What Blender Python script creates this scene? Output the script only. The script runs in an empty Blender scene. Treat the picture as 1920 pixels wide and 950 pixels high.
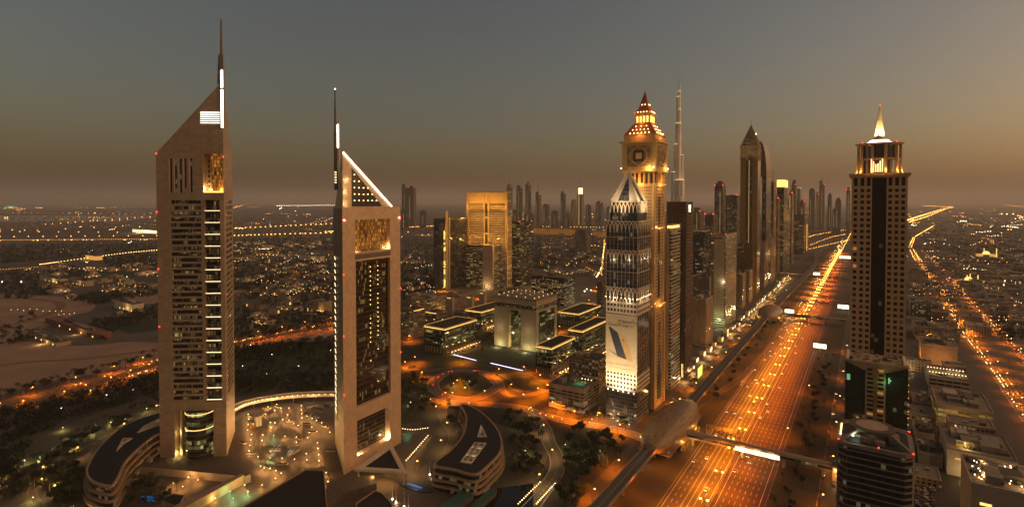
import bpy, math, random
import numpy as np
from mathutils import Vector, Matrix
rnd = random.Random(11)
R = math.radians
sc = bpy.context.scene
COL = sc.collection
# ------------------------------------------------------------------ camera
CAMH, FPX, PITCH, PPY = 212.0, 1020.0, R(1.2), 399.4
cd = bpy.data.cameras.new('camera'); cam = bpy.data.objects.new('camera', cd); COL.objects.link(cam)
cd.sensor_width = 36; cd.lens = 36*FPX/1920; cd.shift_y = -(475-PPY)/1920
cd.clip_start = 1; cd.clip_end = 120000
cam.location = (0, 0, CAMH); cam.rotation_euler = (R(90)-PITCH, 0, 0)
sc.camera = cam
# ------------------------------------------------------------------ sky, sun, exposure
SUN_ELEV, SUN_AZ = R(2.2), R(79)          # the sun has just gone, to the right of the view
w = bpy.data.worlds.new('World'); sc.world = w; w.use_nodes = True
nt = w.node_tree; nt.nodes.clear()
sky = nt.nodes.new('ShaderNodeTexSky'); sky.sky_type = 'NISHITA'; sky.sun_disc = False
sky.sun_elevation = SUN_ELEV; sky.sun_rotation = SUN_AZ; sky.dust_density = 3.6; sky.air_density = 1.0; sky.ozone_density = 1.0; sky.altitude = 0
hs = nt.nodes.new('ShaderNodeHueSaturation'); hs.inputs['Saturation'].default_value = 0.86
mu = nt.nodes.new('ShaderNodeMix'); mu.data_type = 'RGBA'; mu.blend_type = 'MULTIPLY'; mu.inputs[0].default_value = 1
mu.inputs[7].default_value = (1.0, 0.94, 0.93, 1)
bg = nt.nodes.new('ShaderNodeBackground'); bg.inputs[1].default_value = 0.09
wo = nt.nodes.new('ShaderNodeOutputWorld')
nt.links.new(sky.outputs[0], hs.inputs['Color']); nt.links.new(hs.outputs[0], mu.inputs[6])
nt.links.new(mu.outputs[2], bg.inputs[0]); nt.links.new(bg.outputs[0], wo.inputs[0])
sl = bpy.data.lights.new('sun', 'SUN'); sl.energy = 1.25; sl.angle = R(120); sl.color = (1, .55, .24)
so = bpy.data.objects.new('sun', sl); COL.objects.link(so)
GLOW_AZ = R(100)                          # broad afterglow, swung past the sky's sun to fill walls facing the camera
_d = Vector((math.sin(GLOW_AZ)*math.cos(R(4)), math.cos(GLOW_AZ)*math.cos(R(4)), math.sin(R(4))))
so.rotation_euler = _d.to_track_quat('Z', 'Y').to_euler(); so.location = (0, 0, 900)
vs = sc.view_settings
vs.view_transform = 'Standard'; vs.look = 'None'; vs.gamma = 1; vs.use_curve_mapping = False; vs.exposure = 0.8
cy = sc.cycles
cy.max_bounces = 4; cy.diffuse_bounces = 2; cy.glossy_bounces = 3; cy.transmission_bounces = 2; cy.volume_bounces = 2
cy.use_denoising = True; cy.sample_clamp_indirect = 4.0; cy.sample_clamp_direct = 0; cy.caustics_reflective = False; cy.caustics_refractive = False
cy.use_light_tree = True
LK = 0.57                                  # lamp scale for this exposure
HAZE_DENSITY = 0.000052
# ------------------------------------------------------------------ projection helpers
CP, SP = math.cos(PITCH), math.sin(PITCH)
def gp(px, py, z=0.0):
    """world point at height z that the photograph shows at this pixel"""
    x = (px-960)/FPX; k = (PPY-py)/FPX
    dy, dz = CP+k*SP, -SP+k*CP
    t = (z-CAMH)/dz
    return Vector((x*t, dy*t, z))
def ray(px, py):
    x = (px-960)/FPX; k = (PPY-py)/FPX
    return Vector((x, CP+k*SP, -SP+k*CP))
def zat(py, Y):
    k = (PPY-py)/FPX
    return CAMH + Y*(k*CP-SP)/(CP+k*SP)
def xat(px, Y, z):
    return (px-960)/FPX*(Y*CP-(z-CAMH)*SP)
def proj(P):
    D = P[1]*CP-(P[2]-CAMH)*SP; U = P[1]*SP+(P[2]-CAMH)*CP
    return 960+FPX*P[0]/D, PPY-FPX*U/D
def gy(Y):                                    # ground row of a depth
    return proj((0, Y, 0))[1]
ANG = R(33.1)
UX = Vector((math.sin(ANG), math.cos(ANG), 0)); VX = Vector((math.cos(ANG), -math.sin(ANG), 0))
def UV(u, v, z=0.0):
    p = UX*u+VX*v; return Vector((p.x, p.y, z))
def toUV(p):
    return p.x*UX.x+p.y*UX.y, p.x*VX.x+p.y*VX.y
def slide(P, d, px, z=0.0):
    """how far to go from P along d until pixel column px is met"""
    D0 = P.y*CP-(z-CAMH)*SP
    return ((px-960)*D0-FPX*P.x)/(FPX*d.x-(px-960)*d.y*CP)
# ------------------------------------------------------------------ object helpers
def thing(name, label, cat, loc=(0, 0, 0), rz=0.0, group=None):
    o = bpy.data.objects.new(name, None); COL.objects.link(o)
    o.location = loc; o.rotation_euler = (0, 0, rz); o.empty_display_size = 1
    return tag(o, label, cat, group)
def tag(o, label, cat, group=None):
    o['label'] = label; o['category'] = cat
    if group: o['group'] = group
    return o
class MB:
    def __init__(s): s.v = []; s.f = []; s.u = []; s.m = []
    def face(s, pts, uv=None, m=0):
        i = len(s.v); s.v.extend([tuple(p) for p in pts]); s.f.append(tuple(range(i, i+len(pts))))
        s.u.append(uv or [(0, 0)]*len(pts)); s.m.append(m)
    def box(s, x0, y0, z0, x1, y1, z1, m=0, mt=None, bottom=True):
        s.prism([(x0, y0), (x1, y0), (x1, y1), (x0, y1)], z0, z1, m, mt, bottom)
    def prism(s, poly, z0, z1, m=0, mt=None, bottom=True, top=True):
        n = len(poly); u = 0
        zt = z1 if isinstance(z1, (list, tuple)) else [z1]*n
        for i in range(n):
            a, b = poly[i], poly[(i+1) % n]; j = (i+1) % n
            l = math.hypot(b[0]-a[0], b[1]-a[1])
            s.face([(a[0], a[1], z0), (b[0], b[1], z0), (b[0], b[1], zt[j]), (a[0], a[1], zt[i])],
                   [(u, z0), (u+l, z0), (u+l, zt[j]), (u, zt[i])], m)
            u += l
        if top: s.face([(p[0], p[1], zt[i]) for i, p in enumerate(poly)], [(p[0], p[1]) for p in poly], m if mt is None else mt)
        if bottom: s.face([(p[0], p[1], z0) for p in reversed(poly)], [(p[0], p[1]) for p in reversed(poly)], m)
    def taper(s, poly0, z0, poly1, z1, m=0, mt=None, cap=True):
        n = len(poly0)
        for i in range(n):
            a, b, c, d = poly0[i], poly0[(i+1) % n], poly1[(i+1) % n], poly1[i]
            l = math.hypot(b[0]-a[0], b[1]-a[1])
            s.face([(a[0], a[1], z0), (b[0], b[1], z0), (c[0], c[1], z1), (d[0], d[1], z1)], [(0, z0), (l, z0), (l, z1), (0, z1)], m)
        if cap:
            s.face([(p[0], p[1], z1) for p in poly1], None, m if mt is None else mt)
            s.face([(p[0], p[1], z0) for p in reversed(poly0)], None, m)
    def cyl(s, cx, cy_, z0, z1, r0, r1=None, n=16, m=0, mt=None):
        r1 = r0 if r1 is None else r1
        p0 = [(cx+r0*math.cos(2*math.pi*i/n), cy_+r0*math.sin(2*math.pi*i/n)) for i in range(n)]
        if r1 <= 1e-6:
            for i in range(n):
                a, b = p0[i], p0[(i+1) % n]; s.face([(a[0], a[1], z0), (b[0], b[1], z0), (cx, cy_, z1)], None, m)
            s.face([(p[0], p[1], z0) for p in reversed(p0)], None, m)
        else:
            p1 = [(cx+r1*math.cos(2*math.pi*i/n), cy_+r1*math.sin(2*math.pi*i/n)) for i in range(n)]
            u = 0; l = 2*math.pi*r0/n
            for i in range(n):
                j = (i+1) % n
                s.face([(*p0[i], z0), (*p0[j], z0), (*p1[j], z1), (*p1[i], z1)], [(u, z0), (u+l, z0), (u+l, z1), (u, z1)], m); u += l
            s.face([(*p, z1) for p in p1], None, m if mt is None else mt); s.face([(*p, z0) for p in reversed(p0)], None, m)
    def bar(s, a, b, r, m=0, n=4, r2=None):
        a = Vector(a); b = Vector(b); d = b-a
        if d.length < 1e-6: return
        t = Vector((0, 0, 1)) if abs(d.normalized().z) < .95 else Vector((1, 0, 0))
        p = d.cross(t).normalized(); q = d.cross(p).normalized(); r2 = r if r2 is None else r2
        A = []; B = []
        for i in range(n):
            an = 2*math.pi*(i+.5)/n; e = p*math.cos(an)+q*math.sin(an); A.append(a+e*r); B.append(b+e*r2)
        for i in range(n):
            j = (i+1) % n; s.face([A[i], A[j], B[j], B[i]], None, m)
        s.face(A[::-1], None, m); s.face(B, None, m)
    def path(s, pts, r, m=0, n=4):
        for a, b in zip(pts, pts[1:]): s.bar(a, b, r, m, n)
    def ball(s, c, r, m=0, n=8, k=5, sz=1.0):
        ring = []
        for j in range(1, k):
            th = math.pi*j/k
            ring.append([(c[0]+r*math.sin(th)*math.cos(2*math.pi*i/n), c[1]+r*math.sin(th)*math.sin(2*math.pi*i/n), c[2]+r*sz*math.cos(th)) for i in range(n)])
        for i in range(n):
            j = (i+1) % n
            s.face([(c[0], c[1], c[2]+r*sz), ring[0][i], ring[0][j]], None, m)
            for a, b in zip(ring, ring[1:]): s.face([a[i], b[i], b[j], a[j]], None, m)
            s.face([(c[0], c[1], c[2]-r*sz), ring[-1][j], ring[-1][i]], None, m)
    def build(s, name, mats, parent=None, world=False, smooth=False):
        if not isinstance(mats, (list, tuple)): mats = [mats]
        me = bpy.data.meshes.new(name)
        vv = s.v
        if world and parent is not None:
            c, n_ = math.cos(-parent.rotation_euler.z), math.sin(-parent.rotation_euler.z); L = parent.location
            vv = [((x-L.x)*c-(y-L.y)*n_, (x-L.x)*n_+(y-L.y)*c, z-L.z) for x, y, z in vv]
        me.from_pydata(vv, [], s.f)
        ul = me.uv_layers.new(name='UVMap')
        ul.data.foreach_set('uv', np.array([c for f in s.u for p in f for c in p], dtype=np.float32))
        for m in mats: me.materials.append(m)
        if len(mats) > 1: me.polygons.foreach_set('material_index', s.m)
        if smooth: me.polygons.foreach_set('use_smooth', [True]*len(me.polygons))
        me.update()
        o = bpy.data.objects.new(name, me); COL.objects.link(o)
        if parent is not None: o.parent = parent
        return o
def structure(o): o['kind'] = 'structure'; return o
def stuff(o): o['kind'] = 'stuff'; return o
def light(kind, loc, energy, color, parent=None, size=.5, spot=None, rot=None):
    l = bpy.data.lights.new('lamp_light', kind); l.energy = energy*LK; l.color = color
    if kind in ('POINT', 'SPOT'): l.shadow_soft_size = size
    if kind == 'SPOT': l.spot_size = R(spot or 150); l.spot_blend = .6
    o = bpy.data.objects.new('lamp_light', l); COL.objects.link(o); o.location = loc
    if rot: o.rotation_euler = rot
    if parent is not None: o.parent = parent
    return o
def aim(loc, target):
    return (Vector(loc)-Vector(target)).to_track_quat('Z', 'Y').to_euler()
def copy_tree(o, parent=None):
    c = o.copy(); COL.objects.link(c)
    if parent is not None: c.parent = parent
    for ch in o.children: copy_tree(ch, c)
    return c
# ------------------------------------------------------------------ materials
class NT:
    def __init__(s, name):
        s.mat = bpy.data.materials.new(name); s.mat.use_nodes = True; s.t = s.mat.node_tree; s.t.nodes.clear()
        s.out = s.n('ShaderNodeOutputMaterial'); s.p = s.n('ShaderNodeBsdfPrincipled'); s.l(s.p.outputs[0], s.out.inputs[0])
    def n(s, t, **k):
        x = s.t.nodes.new(t)
        for a, b in k.items(): setattr(x, a, b)
        return x
    def l(s, a, b): s.t.links.new(a, b)
    def put(s, sock, v):
        if hasattr(v, 'links'): s.l(v, sock)
        else: sock.default_value = v
    def math(s, op, a, b=0.0, clamp=False):
        x = s.n('ShaderNodeMath', operation=op, use_clamp=clamp); s.put(x.inputs[0], a); s.put(x.inputs[1], b); return x.outputs[0]
    def mix(s, f, a, b, mode='MIX'):
        x = s.n('ShaderNodeMix', data_type='RGBA', blend_type=mode); s.put(x.inputs[0], f)
        s.put(x.inputs[6], a if hasattr(a, 'links') else (*a[:3], 1)); s.put(x.inputs[7], b if hasattr(b, 'links') else (*b[:3], 1)); return x.outputs[2]
    def noise(s, scale, detail=3, vec=None, rough=.55):
        x = s.n('ShaderNodeTexNoise'); x.inputs['Scale'].default_value = scale; x.inputs['Detail'].default_value = detail; x.inputs['Roughness'].default_value = rough
        if vec is None: vec = s.n('ShaderNodeNewGeometry').outputs['Position']
        s.l(vec, x.inputs['Vector']); return x.outputs['Fac']
    def ramp(s, f, stops):
        x = s.n('ShaderNodeValToRGB'); s.put(x.inputs[0], f); e = x.color_ramp.elements
        while len(e) < len(stops): e.new(.5)
        for q, (p, c) in zip(e, stops): q.position = p; q.color = (*c, 1)
        return x.outputs[0]
TONE = (.97, .82, .66)                     # warm glow of the city worked into the base colours
def tone(c): return [a*b for a, b in zip(c, TONE)]
def solid(name, col, rough=.8, var=.18, scale=.25, metal=0.0, fine=True):
    t = NT(name); col = tone(col)
    f = t.noise(scale, 4)
    a = [c*(1-var) for c in col]; b = [min(1, c*(1+var)) for c in col]
    c = t.ramp(f, [(.3, a), (.7, b)])
    if fine:
        g = t.noise(scale*9, 2); c = t.mix(.25, c, t.ramp(g, [(.35, [x*.8 for x in col]), (.65, [min(1, x*1.2) for x in col])]))
    t.l(c, t.p.inputs['Base Color']); t.p.inputs['Roughness'].default_value = rough; t.p.inputs['Metallic'].default_value = metal
    return t.mat
def emit(name, col, s, sample=False):
    t = NT(name); t.p.inputs['Base Color'].default_value = (.02, .02, .02, 1)
    t.p.inputs['Emission Color'].default_value = (*col, 1); t.p.inputs['Emission Strength'].default_value = s*LK
    if not sample: t.mat.cycles.emission_sampling = 'NONE'
    return t.mat
def panelled(name, col, cw, ch, line=.02, dark=.75, rough=.6, var=.08, metal=0.0):
    """cladding panels with thin joints, uv in metres"""
    t = NT(name); col = tone(col); uv = t.n('ShaderNodeUVMap').outputs[0]; sp = t.n('ShaderNodeSeparateXYZ'); t.l(uv, sp.inputs[0])
    x = t.math('DIVIDE', sp.outputs[0], cw); y = t.math('DIVIDE', sp.outputs[1], ch)
    fr = t.math('MAXIMUM', t.math('LESS_THAN', t.math('FRACT', x), line), t.math('LESS_THAN', t.math('FRACT', y), line*cw/ch))
    cb = t.n('ShaderNodeCombineXYZ'); t.l(t.math('FLOOR', x), cb.inputs[0]); t.l(t.math('FLOOR', y), cb.inputs[1])
    wn = t.n('ShaderNodeTexWhiteNoise'); t.l(cb.outputs[0], wn.inputs[0])
    c = t.mix(wn.outputs[0], [k*(1-var) for k in col], [k*(1+var) for k in col])
    c = t.mix(t.noise(.05, 4), t.mix(.0, c, c), t.mix(1, c, (.82, .8, .78), 'MULTIPLY'))
    c = t.mix(fr, c, [k*dark for k in col]); t.l(c, t.p.inputs['Base Color'])
    t.p.inputs['Roughness'].default_value = rough; t.p.inputs['Metallic'].default_value = metal
    return t.mat
WARM, GOLD, COOL = (1, .62, .25), (1, .48, .10), (1, .86, .60)
def windows(name, cw, ch, frac, es=1.2, mu_=.12, mv=.0, wall=(.06, .05, .045), base=(.012, .012, .014), ca=GOLD, cb=COOL, rough=.12, wrough=.7, seed=1.0, rowvar=1.0, spec=.28):
    """glazing: dark reflective panes between mullions, a random share of the rooms lit; uv in metres"""
    t = NT(name); wall = tone(wall); uv = t.n('ShaderNodeUVMap').outputs[0]; sp = t.n('ShaderNodeSeparateXYZ'); t.l(uv, sp.inputs[0])
    x = t.math('DIVIDE', sp.outputs[0], cw); y = t.math('DIVIDE', sp.outputs[1], ch)
    fx, fy = t.math('FLOOR', x), t.math('FLOOR', y)
    fr = t.math('LESS_THAN', t.math('FRACT', x), mu_)
    if mv > 0: fr = t.math('MAXIMUM', fr, t.math('LESS_THAN', t.math('FRACT', y), mv))
    oi = t.n('ShaderNodeObjectInfo').outputs['Random']
    sd = t.math('ADD', t.math('MULTIPLY', oi, 91.7), seed)
    cbn = t.n('ShaderNodeCombineXYZ'); t.l(fx, cbn.inputs[0]); t.l(fy, cbn.inputs[1]); t.l(sd, cbn.inputs[2])
    wn = t.n('ShaderNodeTexWhiteNoise'); t.l(cbn.outputs[0], wn.inputs[0])
    cr = t.n('ShaderNodeCombineXYZ'); t.l(t.math('FLOOR', t.math('DIVIDE', fx, 7)), cr.inputs[0]); t.l(fy, cr.inputs[1]); t.l(sd, cr.inputs[2])
    wr = t.n('ShaderNodeTexWhiteNoise'); t.l(cr.outputs[0], wr.inputs[0])
    thr = t.math('MULTIPLY', t.math('ADD', t.math('MULTIPLY', t.math('POWER', wr.outputs[0], 2.0), 3.0*rowvar), 1-rowvar), frac)
    lit = t.math('LESS_THAN', wn.outputs[0], thr)
    sc_ = t.n('ShaderNodeSeparateColor'); t.l(wn.outputs[1], sc_.inputs[0])
    k = t.math('ADD', t.math('MULTIPLY', t.math('POWER', sc_.outputs[0], 2.5), 1.0), .12)
    inner = t.math('ADD', t.math('MULTIPLY', t.noise(1.1, 2), 1.3), .25)
    e = t.math('MULTIPLY', t.math('MULTIPLY', lit, k), t.math('MULTIPLY', inner, es*LK))
    e = t.math('MULTIPLY', e, t.math('SUBTRACT', 1.0, fr))
    t.l(e, t.p.inputs['Emission Strength']); t.l(t.mix(sc_.outputs[1], ca, cb), t.p.inputs['Emission Color'])
    wallc = t.mix(t.noise(.12, 4), [c*.8 for c in wall], [c*1.2 for c in wall])
    pane = t.mix(sc_.outputs[2], base, [c*2.2 for c in base])
    t.l(t.mix(fr, pane, wallc), t.p.inputs['Base Color'])
    t.l(t.math('ADD', t.math('MULTIPLY', fr, wrough-rough), rough), t.p.inputs['Roughness'])
    t.p.inputs['Specular IOR Level'].default_value = spec
    t.mat.cycles.emission_sampling = 'NONE'
    return t.mat
M = {}
M['clad'] = panelled('tower_cladding', (.43, .355, .29), 4.5, 2.4, .05, .74, .42, .13)
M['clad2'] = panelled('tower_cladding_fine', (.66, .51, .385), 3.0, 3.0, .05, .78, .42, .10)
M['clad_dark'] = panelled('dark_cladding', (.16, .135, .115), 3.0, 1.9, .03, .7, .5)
M['pale'] = solid('pale_render', (.42, .36, .30)); M['white'] = solid('white_paint', (.66, .60, .52), .6, .08)
M['beige'] = solid('beige_stone', (.36, .28, .20)); M['stone'] = panelled('stone_cladding', (.42, .38, .33), 2.0, 1.2, .03, .8, .7)
M['grey'] = solid('grey_concrete', (.22, .20, .18)); M['dgrey'] = solid('dark_grey', (.075, .066, .06)); M['black'] = solid('black_paint', (.02, .019, .018), .5)
M['roof'] = solid('roof_felt', (.10, .088, .078), .9, .35, .12); M['droof'] = solid('dark_roof_sheet', (.013, .0105, .009), .85, .12, .15)
M['metal'] = solid('grey_metal', (.30, .29, .28), .4, .1, 1, .6); M['redroof'] = solid('red_roof_tile', (.24, .085, .05), .7)
M['asphalt'] = solid('asphalt', (.052, .040, .026), .72, .28, .05); M['asphalt2'] = solid('asphalt_old', (.058, .049, .042), .8, .35, .06)
M['paving'] = panelled('paving', (.125, .10, .08), 2.4, 2.4, .12, .6, .75, .16); M['paint'] = solid('road_paint', (.72, .70, .66), .6, .15, 1)
M['vergemix'] = solid('dusty_verge', (.045, .040, .020), .95, .45, .035); M['darkground'] = solid('dark_planted_ground', (.030, .027, .018), .95, .4, .04); M['roadway'] = solid('city_asphalt', (.090, .078, .066), .75, .3, .06); M['kerb'] = solid('kerb_concrete', (.24, .21, .185)); M['medianc'] = solid('median_concrete', (.12, .105, .09)); M['grass'] = solid('lawn', (.022, .036, .012), .95, .4, .05); M['shrub'] = solid('shrub_leaf', (.022, .034, .012), .9, .5, .4)
M['roofpale'] = solid('pale_roof', (.20, .175, .15), .9, .3, .12); M['sand'] = solid('sand', (.31, .225, .175), .95, .30, .02); M['dirt'] = solid('dirt_track', (.22, .12, .07), .95, .2, .05); M['water'] = solid('pool_water', (.03, .10, .11), .08, .2, .3)
M['dwater'] = solid('dark_water', (.006, .008, .008), .1)
M['e_warm'] = emit('warm_lamp', WARM, 9); M['e_gold'] = emit('gold_light', GOLD, 3.0); M['e_white'] = emit('white_light', (1, .88, .66), 9); M['e_strip'] = emit('strip_light', (1, .76, .40), 2.4)
M['e_sod'] = emit('sodium_lamp', (1, .38, .06), 14); M['e_red'] = emit('red_beacon', (1, .03, .02), 6); M['e_green'] = emit('green_light', (.35, 1, .4), 2.5)
M['e_strip2'] = emit('far_strip', (1, .85, .5), 1.3); M['e_traf'] = emit('far_headlight', (1, .58, .18), 6); M['e_head'] = emit('headlight', (1, .72, .36), 8); M['e_tail'] = emit('tail_light', (1, .035, .012), 5); M['e_cool'] = emit('cool_strip', (.86, .74, 1), 2.2)
M['e_board'] = emit('billboard_glow', (1, .82, .5), 4.0); M['e_goldfar'] = emit('far_gold_light', (1, .5, .13), 6); M['e_blue'] = emit('blue_screen', (.04, .26, .6), .5); M['e_lime'] = emit('lime_board', (.55, .8, .05), 1.3)
M['e_shop'] = emit('shop_window', (1, .55, .14), 2.0); M['e_purple'] = emit('purple_light', (.45, .2, 1), 2)
M['g_dark'] = windows('dark_curtain_glass', 1.5, 4, .10, 1.1, .1, .12, (.05, .045, .04))
M['g_off'] = windows('office_glass', .9, 3.6, .34, .42, .12, .0, (.05, .045, .04), cb=(1, .70, .30))
M['g_dim'] = windows('dim_glass', 2.0, 3.6, .12, .7, .1, .0)
M['g_warm'] = windows('warm_office_glass', 1.4, 3.5, .50, .8, .12, .0, (.08, .06, .04), cb=(1, .75, .3))
M['g_grn'] = windows('green_office_glass', 2.2, 3.8, .34, .55, .08, .10, (.05, .05, .04), (.012, .017, .012), (1, .6, .15), (.85, 1, .45))
M['g_gold'] = windows('gold_lit_glass', .8, 3.2, .92, .75, .12, .1, (.1, .06, .03), (.06, .03, .012), (1, .30, .03), (1, .42, .07), rowvar=.1)
M['w_dark'] = windows('far_dark_facade', 3.2, 3.8, .20, 1.3, .30, .35, (.036, .031, .028))
M['w_mid'] = windows('far_mid_facade', 3.0, 3.6, .18, 1.1, .38, .40, (.20, .165, .13))
M['w_pale'] = windows('pale_flat_facade', 3.4, 3.4, .12, .9, .5, .45, (.34, .28, .22))
M['w_grid'] = windows('beige_grid_facade', 3.2, 3.3, .08, .9, .42, .38, (.34, .26, .18))
M['w_gold'] = windows('gold_grid_facade', 2.2, 3.4, .10, .7, .34, .36, (.44, .33, .18), (.10, .07, .03))
M['w_road'] = windows('lit_dark_facade', 2.6, 3.6, .30, 1.1, .30, .35, (.060, .046, .034), ca=(1, .42, .07), cb=(1, .7, .3)); M['w_roadm'] = windows('lit_mid_facade', 2.8, 3.5, .24, 1.1, .36, .36, (.17, .125, .085), ca=(1, .42, .07), cb=(1, .7, .3)); M['w_low'] = windows('low_block_facade', 4.0, 3.6, .22, 1.0, .45, .5, (.30, .25, .20))
# ------------------------------------------------------------------ facade plane helper
class Face:
    def __init__(s, A, B):
        s.A = Vector((A[0], A[1])); d = Vector((B[0], B[1]))-s.A; s.L = d.length; s.d = d/s.L; s.n = Vector((s.d.y, -s.d.x))
    def at(s, q, z, o=0.0):
        p = s.A+s.d*q+s.n*o; return (p.x, p.y, z)
    def hit(s, px, py):
        r = ray(px, py); den = r.x*s.n.x+r.y*s.n.y; t = (s.A.x*s.n.x+s.A.y*s.n.y)/den
        p = Vector((r.x*t, r.y*t)); return (p-s.A).dot(s.d), CAMH+r.z*t
    def rect(s, x0, y0, x1, y1):
        a = s.hit(x0, y0); b = s.hit(x1, y1); return min(a[0], b[0]), max(a[0], b[0]), min(a[1], b[1]), max(a[1], b[1])
    def quad(s, mb, s0, s1, z0, z1, o=0.0, m=0):
        mb.face([s.at(s0, z0, o), s.at(s1, z0, o), s.at(s1, z1, o), s.at(s0, z1, o)], [(s0, z0), (s1, z0), (s1, z1), (s0, z1)], m)
    def box(s, mb, s0, s1, z0, z1, o0, o1, m=0):
        P = [s.at(s0, 0, o1), s.at(s1, 0, o1), s.at(s1, 0, o0), s.at(s0, 0, o0)]
        mb.prism([(p[0], p[1]) for p in P], z0, z1, m)
    def wall(s, mb, s0, s1, z0, z1, holes, m=0, mr=None):
        mr = m if mr is None else mr
        S = sorted({s0, s1, *[min(max(h[i], s0), s1) for h in holes for i in (0, 1)]}); Z = sorted({z0, z1, *[min(max(h[i], z0), z1) for h in holes for i in (2, 3)]})
        for a, b in zip(S, S[1:]):
            run = None
            for c, d in list(zip(Z, Z[1:]))+[(None, None)]:
                solid_ = c is not None and not any(h[0]-1e-6 <= a and b <= h[1]+1e-6 and h[2]-1e-6 <= c and d <= h[3]+1e-6 for h in holes)
                if solid_: run = (run[0], d) if run else (c, d)
                elif run: s.quad(mb, a, b, run[0], run[1], 0, m); run = None
        for h in holes:
            a, b, c, d, dep = h
            mb.face([s.at(a, c, 0), s.at(a, c, -dep), s.at(a, d, -dep), s.at(a, d, 0)][::-1], [(0, c), (dep, c), (dep, d), (0, d)][::-1], mr)
            mb.face([s.at(b, c, 0), s.at(b, c, -dep), s.at(b, d, -dep), s.at(b, d, 0)], [(0, c), (dep, c), (dep, d), (0, d)], mr)
            mb.face([s.at(a, d, 0), s.at(b, d, 0), s.at(b, d, -dep), s.at(a, d, -dep)][::-1], [(a, 0), (b, 0), (b, dep), (a, dep)][::-1], mr)
            mb.face([s.at(a, c, 0), s.at(b, c, 0), s.at(b, c, -dep), s.at(a, c, -dep)], [(a, 0), (b, 0), (b, dep), (a, dep)], mr)
def add_part(fn, name, mats, parent, world=True, smooth=False):
    b = MB(); fn(b); return b.build(name, mats, parent, world, smooth)
def beacon(parent, p, r=.55, world=True, mat='e_red', name='warning_light'):
    b = MB(); b.ball(p, r, 0, 6, 4); return b.build(name, M[mat], parent, world)
# ================================================================== SETTING: ground, lots, roads
def ground_material():
    t = NT('desert_city_ground'); pos = t.n('ShaderNodeNewGeometry').outputs['Position']
    a = t.noise(.0011, 6, pos); b = t.noise(.012, 5, pos)
    c = t.ramp(a, [(.38, (.050, .040, .029)), (.50, (.090, .068, .049)), (.62, (.16, .12, .085))])
    c = t.mix(.35, c, t.ramp(b, [(.35, (.030, .028, .019)), (.6, (.13, .10, .073))]))
    t.l(c, t.p.inputs['Base Color']); t.p.inputs['Roughness'].default_value = .95
    return t.mat
b = MB(); G_ = 60000
b.face([(-G_, -3000, 0), (G_, -3000, 0), (G_, 70000, 0), (-G_, 70000, 0)])
structure(b.build('ground', ground_material()))
def smooth(pts, n=6, closed=False):
    P = [Vector(p) for p in pts]; out = []; N = len(P)
    for i in range(N if closed else N-1):
        if closed: p0, p1, p2, p3 = P[i-1], P[i], P[(i+1) % N], P[(i+2) % N]
        else: p0, p1, p2, p3 = P[max(i-1, 0)], P[i], P[i+1], P[min(i+2, N-1)]
        for k in range(n):
            t = k/n
            out.append(.5*((2*p1)+(p2-p0)*t+(2*p0-5*p1+4*p2-p3)*t*t+(3*p1-p0-3*p2+p3)*t**3))
    if not closed: out.append(P[-1])
    return out
def offset(pts, d):
    out = []
    for i, p in enumerate(pts):
        a = pts[max(i-1, 0)]; c = pts[min(i+1, len(pts)-1)]; t = (c-a); t.z = 0; t.normalize()
        out.append(p+Vector((t.y, -t.x, 0))*d)
    return out
def sheet(name, pts, z, m, h=None, kind='structure', px=True, sm=0):
    P = [gp(*p, z) if px else Vector((p[0], p[1], z)) for p in pts]
    if sm: P = smooth(P, sm, True)
    if sum(a.x*b_.y-b_.x*a.y for a, b_ in zip(P, P[1:]+P[:1])) < 0: P.reverse()
    mb = MB()
    if h: mb.prism([(p.x, p.y) for p in P], z-h, z, 0, None, False)
    else: mb.face([(p.x, p.y, z) for p in P], [(p.x, p.y) for p in P])
    o = mb.build(name, M[m] if isinstance(m, str) else m); o['kind'] = kind; return o
def strip(mb, pts, d0, d1, z, m=0):
    L, Rr = offset(pts, d0), offset(pts, d1); u = 0
    for i in range(len(pts)-1):
        l = (pts[i+1]-pts[i]).length
        mb.face([(L[i].x, L[i].y, z+L[i].z), (L[i+1].x, L[i+1].y, z+L[i+1].z), (Rr[i+1].x, Rr[i+1].y, z+Rr[i+1].z), (Rr[i].x, Rr[i].y, z+Rr[i].z)][::-1], [(0, u), (0, u+l), (d1-d0, u+l), (d1-d0, u)][::-1], m); u += l
def road(name, pts, wd, z=.05, m='roadway', kerb=True, px=True, lanes=1, n=6):
    P = smooth([gp(*p) if px else Vector(p) for p in pts], n)
    mb = MB(); strip(mb, P, -wd/2, wd/2, z)
    o = structure(mb.build(name, M[m]))
    k = MB()
    if kerb:
        for s in (-1, 1):
            a, c = (wd/2, wd/2+.35) if s > 0 else (-wd/2-.35, -wd/2); strip(k, P, a, c, z+.13)
            e = offset(P, s*wd/2)
            for i in range(len(P)-1): k.face([(e[i].x, e[i].y, z), (e[i+1].x, e[i+1].y, z), (e[i+1].x, e[i+1].y, z+.13), (e[i].x, e[i].y, z+.13)])
        structure(k.build(name+'_kerb', M['kerb']))
    if lanes > 1:
        k = MB()
        for i in range(1, lanes):
            d = -wd/2+wd*i/lanes
            for j in range(0, len(P)-1, 1):
                a = P[j]; c = P[j]+(P[j+1]-P[j])*.45; strip(k, [a, c], d-.1, d+.1, z+.012)
        for d in (-wd/2+.4, wd/2-.4): strip(k, P, d-.09, d+.09, z+.012)
        structure(k.build(name+'_lane_markings', M['paint']))
    return P
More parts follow.
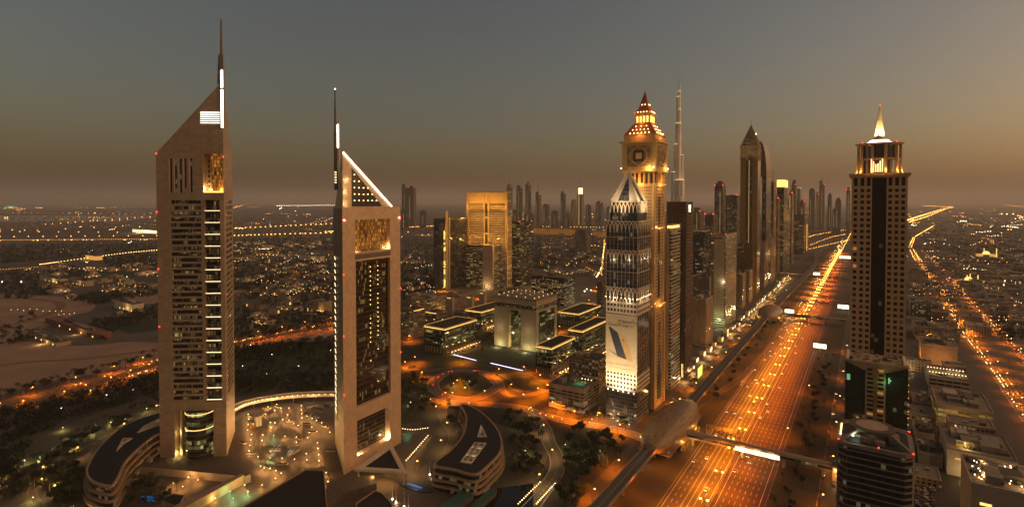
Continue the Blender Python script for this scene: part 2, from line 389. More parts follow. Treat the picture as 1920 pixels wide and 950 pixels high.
# ---- desert lots, lawns, paved districts
sheet('sand_lot', [(-60, 556), (120, 556), (175, 568), (170, 582), (140, 590), (100, 606), (60, 622), (-60, 650)], .03, 'sand', sm=5)
sheet('sand_lot_wide', [(-80, 655), (40, 640), (150, 648), (250, 640), (330, 648), (330, 662), (250, 685), (150, 705), (60, 722), (-80, 750)], .03, 'sand', sm=5)
sheet('sand_strip', [(560, 640), (450, 650), (400, 665), (420, 672), (560, 655), (660, 610), (660, 600)], .03, 'sand')
sheet('sand_field', [(205, 562), (300, 548), (300, 568), (230, 572)], .03, 'sand')
sheet('polo_lawn', [(140, 520), (190, 500), (300, 500), (300, 512), (190, 524)], .03, 'grass')
sheet('green_field', [(210, 612), (300, 596), (300, 618), (240, 626)], .03, 'grass')
sheet('park_lawn', [(440, 640), (620, 640), (640, 700), (440, 720)], .03, 'grass')
sheet('far_lake', [(-100, 405), (230, 403), (300, 406), (230, 415), (-100, 416)], .03, 'dwater')
sheet('district_paving', [(752, 640), (1000, 585), (1135, 585), (1135, 705), (1050, 740), (1040, 800), (950, 800), (830, 760), (752, 760)], .03, 'darkground')
sheet('gate_lawn', [(800, 692), (900, 650), (935, 662), (960, 690), (1000, 712), (905, 690), (850, 675)], .06, 'grass')
sheet('gate_lawn_strip', [(790, 680), (845, 662), (898, 682), (870, 692)], .07, 'grass')
sheet('gate_lawn_far', [(905, 688), (965, 690), (1000, 705), (985, 712)], .08, 'grass')
sheet('roundabout_verge', [(910, 680), (985, 698), (1020, 720), (1005, 735), (960, 728), (930, 705)], .07, 'grass')
sheet('plaza', [(440, 742), (636, 738), (700, 800), (790, 790), (800, 830), (780, 900), (740, 960), (200, 970), (240, 880), (300, 840)], .25, 'paving', .25)
sheet('forecourt', [(730, 905), (800, 885), (900, 905), (905, 930), (840, 970), (700, 975)], .28, 'paving', .2)
sheet('district_paving_right', [(1560, 560), (1700, 500), (1745, 520), (1960, 820), (1960, 980), (1560, 980)], .03, 'asphalt2')
sheet('frontage_paving', [(1040, 790), (1200, 760), (1330, 660), (1520, 500), (1525, 505), (1330, 740), (1250, 850), (1180, 900), (1060, 950), (1000, 970)], .03, 'darkground')
sheet('creek_pool', [(930, 915), (1000, 905), (1000, 960), (900, 960)], .3, 'dwater', .2)
# ---- eight-lane highway, in its own straight frame
def uvq(mb, u0, u1, v0, v1, z, m=0):
    P = [UV(u0, v0, z), UV(u1, v0, z), UV(u1, v1, z), UV(u0, v1, z)]
    mb.face([tuple(p) for p in P][::-1], [(u0, v0), (u1, v0), (u1, v1), (u0, v1)][::-1], m)
def uvbox(mb, u0, u1, v0, v1, z0, z1, m=0):
    P = [UV(u0, v0), UV(u0, v1), UV(u1, v1), UV(u1, v0)]
    mb.prism([(p.x, p.y) for p in P][::-1], z0, z1, m)
U0, U1 = 250, 5200
VM = -89.0                                            # the median
b = MB(); uvq(b, U0, U1, VM-31, VM-1.5, .05); structure(b.build('highway_inbound', M['asphalt']))
b = MB(); uvq(b, U0, U1, VM+1.5, VM+32, .05); structure(b.build('highway_outbound', M['asphalt']))
b = MB(); uvbox(b, U0, U1, VM-1.5, VM+1.5, 0, .35); uvbox(b, U0, U1, VM-.3, VM+.3, .35, 1.1); structure(b.build('highway_median', M['medianc']))
b = MB(); uvq(b, U0, U1, VM-63, VM-31, .04); structure(b.build('verge_lawn', M['vergemix']))
b = MB(); uvq(b, U0, 1500, VM+32, VM+62, .04); structure(b.build('verge_lawn_outer', M['vergemix']))
b = MB(); uvq(b, U0, 2400, VM+62, VM+73, .05); structure(b.build('service_road', M['asphalt']))
b = MB(); uvq(b, U0, 2600, VM-82, VM-63, .05); uvq(b, 540, 2600, VM-104, VM-82, .045); structure(b.build('frontage_road', M['asphalt2']))
b = MB()
for v in (VM-31, VM+32, VM-63, VM+62): uvbox(b, U0, 2600, v-.2, v+.2, 0, .18)
structure(b.build('highway_kerb', M['kerb']))
b = MB()
for base, s in ((VM-2.4, -1), (VM+2.4, 1)):
    for lane in range(0, 8):
        v = base+s*lane*3.72
        if lane in (0, 7): uvq(b, U0, 3500, v-.14, v+.14, .062)
        elif s < 0 and lane in (2, 3, 4): uvq(b, U0, 3200, v-.30, v-.18, .062); uvq(b, U0, 3200, v+.18, v+.30, .062)  # solid line pairs painted in place of headlight streaks
        else:
            u = U0
            while u < 2200: uvq(b, u, u+5, v-.10, v+.10, .062); u += 10
for k in range(16):                                   # chevrons where the slip road leaves
    u = 668+k*5; uvq(b, u, u+1.6, VM-31-(k*.35+.8), VM-29.5, .064)
structure(b.build('lane_markings_and_streaks', M['paint']))
sl1 = [UV(560, VM-58), UV(600, VM-52), UV(640, VM-44), UV(690, VM-36), UV(760, VM-31), UV(820, VM-30)]
road('slip_road', [tuple(p) for p in sl1], 7, .07, 'asphalt', px=False)
road('slip_road_far', [tuple(UV(u, v)) for u, v in ((900, VM-31), (1000, VM-36), (1100, VM-46), (1250, VM-52), (1500, VM-52))], 8, .07, 'asphalt', px=False)
# elevated interchange far along the highway
for nm, u, v0, v1, z in (('flyover', 1730, -420, 160, 8), ('flyover_ramp', 1960, -520, 200, 8), ('flyover_far', 2250, -700, 260, 9)):
    b = MB(); uvbox(b, u-9, u+9, v0, v1, z-1.4, z); uvbox(b, u-9, u-8.5, v0, v1, z, z+1); uvbox(b, u+8.5, u+9, v0, v1, z, z+1)
    for k in range(9):
        v = v0+(v1-v0)*(k+.5)/9
        uvbox(b, u-3, u+3, v-1, v+1, 0, z-1.4)
    structure(b.build(nm, M['kerb']))
road('dirt_track', [(-40, 616), (30, 606), (75, 594), (108, 580), (114, 571), (95, 564), (40, 559), (-40, 558)], 16, .06, 'dirt', kerb=False)
road('sand_track', [(-40, 690), (60, 678), (160, 672), (260, 660), (330, 655)], 9, .06, 'dirt', kerb=False)
# ---- other roads, from their lines in the picture
r_left = road('left_avenue', [(-60, 790), (60, 762), (160, 735), (240, 706), (300, 688), (380, 668), (470, 645), (560, 626), (640, 612), (720, 590), (800, 575)], 13, .05, lanes=3)
r_left2 = road('left_avenue_inner', [(-60, 770), (60, 743), (160, 717), (240, 692), (300, 674), (380, 655), (470, 635), (560, 617), (640, 602)], 12, .05, lanes=3)
r_ring = road('roundabout_road', [(938, 722), (905, 742), (868, 748), (825, 738), (812, 718), (835, 700), (868, 695), (912, 700), (938, 722)], 13, .06, lanes=2)
sheet('roundabout_island', [(913, 722), (895, 734), (868, 738), (838, 731), (830, 719), (845, 706), (868, 702), (898, 707)], .10, 'grass', .1, sm=4)
r_a = road('roundabout_west_road', [(752, 688), (800, 694), (840, 690), (880, 686), (930, 690), (985, 702), (1030, 716)], 9, .055)
r_b = road('boulevard', [(752, 728), (790, 745), (850, 755), (920, 758), (980, 765), (1020, 778), (1070, 790), (1130, 800), (1190, 815), (1260, 850)], 12, .056, lanes=2)
r_c = road('slip_curve', [(935, 712), (945, 735), (960, 742), (985, 742), (1010, 735), (1030, 730)], 7, .058)
r_c2 = road('slip_curve_inner', [(925, 700), (950, 712), (965, 728), (990, 735), (1020, 725)], 7, .059)
r_d = road('hotel_drive', [(1000, 775), (1020, 800), (1030, 830), (1045, 860), (1040, 890), (1010, 930), (985, 970)], 12, .057, lanes=2)
r_d2 = road('hotel_drive_inner', [(860, 752), (830, 765), (835, 790), (850, 815), (840, 845), (815, 868), (780, 890)], 8, .057)
r_e = road('west_drive', [(-20, 985), (60, 940), (75, 900), (130, 860), (200, 822), (260, 795), (300, 770)], 9, .055)
r_e2 = road('garden_drive', [(130, 985), (85, 925), (70, 890), (40, 905), (-20, 925)], 8, .058)
r_f = road('second_highway', [(1990, 860), (1920, 772), (1870, 700), (1822, 640), (1782, 580), (1745, 525), (1722, 490), (1706, 466), (1712, 450), (1735, 438), (1755, 424)], 13, .06, 'asphalt', lanes=5)
r_f2 = road('second_highway_return', [(2030, 800), (1960, 716), (1905, 655), (1850, 600), (1805, 550), (1765, 505), (1735, 476), (1716, 458)], 9, .06, 'asphalt', lanes=4)
r_g = road('cross_road', [(1700, 484), (1760, 488), (1840, 496), (1930, 500)], 16, .055)
r_h = road('far_highway', [(-60, 452), (150, 450), (300, 449), (440, 441), (600, 437)], 30, .055)
r_h2 = road('far_avenue', [(-60, 505), (60, 492), (180, 479), (300, 470), (340, 468)], 14, .055)
r_i = road('middle_avenue', [(752, 444), (900, 432), (1010, 428), (1140, 432)], 30, .055)
r_j = road('side_avenue', [(1118, 520), (1128, 500), (1132, 470), (1135, 455)], 14, .055)
r_k = road('coast_highway', [(1690, 416), (1730, 404), (1772, 391), (1785, 387), (1760, 383), (1728, 379.6)], 60, .055)
def inroad(p):
    return False
# walkways of the gate district
for nm, pts in (('garden_light_line', [(850, 665), (893, 676)]), ('garden_light_line', [(920, 681), (980, 695)])):
    P = [gp(*p) for p in pts]; mb = MB(); mb.bar(P[0]+Vector((0, 0, .6)), P[1]+Vector((0, 0, .6)), .45)
    tag(mb.build('light_bench', M['e_cool']), ('longer' if pts[0][0] < 900 else 'shorter')+' glowing white light line edging the lawn before the gate building' if pts[0][0] < 900 else 'glowing white light line nearer the roundabout and right lawn', 'light line')
# ================================================================== GENERIC BUILDING
def corner(cx, by, ty):
    """near vertical edge: ground row by gives the depth, top row ty the height, column cx is read at the top"""
    Y = gp(cx, by).y; h = zat(ty, Y); return Vector((xat(cx, Y, h), Y, 0)), h
def cornerV(cx, v, ty):
    k = (cx-960)/FPX; Y = v/(k*math.cos(ANG)-math.sin(ANG)); h = zat(ty, Y); return Vector((xat(cx, Y, h), Y, 0)), h
def dims(P, h, xl, xr, side):
    if side == 'L': W = slide(P, -VX, xl, h); L = slide(P, UX, xr, h)
    else: W = slide(P, VX, xr, h); L = slide(P, UX, xl, h)
    return max(W, 3), max(min(L, 90), 3)
def ring(mb, x0, y0, x1, y1, z0, z1, o, m=0):
    """a band standing o proud of the four walls"""
    u = 0
    for a, c in (((x0-o, y0-o), (x1+o, y0-o)), ((x1+o, y0-o), (x1+o, y1+o)), ((x1+o, y1+o), (x0-o, y1+o)), ((x0-o, y1+o), (x0-o, y0-o))):
        l = math.hypot(c[0]-a[0], c[1]-a[1])
        mb.face([(*a, z0), (*c, z0), (*c, z1), (*a, z1)], [(u, z0), (u+l, z0), (u+l, z1), (u, z1)], m); u += l
    A = [(x0-o, y0-o), (x1+o, y0-o), (x1+o, y1+o), (x0-o, y1+o)]; B = [(x0+.2, y0+.2), (x1-.2, y0+.2), (x1-.2, y1-.2), (x0+.2, y1-.2)]
    for i in range(4):
        j = (i+1) % 4
        mb.face([(*A[i], z1), (*A[j], z1), (*B[j], z1), (*B[i], z1)], None, m); mb.face([(*A[j], z0), (*A[i], z0), (*B[i], z0), (*B[j], z0)], None, m)
def parapet(mb, x0, y0, x1, y1, z0, z1, t=.5, o=.12):
    for a in ((x0-o, y0-o, x1+o, y0+t), (x0-o, y1-t, x1+o, y1+o), (x0-o, y0+t, x0+t, y1-t), (x1-t, y0+t, x1+o, y1-t)):
        mb.box(a[0], a[1], z0, a[2], a[3], z1)
def block(name, label, cat, cx, by, xl, xr, ty, wall='w_mid', band=None, fh=3.8, side='L', v=None, group=None, roof='roof', units=2, base=0.0, top=2.0, rim=None, W=None, L=None, podium=None, bo=.10, bf=(.28, .86), fins=None, finm=None, par='wall'):
    P, h = cornerV(cx, v, ty) if v is not None else corner(cx, by, ty)
    w_, l_ = dims(P, h, xl, xr, side); W = W or w_; L = L or l_
    root = thing(name, label, cat, P, -ANG, group); x0, x1 = (-W, 0) if side == 'L' else (0, W)
    mb = MB(); mb.box(x0, 0, 0, x1, L, h-.9, 0, 1); mb.build('wall', [M[wall], M[roof]], root)
    mb = MB(); parapet(mb, x0, 0, x1, L, h-.9, h); mb.build('parapet', M[par] if par != 'wall' else (M['pale'] if wall in ('w_pale', 'w_grid', 'w_low', 'pale', 'beige', 'stone') else M['dgrey'] if wall in ('w_dark', 'dgrey', 'black') else M['grey']), root)
    if band:
        n = int((h-base-top)/fh); n = min(n, 95)
        for i in range(n):
            z = base+i*fh; mb = MB(); ring(mb, x0, 0, x1, L, z+fh*bf[0], z+fh*bf[1], bo); mb.build('window_band', M[band], root)
    if fins:
        mb = MB(); s = fins
        k = int(W/s)
        for i in range(k+1): mb.box(x0+i*W/k-.2, -.45, base, x0+i*W/k+.2, 0, h-1)
        k = max(1, int(L/s))
        for i in range(k+1):
            for xx in ((x1, x1+.45), (x0-.45, x0)): mb.box(xx[0], i*L/k-.2, base, xx[1], i*L/k+.2, h-1)
        mb.build('facade_fin', M[finm or 'pale'], root)['kind'] = 'stuff'
    rr = random.Random(int(cx*7+ty*3))
    for i in range(units):
        a, c = rr.uniform(.12, .62), rr.uniform(.12, .6); d, e = rr.uniform(.14, .3), rr.uniform(.15, .35); zz = rr.uniform(1.5, 4.0)
        mb = MB(); mb.box(x0+a*W, c*L, h-.9, x0+min(a+d, .92)*W, min(c+e, .92)*L, h+zz); mb.build('plant_room', M[rr.choice(('grey', 'pale', 'dgrey'))], root)
    if rim:
        mb = MB(); ring(mb, x0, 0, x1, L, h-1.7, h-.95, .55); mb.build('edge_light', M[rim], root)
    if podium:
        pw, pl, ph, pm = podium
        mb = MB(); mb.box(x0-pw, -pl, 0, x1+pw, L+pl, ph, 0, 1); mb.build('podium', [M[pm], M['roof']], root)
    root['dim'] = (W, L, h); return root, W, L, h
def local(root, x, y, z):
    c, s = math.cos(root.rotation_euler.z), math.sin(root.rotation_euler.z); return Vector((root.location.x+x*c-y*s, root.location.y+x*s+y*c, z))
M['g_atr'] = windows('atrium_glass', 1.3, 3.4, .07, 1.4, .06, .07, (.05, .03, .015), (.018, .012, .008), (1, .42, .06), (1, .6, .2))
M['starpanel'] = windows('gable_lattice', 1.4, 1.4, .0, 0, .12, .12, (.16, .14, .12), (.02, .018, .02))
M['e_star'] = emit('star_lamp', (1, .55, .18), 9)
M['sandlit'] = solid('sandstone_trim', (.56, .40, .19), .8, .1); M['redlit'] = solid('red_spire_sheet', (.34, .10, .06), .6, .2)
M['lattice'] = windows('lattice_screen', 1.6, 1.6, .0, 0, .3, .3, (.42, .32, .18), (.05, .035, .02))
M['g_ad'] = windows('blue_black_glass', 2.4, 3.8, .07, .9, .07, .10, (.20, .18, .155), (.026, .027, .030), (1, .5, .15), (1, .9, .7))
M['w_stone'] = windows('punched_stone', 3.4, 3.4, .02, .5, .34, .45, (.62, .58, .52), (.02, .02, .022))
M['adsheet'] = panelled('printed_advert_sheet', (.50, .44, .34), 2.4, 2.0, .03, .86, .7, .04); M['adblack'] = solid('advert_black', (.03, .03, .035), .6); M['adgrey'] = solid('advert_grey', (.19, .165, .14), .7)
M['adgold'] = solid('advert_gold', (.45, .33, .16), .6); M['adblue'] = solid('advert_blue', (.02, .03, .10), .5); M['whitefin'] = solid('white_steel', (.58, .54, .46), .5, .06)
M['needle'] = windows('silver_ribbed_glass', 9.0, 60, 0, 0, .4, 0, (.85, .76, .62), (.66, .58, .47), rough=.35, wrough=.45, spec=.6); M['e_need'] = emit('terrace_glow', (1, .75, .4), 1.1)
M['sp_stone'] = panelled('beige_cladding', (.50, .375, .235), 2.2, 1.6, .03, .8, .6); M['sp_side'] = windows('beige_side_grid', 4.2, 4.6, .05, .8, .55, .44, (.36, .27, .175))
M['sp_glass'] = windows('black_pane', 3, 9, .0, 0, .0, .0, base=(.004, .0035, .003), rough=.5, spec=.08); M['sp_lit'] = emit('lit_room', (1, .45, .1), .35)
M['sp_glass2'] = windows('black_panes', 3.2, 4.4, .06, .35, .0, .0, base=(.004, .0035, .003), rough=.5, spec=.08, ca=(1, .4, .08), cb=(1, .5, .15))
M['g_crown'] = windows('crown_glass', 2.6, 16, .8, .34, .10, .0, (.12, .1, .08), (.03, .024, .018), (1, .6, .2), (.9, .7, .3)); M['spirewhite'] = solid('white_spire', (.75, .68, .55), .5, .05); M['e_embl'] = emit('emblem_light', (1, .62, .24), 2.4)
# ================================================================== THE TWO TRIANGULAR TOWERS
M['e_louv'] = emit('louvre_light', (1, .86, .62), 4.5)
def tri_face(mb, pts, m=0): mb.face(pts, [(math.hypot(p[0]-pts[0][0], p[1]-pts[0][1]), p[2]) for p in pts], m)
def office_tower():
    A = gp(300, 858); B = gp(425, 855); C = Vector((xat(438, 500, 130), 500, 0))
    root = thing('office_tower', 'tallest pale triangular tower with sloped crown, mast and lit ledges down one corner', 'skyscraper', A)
    f = Face(A, B); g = Face(B, C); hb = Face(C, A)
    zE = f.hit(293.5, 288)[1]; zP = f.hit(413, 152)[1]
    holes = []; bands = []
    niche = (*f.rect(380, 284, 419, 361), 7.0); holes.append(niche)
    slots = []
    for x in (318, 327, 336, 345, 356):
        s = (*f.rect(x, 297, x+5.2, 361), 1.4); slots.append(s); holes.append(s)
    s0, s1, zlo, zhi = f.rect(320.5, 375, 381, 752)
    nf = 35; fh = (zhi-zlo)/nf
    for i in range(nf):
        h = (s0, s1, zlo+i*fh+fh*.36, zlo+i*fh+fh*.98, .5); bands.append(h); holes.append(h)
    b0, b1, bz0, bz1 = f.rect(382.5, 375, 417.5, 752); bay = (b0, f.L, bz0, bz1, 3.5); holes.append(bay)
    por = (*f.rect(327, 770, 401, 858), 24.0); por = (por[0], por[1], 0, por[3], 24.0); holes.append(por)
    mb = MB(); f.wall(mb, 0, f.L, 0, zE, holes)
    for q in (g, hb):
        if q is g:
            gh = [(0, 5.0, bz0, bz1, 3.0)]+[(8, q.L-6, zlo+i*fh+fh*.36, zlo+i*fh+fh*.98, .5) for i in range(nf)]
            q.wall(mb, 0, q.L, 0, zE, gh)
        else: q.wall(mb, 0, q.L, 0, zE, [])
    mb.build('shaft', M['clad'], root, True)
    mb = MB()
    a, b_, c = f.at(0, zE), f.at(f.L, zE), g.at(g.L, zE); p = f.at(f.L, zP)
    mb.face([a, b_, p], [(0, zE), (f.L, zE), (f.L, zP)]); mb.face([b_, c, p], [(0, zE), (g.L, zE), (0, zP)]); mb.face([a, p, c], [(0, 0), (50, 80), (50, 0)])
    mb.build('crown', M['clad'], root, True)
    for h in bands: add_part(lambda m: f.quad(m, h[0], h[1], h[2], h[3], -.5), 'window_band', M['g_off'], root)
    for h in gh[1:]: add_part(lambda m: g.quad(m, h[0], h[1], h[2], h[3], -.5), 'window_band', M['g_off'], root)
    for h in slots:
        add_part(lambda m: f.quad(m, *h[:4], -1.35), 'slot_window', M['g_dim'], root)
        add_part(lambda m: f.box(m, h[0]-.55, h[0]-.02, h[2], h[3], 0, .35), 'slot_fin', M['white'], root)
    # glazed corner bay, a dark curtain wall with a lit ledge every other floor
    add_part(lambda m: (f.quad(m, b0, f.L-3, bz0, bz1, -3.4), g.quad(m, 2.9, 5, bz0, bz1, -2.9)), 'corner_glazing', M['g_off'], root)
    nled = 17; ys = [394.5+i*(748-394.5)/(nled-1)+(0) for i in range(nled)]
    for i, y in enumerate(ys):
        z = f.hit(400, y)[1]
        add_part(lambda m: (f.box(m, b0+.2, f.L-.2, z-2.0, z-1.1, -3.3, -.2), g.box(m, .2, 4.8, z-2.0, z-1.1, -2.9, -.2)), 'ledge', M['clad_dark'], root)
        led = add_part(lambda m: (f.box(m, b0+.5, f.L-.02, z-.40, z+.0, -.5, .02), g.box(m, .05, 5.4, z-.40, z+.0, -.5, .02)), 'ledge_light', M['e_strip'], root)
        add_part(lambda m: f.box(m, b0+.2, f.L-.2, z-2.0-fh*1.05, z-1.4-fh*1.05, -3.3, -.9), 'ledge', M['clad_dark'], root)
    # top niche with a lit glass drum
    cx = (niche[0]+niche[1])/2+1.2; ctr = f.at(cx, 0, -7); r = (niche[1]-niche[0])*.36
    add_part(lambda m: m.cyl(ctr[0], ctr[1], niche[2], niche[3]-.3, r, None, 20), 'glass_drum', M['g_gold'], root)
    add_part(lambda m: f.quad(m, niche[0], niche[1], niche[2], niche[3], -6.9), 'niche_back', M['clad'], root)
    add_part(lambda m: f.box(m, niche[0]+.2, niche[1]-.3, niche[2]+.02, niche[2]+1.2, -1.2, -.2), 'terrace_rail', M['e_gold'], root)
    for k in range(6): add_part(lambda m: f.box(m, niche[0]+1.0, niche[0]+2.2, niche[2]+4+k*4.2, niche[2]+6.2+k*4.2, -6.8, -6.6), 'small_window', M['black'], root)
    light('POINT', f.at(niche[0]+2.2, niche[2]+2.5, -2.2), 4500, WARM, root).location -= root.location
    light('POINT', f.at(niche[1]-2.0, niche[2]+2.5, -2.2), 5000, GOLD, root).location -= root.location
    # six bright louvres high on the crown, wrapping the corner
    for i in range(6):
        z = f.hit(395, 211+i*3.9)[1]; sA = f.hit(376, 220)[0]; sB = f.hit(411.5, 220)[0]
        add_part(lambda m: (f.box(m, sA, sB, z-.22, z+.22, .05, .3), g.box(m, 1.0, 5.5, z-.22, z+.22, .05, .3)), 'lit_louvre', M['e_louv'], root)
    # portal with the glass drum of the lobby
    add_part(lambda m: f.quad(m, por[0], por[1], 0, por[3], -23.9), 'portal_back', M['clad'], root)
    cx = f.hit(368, 820)[0]; ctr = f.at(cx, 0, -7.0); r = 11
    add_part(lambda m: m.cyl(ctr[0], ctr[1], 0, por[3]-.2, r, None, 24), 'lobby_drum', M['g_grn'], root)
    for i in range(9):
        z = por[3]*(i+.6)/9.2
        add_part(lambda m: m.cyl(ctr[0], ctr[1], z-.3, z+.3, r+.35, None, 24), 'floor_ring', M['e_shop'] if i in (5, 8) else M['clad_dark'], root)
    add_part(lambda m: m.cyl(*f.at(por[0]+3.4, 0, -3.5)[:2], 0, por[3], .8, None, 8), 'column', M['white'], root)
    for q, zz, e in ((por[0]+2, 3, 2600), (cx, 2.5, 7000), (por[0]+3, 20, 900)): light('POINT', f.at(q, zz, -1.0 if q != cx else 3.0), e, (1, .72, .25), root).location -= root.location
    # mast on the sharp corner
    bx, by_ = B.x-.2, B.y-.6
    z1, z2, z3 = zat(37, B.y), zat(103, B.y), zat(240, B.y)
    add_part(lambda m: m.taper([(bx-1, by_-1), (bx+1, by_-1), (bx+1, by_+1), (bx-1, by_+1)], z2-2, [(bx-.45, by_-.45), (bx+.45, by_-.45), (bx+.45, by_+.45), (bx-.45, by_+.45)], z1), 'mast', M['metal'], root)
    add_part(lambda m: m.box(bx-1.4, by_-1.0, z3, bx+1.6, by_+1.2, z2), 'mast_base', M['metal'], root)
    add_part(lambda m: m.taper([(bx-3.6, by_-.7), (bx-1.4, by_-.7), (bx-1.4, by_+.9), (bx-3.6, by_+.9)], zP-3, [(bx-2.4, by_-.7), (bx-1.4, by_-.7), (bx-1.4, by_+.9), (bx-2.4, by_+.9)], zat(104, B.y)), 'mast_fin', M['clad_dark'], root)
    for ya, yb in ((133, 165), (169, 240)):
        add_part(lambda m: m.box(bx-.2, by_-1.5, zat(yb, B.y), bx+1.3, by_-1.02, zat(ya, B.y)), 'mast_light', M['e_white'], root)
    for px, py in ((293, 288), (431, 294), (294, 397), (297, 504), (299, 612)):
        q = f.hit(px, py); beacon(root, f.at(min(max(q[0], .1), f.L-.1), q[1], .4), .6)
    for py in (402, 550, 700): beacon(root, g.at(6.5, zat(py, B.y+10), .4), .6)
    return f, g
OT = office_tower()
def hotel_tower():
    A = gp(645, 890); B = gp(752, 830); C = Vector((xat(626, 474, 130), 474, 0))
    root = thing('hotel_tower', 'shorter pale triangular tower with dark glass atrium slots and a starlit gabled crown', 'skyscraper', A)
    f = Face(A, B); g = Face(B, C); hb = Face(C, A)
    zW = f.hit(641, 391)[1]; zPk = zat(283, A.y)
    def R4(x0, x1, ytl, ytr, ybl, ybr):
        sa = f.hit(x0, ytl)[0]; sb = f.hit(x1, ytr)[0]
        return sa, sb, (f.hit(x0, ybl)[1]+f.hit(x1, ybr)[1])/2, (f.hit(x0, ytl)[1]+f.hit(x1, ytr)[1])/2
    top = (*R4(666, 731, 413, 409, 474, 466), 4.0); mid = (*R4(667, 731.5, 491, 481, 762, 738), 3.0); bot = (*R4(669, 729, 787, 762, 865, 829), 6.0)
    bot = (mid[0]+.4, mid[1]-.8, 9.0, bot[3], 6.0)
    mb = MB(); f.wall(mb, 0, f.L, 0, zW, [top, mid, bot]); g.wall(mb, 0, g.L, 0, zW, []); mb.build('shaft', M['clad2'], root, True)
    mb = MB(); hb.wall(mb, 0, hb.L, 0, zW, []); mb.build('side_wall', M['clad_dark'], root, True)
    add_part(lambda m: f.quad(m, *top[:4], -3.9), 'top_glazing', M['g_gold'], root)
    add_part(lambda m: f.quad(m, *mid[:4], -2.9), 'atrium_glazing', M['g_atr'], root)
    add_part(lambda m: f.quad(m, *bot[:4], -5.9), 'lobby_glazing', M['g_atr'], root)
    for h, n, o in ((top, 6, -3.3), (mid, 26, -2.3), (bot, 8, -5.3)):
        for i in range(n):
            z = h[2]+(h[3]-h[2])*(i+.5)/n
            add_part(lambda m: f.box(m, h[0]+.05, h[1]-.05, z-.12, z+.12, o-.25, o), 'transom', M['clad_dark'], root)
    # two strings of landing lights down the atrium
    for k in range(2):
        for i in range(27):
            z = mid[2]+(mid[3]-mid[2])*(.08+.9*i/27); q = mid[0]+(mid[1]-mid[0])*(.46+.22*k)
            if rnd.random() < (.95 if i > 10 else .45): beacon(root, f.at(q, z, -2.2), .33, True, 'e_goldfar', 'landing_light')
    for h in (top, mid, bot): add_part(lambda m: f.box(m, h[0]-.6, h[1]+.6, h[3], h[3]+1.0, 0, .35), 'lintel', M['clad2'], root)
    add_part(lambda m: f.box(m, top[0]-.5, top[1]+.5, mid[3]+1.6, top[2]-1.6, -.2, .06), 'spandrel', M['clad_dark'], root)
    add_part(lambda m: f.box(m, bot[0]+.6, bot[1]-.6, bot[3]-1.0, bot[3]-.35, -2.2, -1.6), 'soffit_light', M['e_cool'], root)
    for q, zz, e in ((top[1]-2, top[2]+1.5, 3500), (top[0]+2, top[2]+1.5, 2500), (bot[1]-1.8, 11, 7000), (bot[0]+1.8, 11, 7000)): light('POINT', f.at(q, zz, -1.4), e, (1, .68, .3), root).location -= root.location
    for q in (bot[0]+1.5, bot[1]-1.5): beacon(root, f.at(q, 10, -.5), .8, True, 'e_white', 'uplight')
    # gabled crown set back from the face, its sloped edge lit
    f2 = Face(f.at(1.5, 0, -1.2)[:2], f.at(f.L-1.5, 0, -1.2)[:2]); L2 = f2.L
    sP = f2.hit(638, 290)[0]; sQ = f2.hit(733, 385)[0]; sP = max(0.1, sP); sQ = min(L2, sQ)
    cc = (hb.at(3, 0, -1)[0], hb.at(3, 0, -1)[1])
    mb = MB(); p = f2.at(sP, zPk); q0 = f2.at(sP, zW-.05); q1 = f2.at(sQ, zW-.05); c0 = (*cc, zW-.05)
    mb.face([q0, q1, p], [(0, 0), (sQ, 0), (0, zPk-zW)]); mb.face([q1, c0, p], None); mb.face([c0, q0, p], None)
    mb.build('crown', M['clad2'], root, True)
    k0, k1 = sP+(sQ-sP)*.17, sP+(sQ-sP)*.80; hz = zPk-zW
    def gz(s): return zW+hz*(1-(s-sP)/(sQ-sP))
    mb = MB(); pts = [(k0, zW+1.5), (k1, zW+1.5), (k0, gz(k0)-hz*.10)]
    mb.face([f2.at(s, z, .12) for s, z in pts], [(s, z) for s, z in pts]); mb.build('gable_panel', M['starpanel'], root, True)
    for j in range(6):
        for i in range(6):
            s = k0+2.6+i*(k1-k0)/7.0-.8*0; z = zW+6.2+j*(hz*.60/5.2)
            if z < gz(s)-hz*.13: beacon(root, f2.at(s, z, .5), .42, True, 'e_star', 'star_lamp')
    a = Vector(f2.at(sP+.4, zPk-1, .5)); c = Vector(f2.at(sQ+.6, zW+1.0, .5))
    add_part(lambda m: m.bar(a, c, .5), 'edge_light', M['e_white'], root)
    add_part(lambda m: m.bar(Vector(f2.at(sP+.2, zPk+.6, .2)), Vector(f2.at(sQ+2.2, zW+1.6, .2)), .7), 'coping', M['clad2'], root)
    add_part(lambda m: (f.box(m, -.3, f.L+.3, zW-.1, zW+1.3, -.8, .3), hb.box(m, -.3, hb.L+.0, zW-.1, zW+1.3, -.8, .3)), 'parapet', M['clad2'], root)
    for i in range(3): light('POINT', f2.at(sP+2.0+i*1.0, zW+4+i*9, 2.5), 700, (1, .8, .4), root).location -= root.location
    # mast and fin on the left corner
    mx, my = xat(631, A.y+18, 230), A.y+18
    Z = lambda y: zat(y, my)
    add_part(lambda m: m.box(mx-1.7, my-1, Z(356), mx+.9, my+1, Z(245)), 'mast_fin', M['clad_dark'], root)
    add_part(lambda m: m.taper([(mx-1.6, my-.8), (mx+.2, my-.8), (mx+.2, my+.8), (mx-1.6, my+.8)], Z(246), [(mx-1.1, my-.4), (mx-.3, my-.4), (mx-.3, my+.4), (mx-1.1, my+.4)], Z(168)), 'mast', M['metal'], root)
    add_part(lambda m: m.box(mx+.95, my-.9, Z(300), mx+2.4, my+.9, Z(228)), 'mast_stub', M['clad2'], root)
    add_part(lambda m: m.box(mx+1.1, my-1.35, Z(277), mx+2.2, my-.95, Z(234)), 'mast_light', M['e_white'], root)
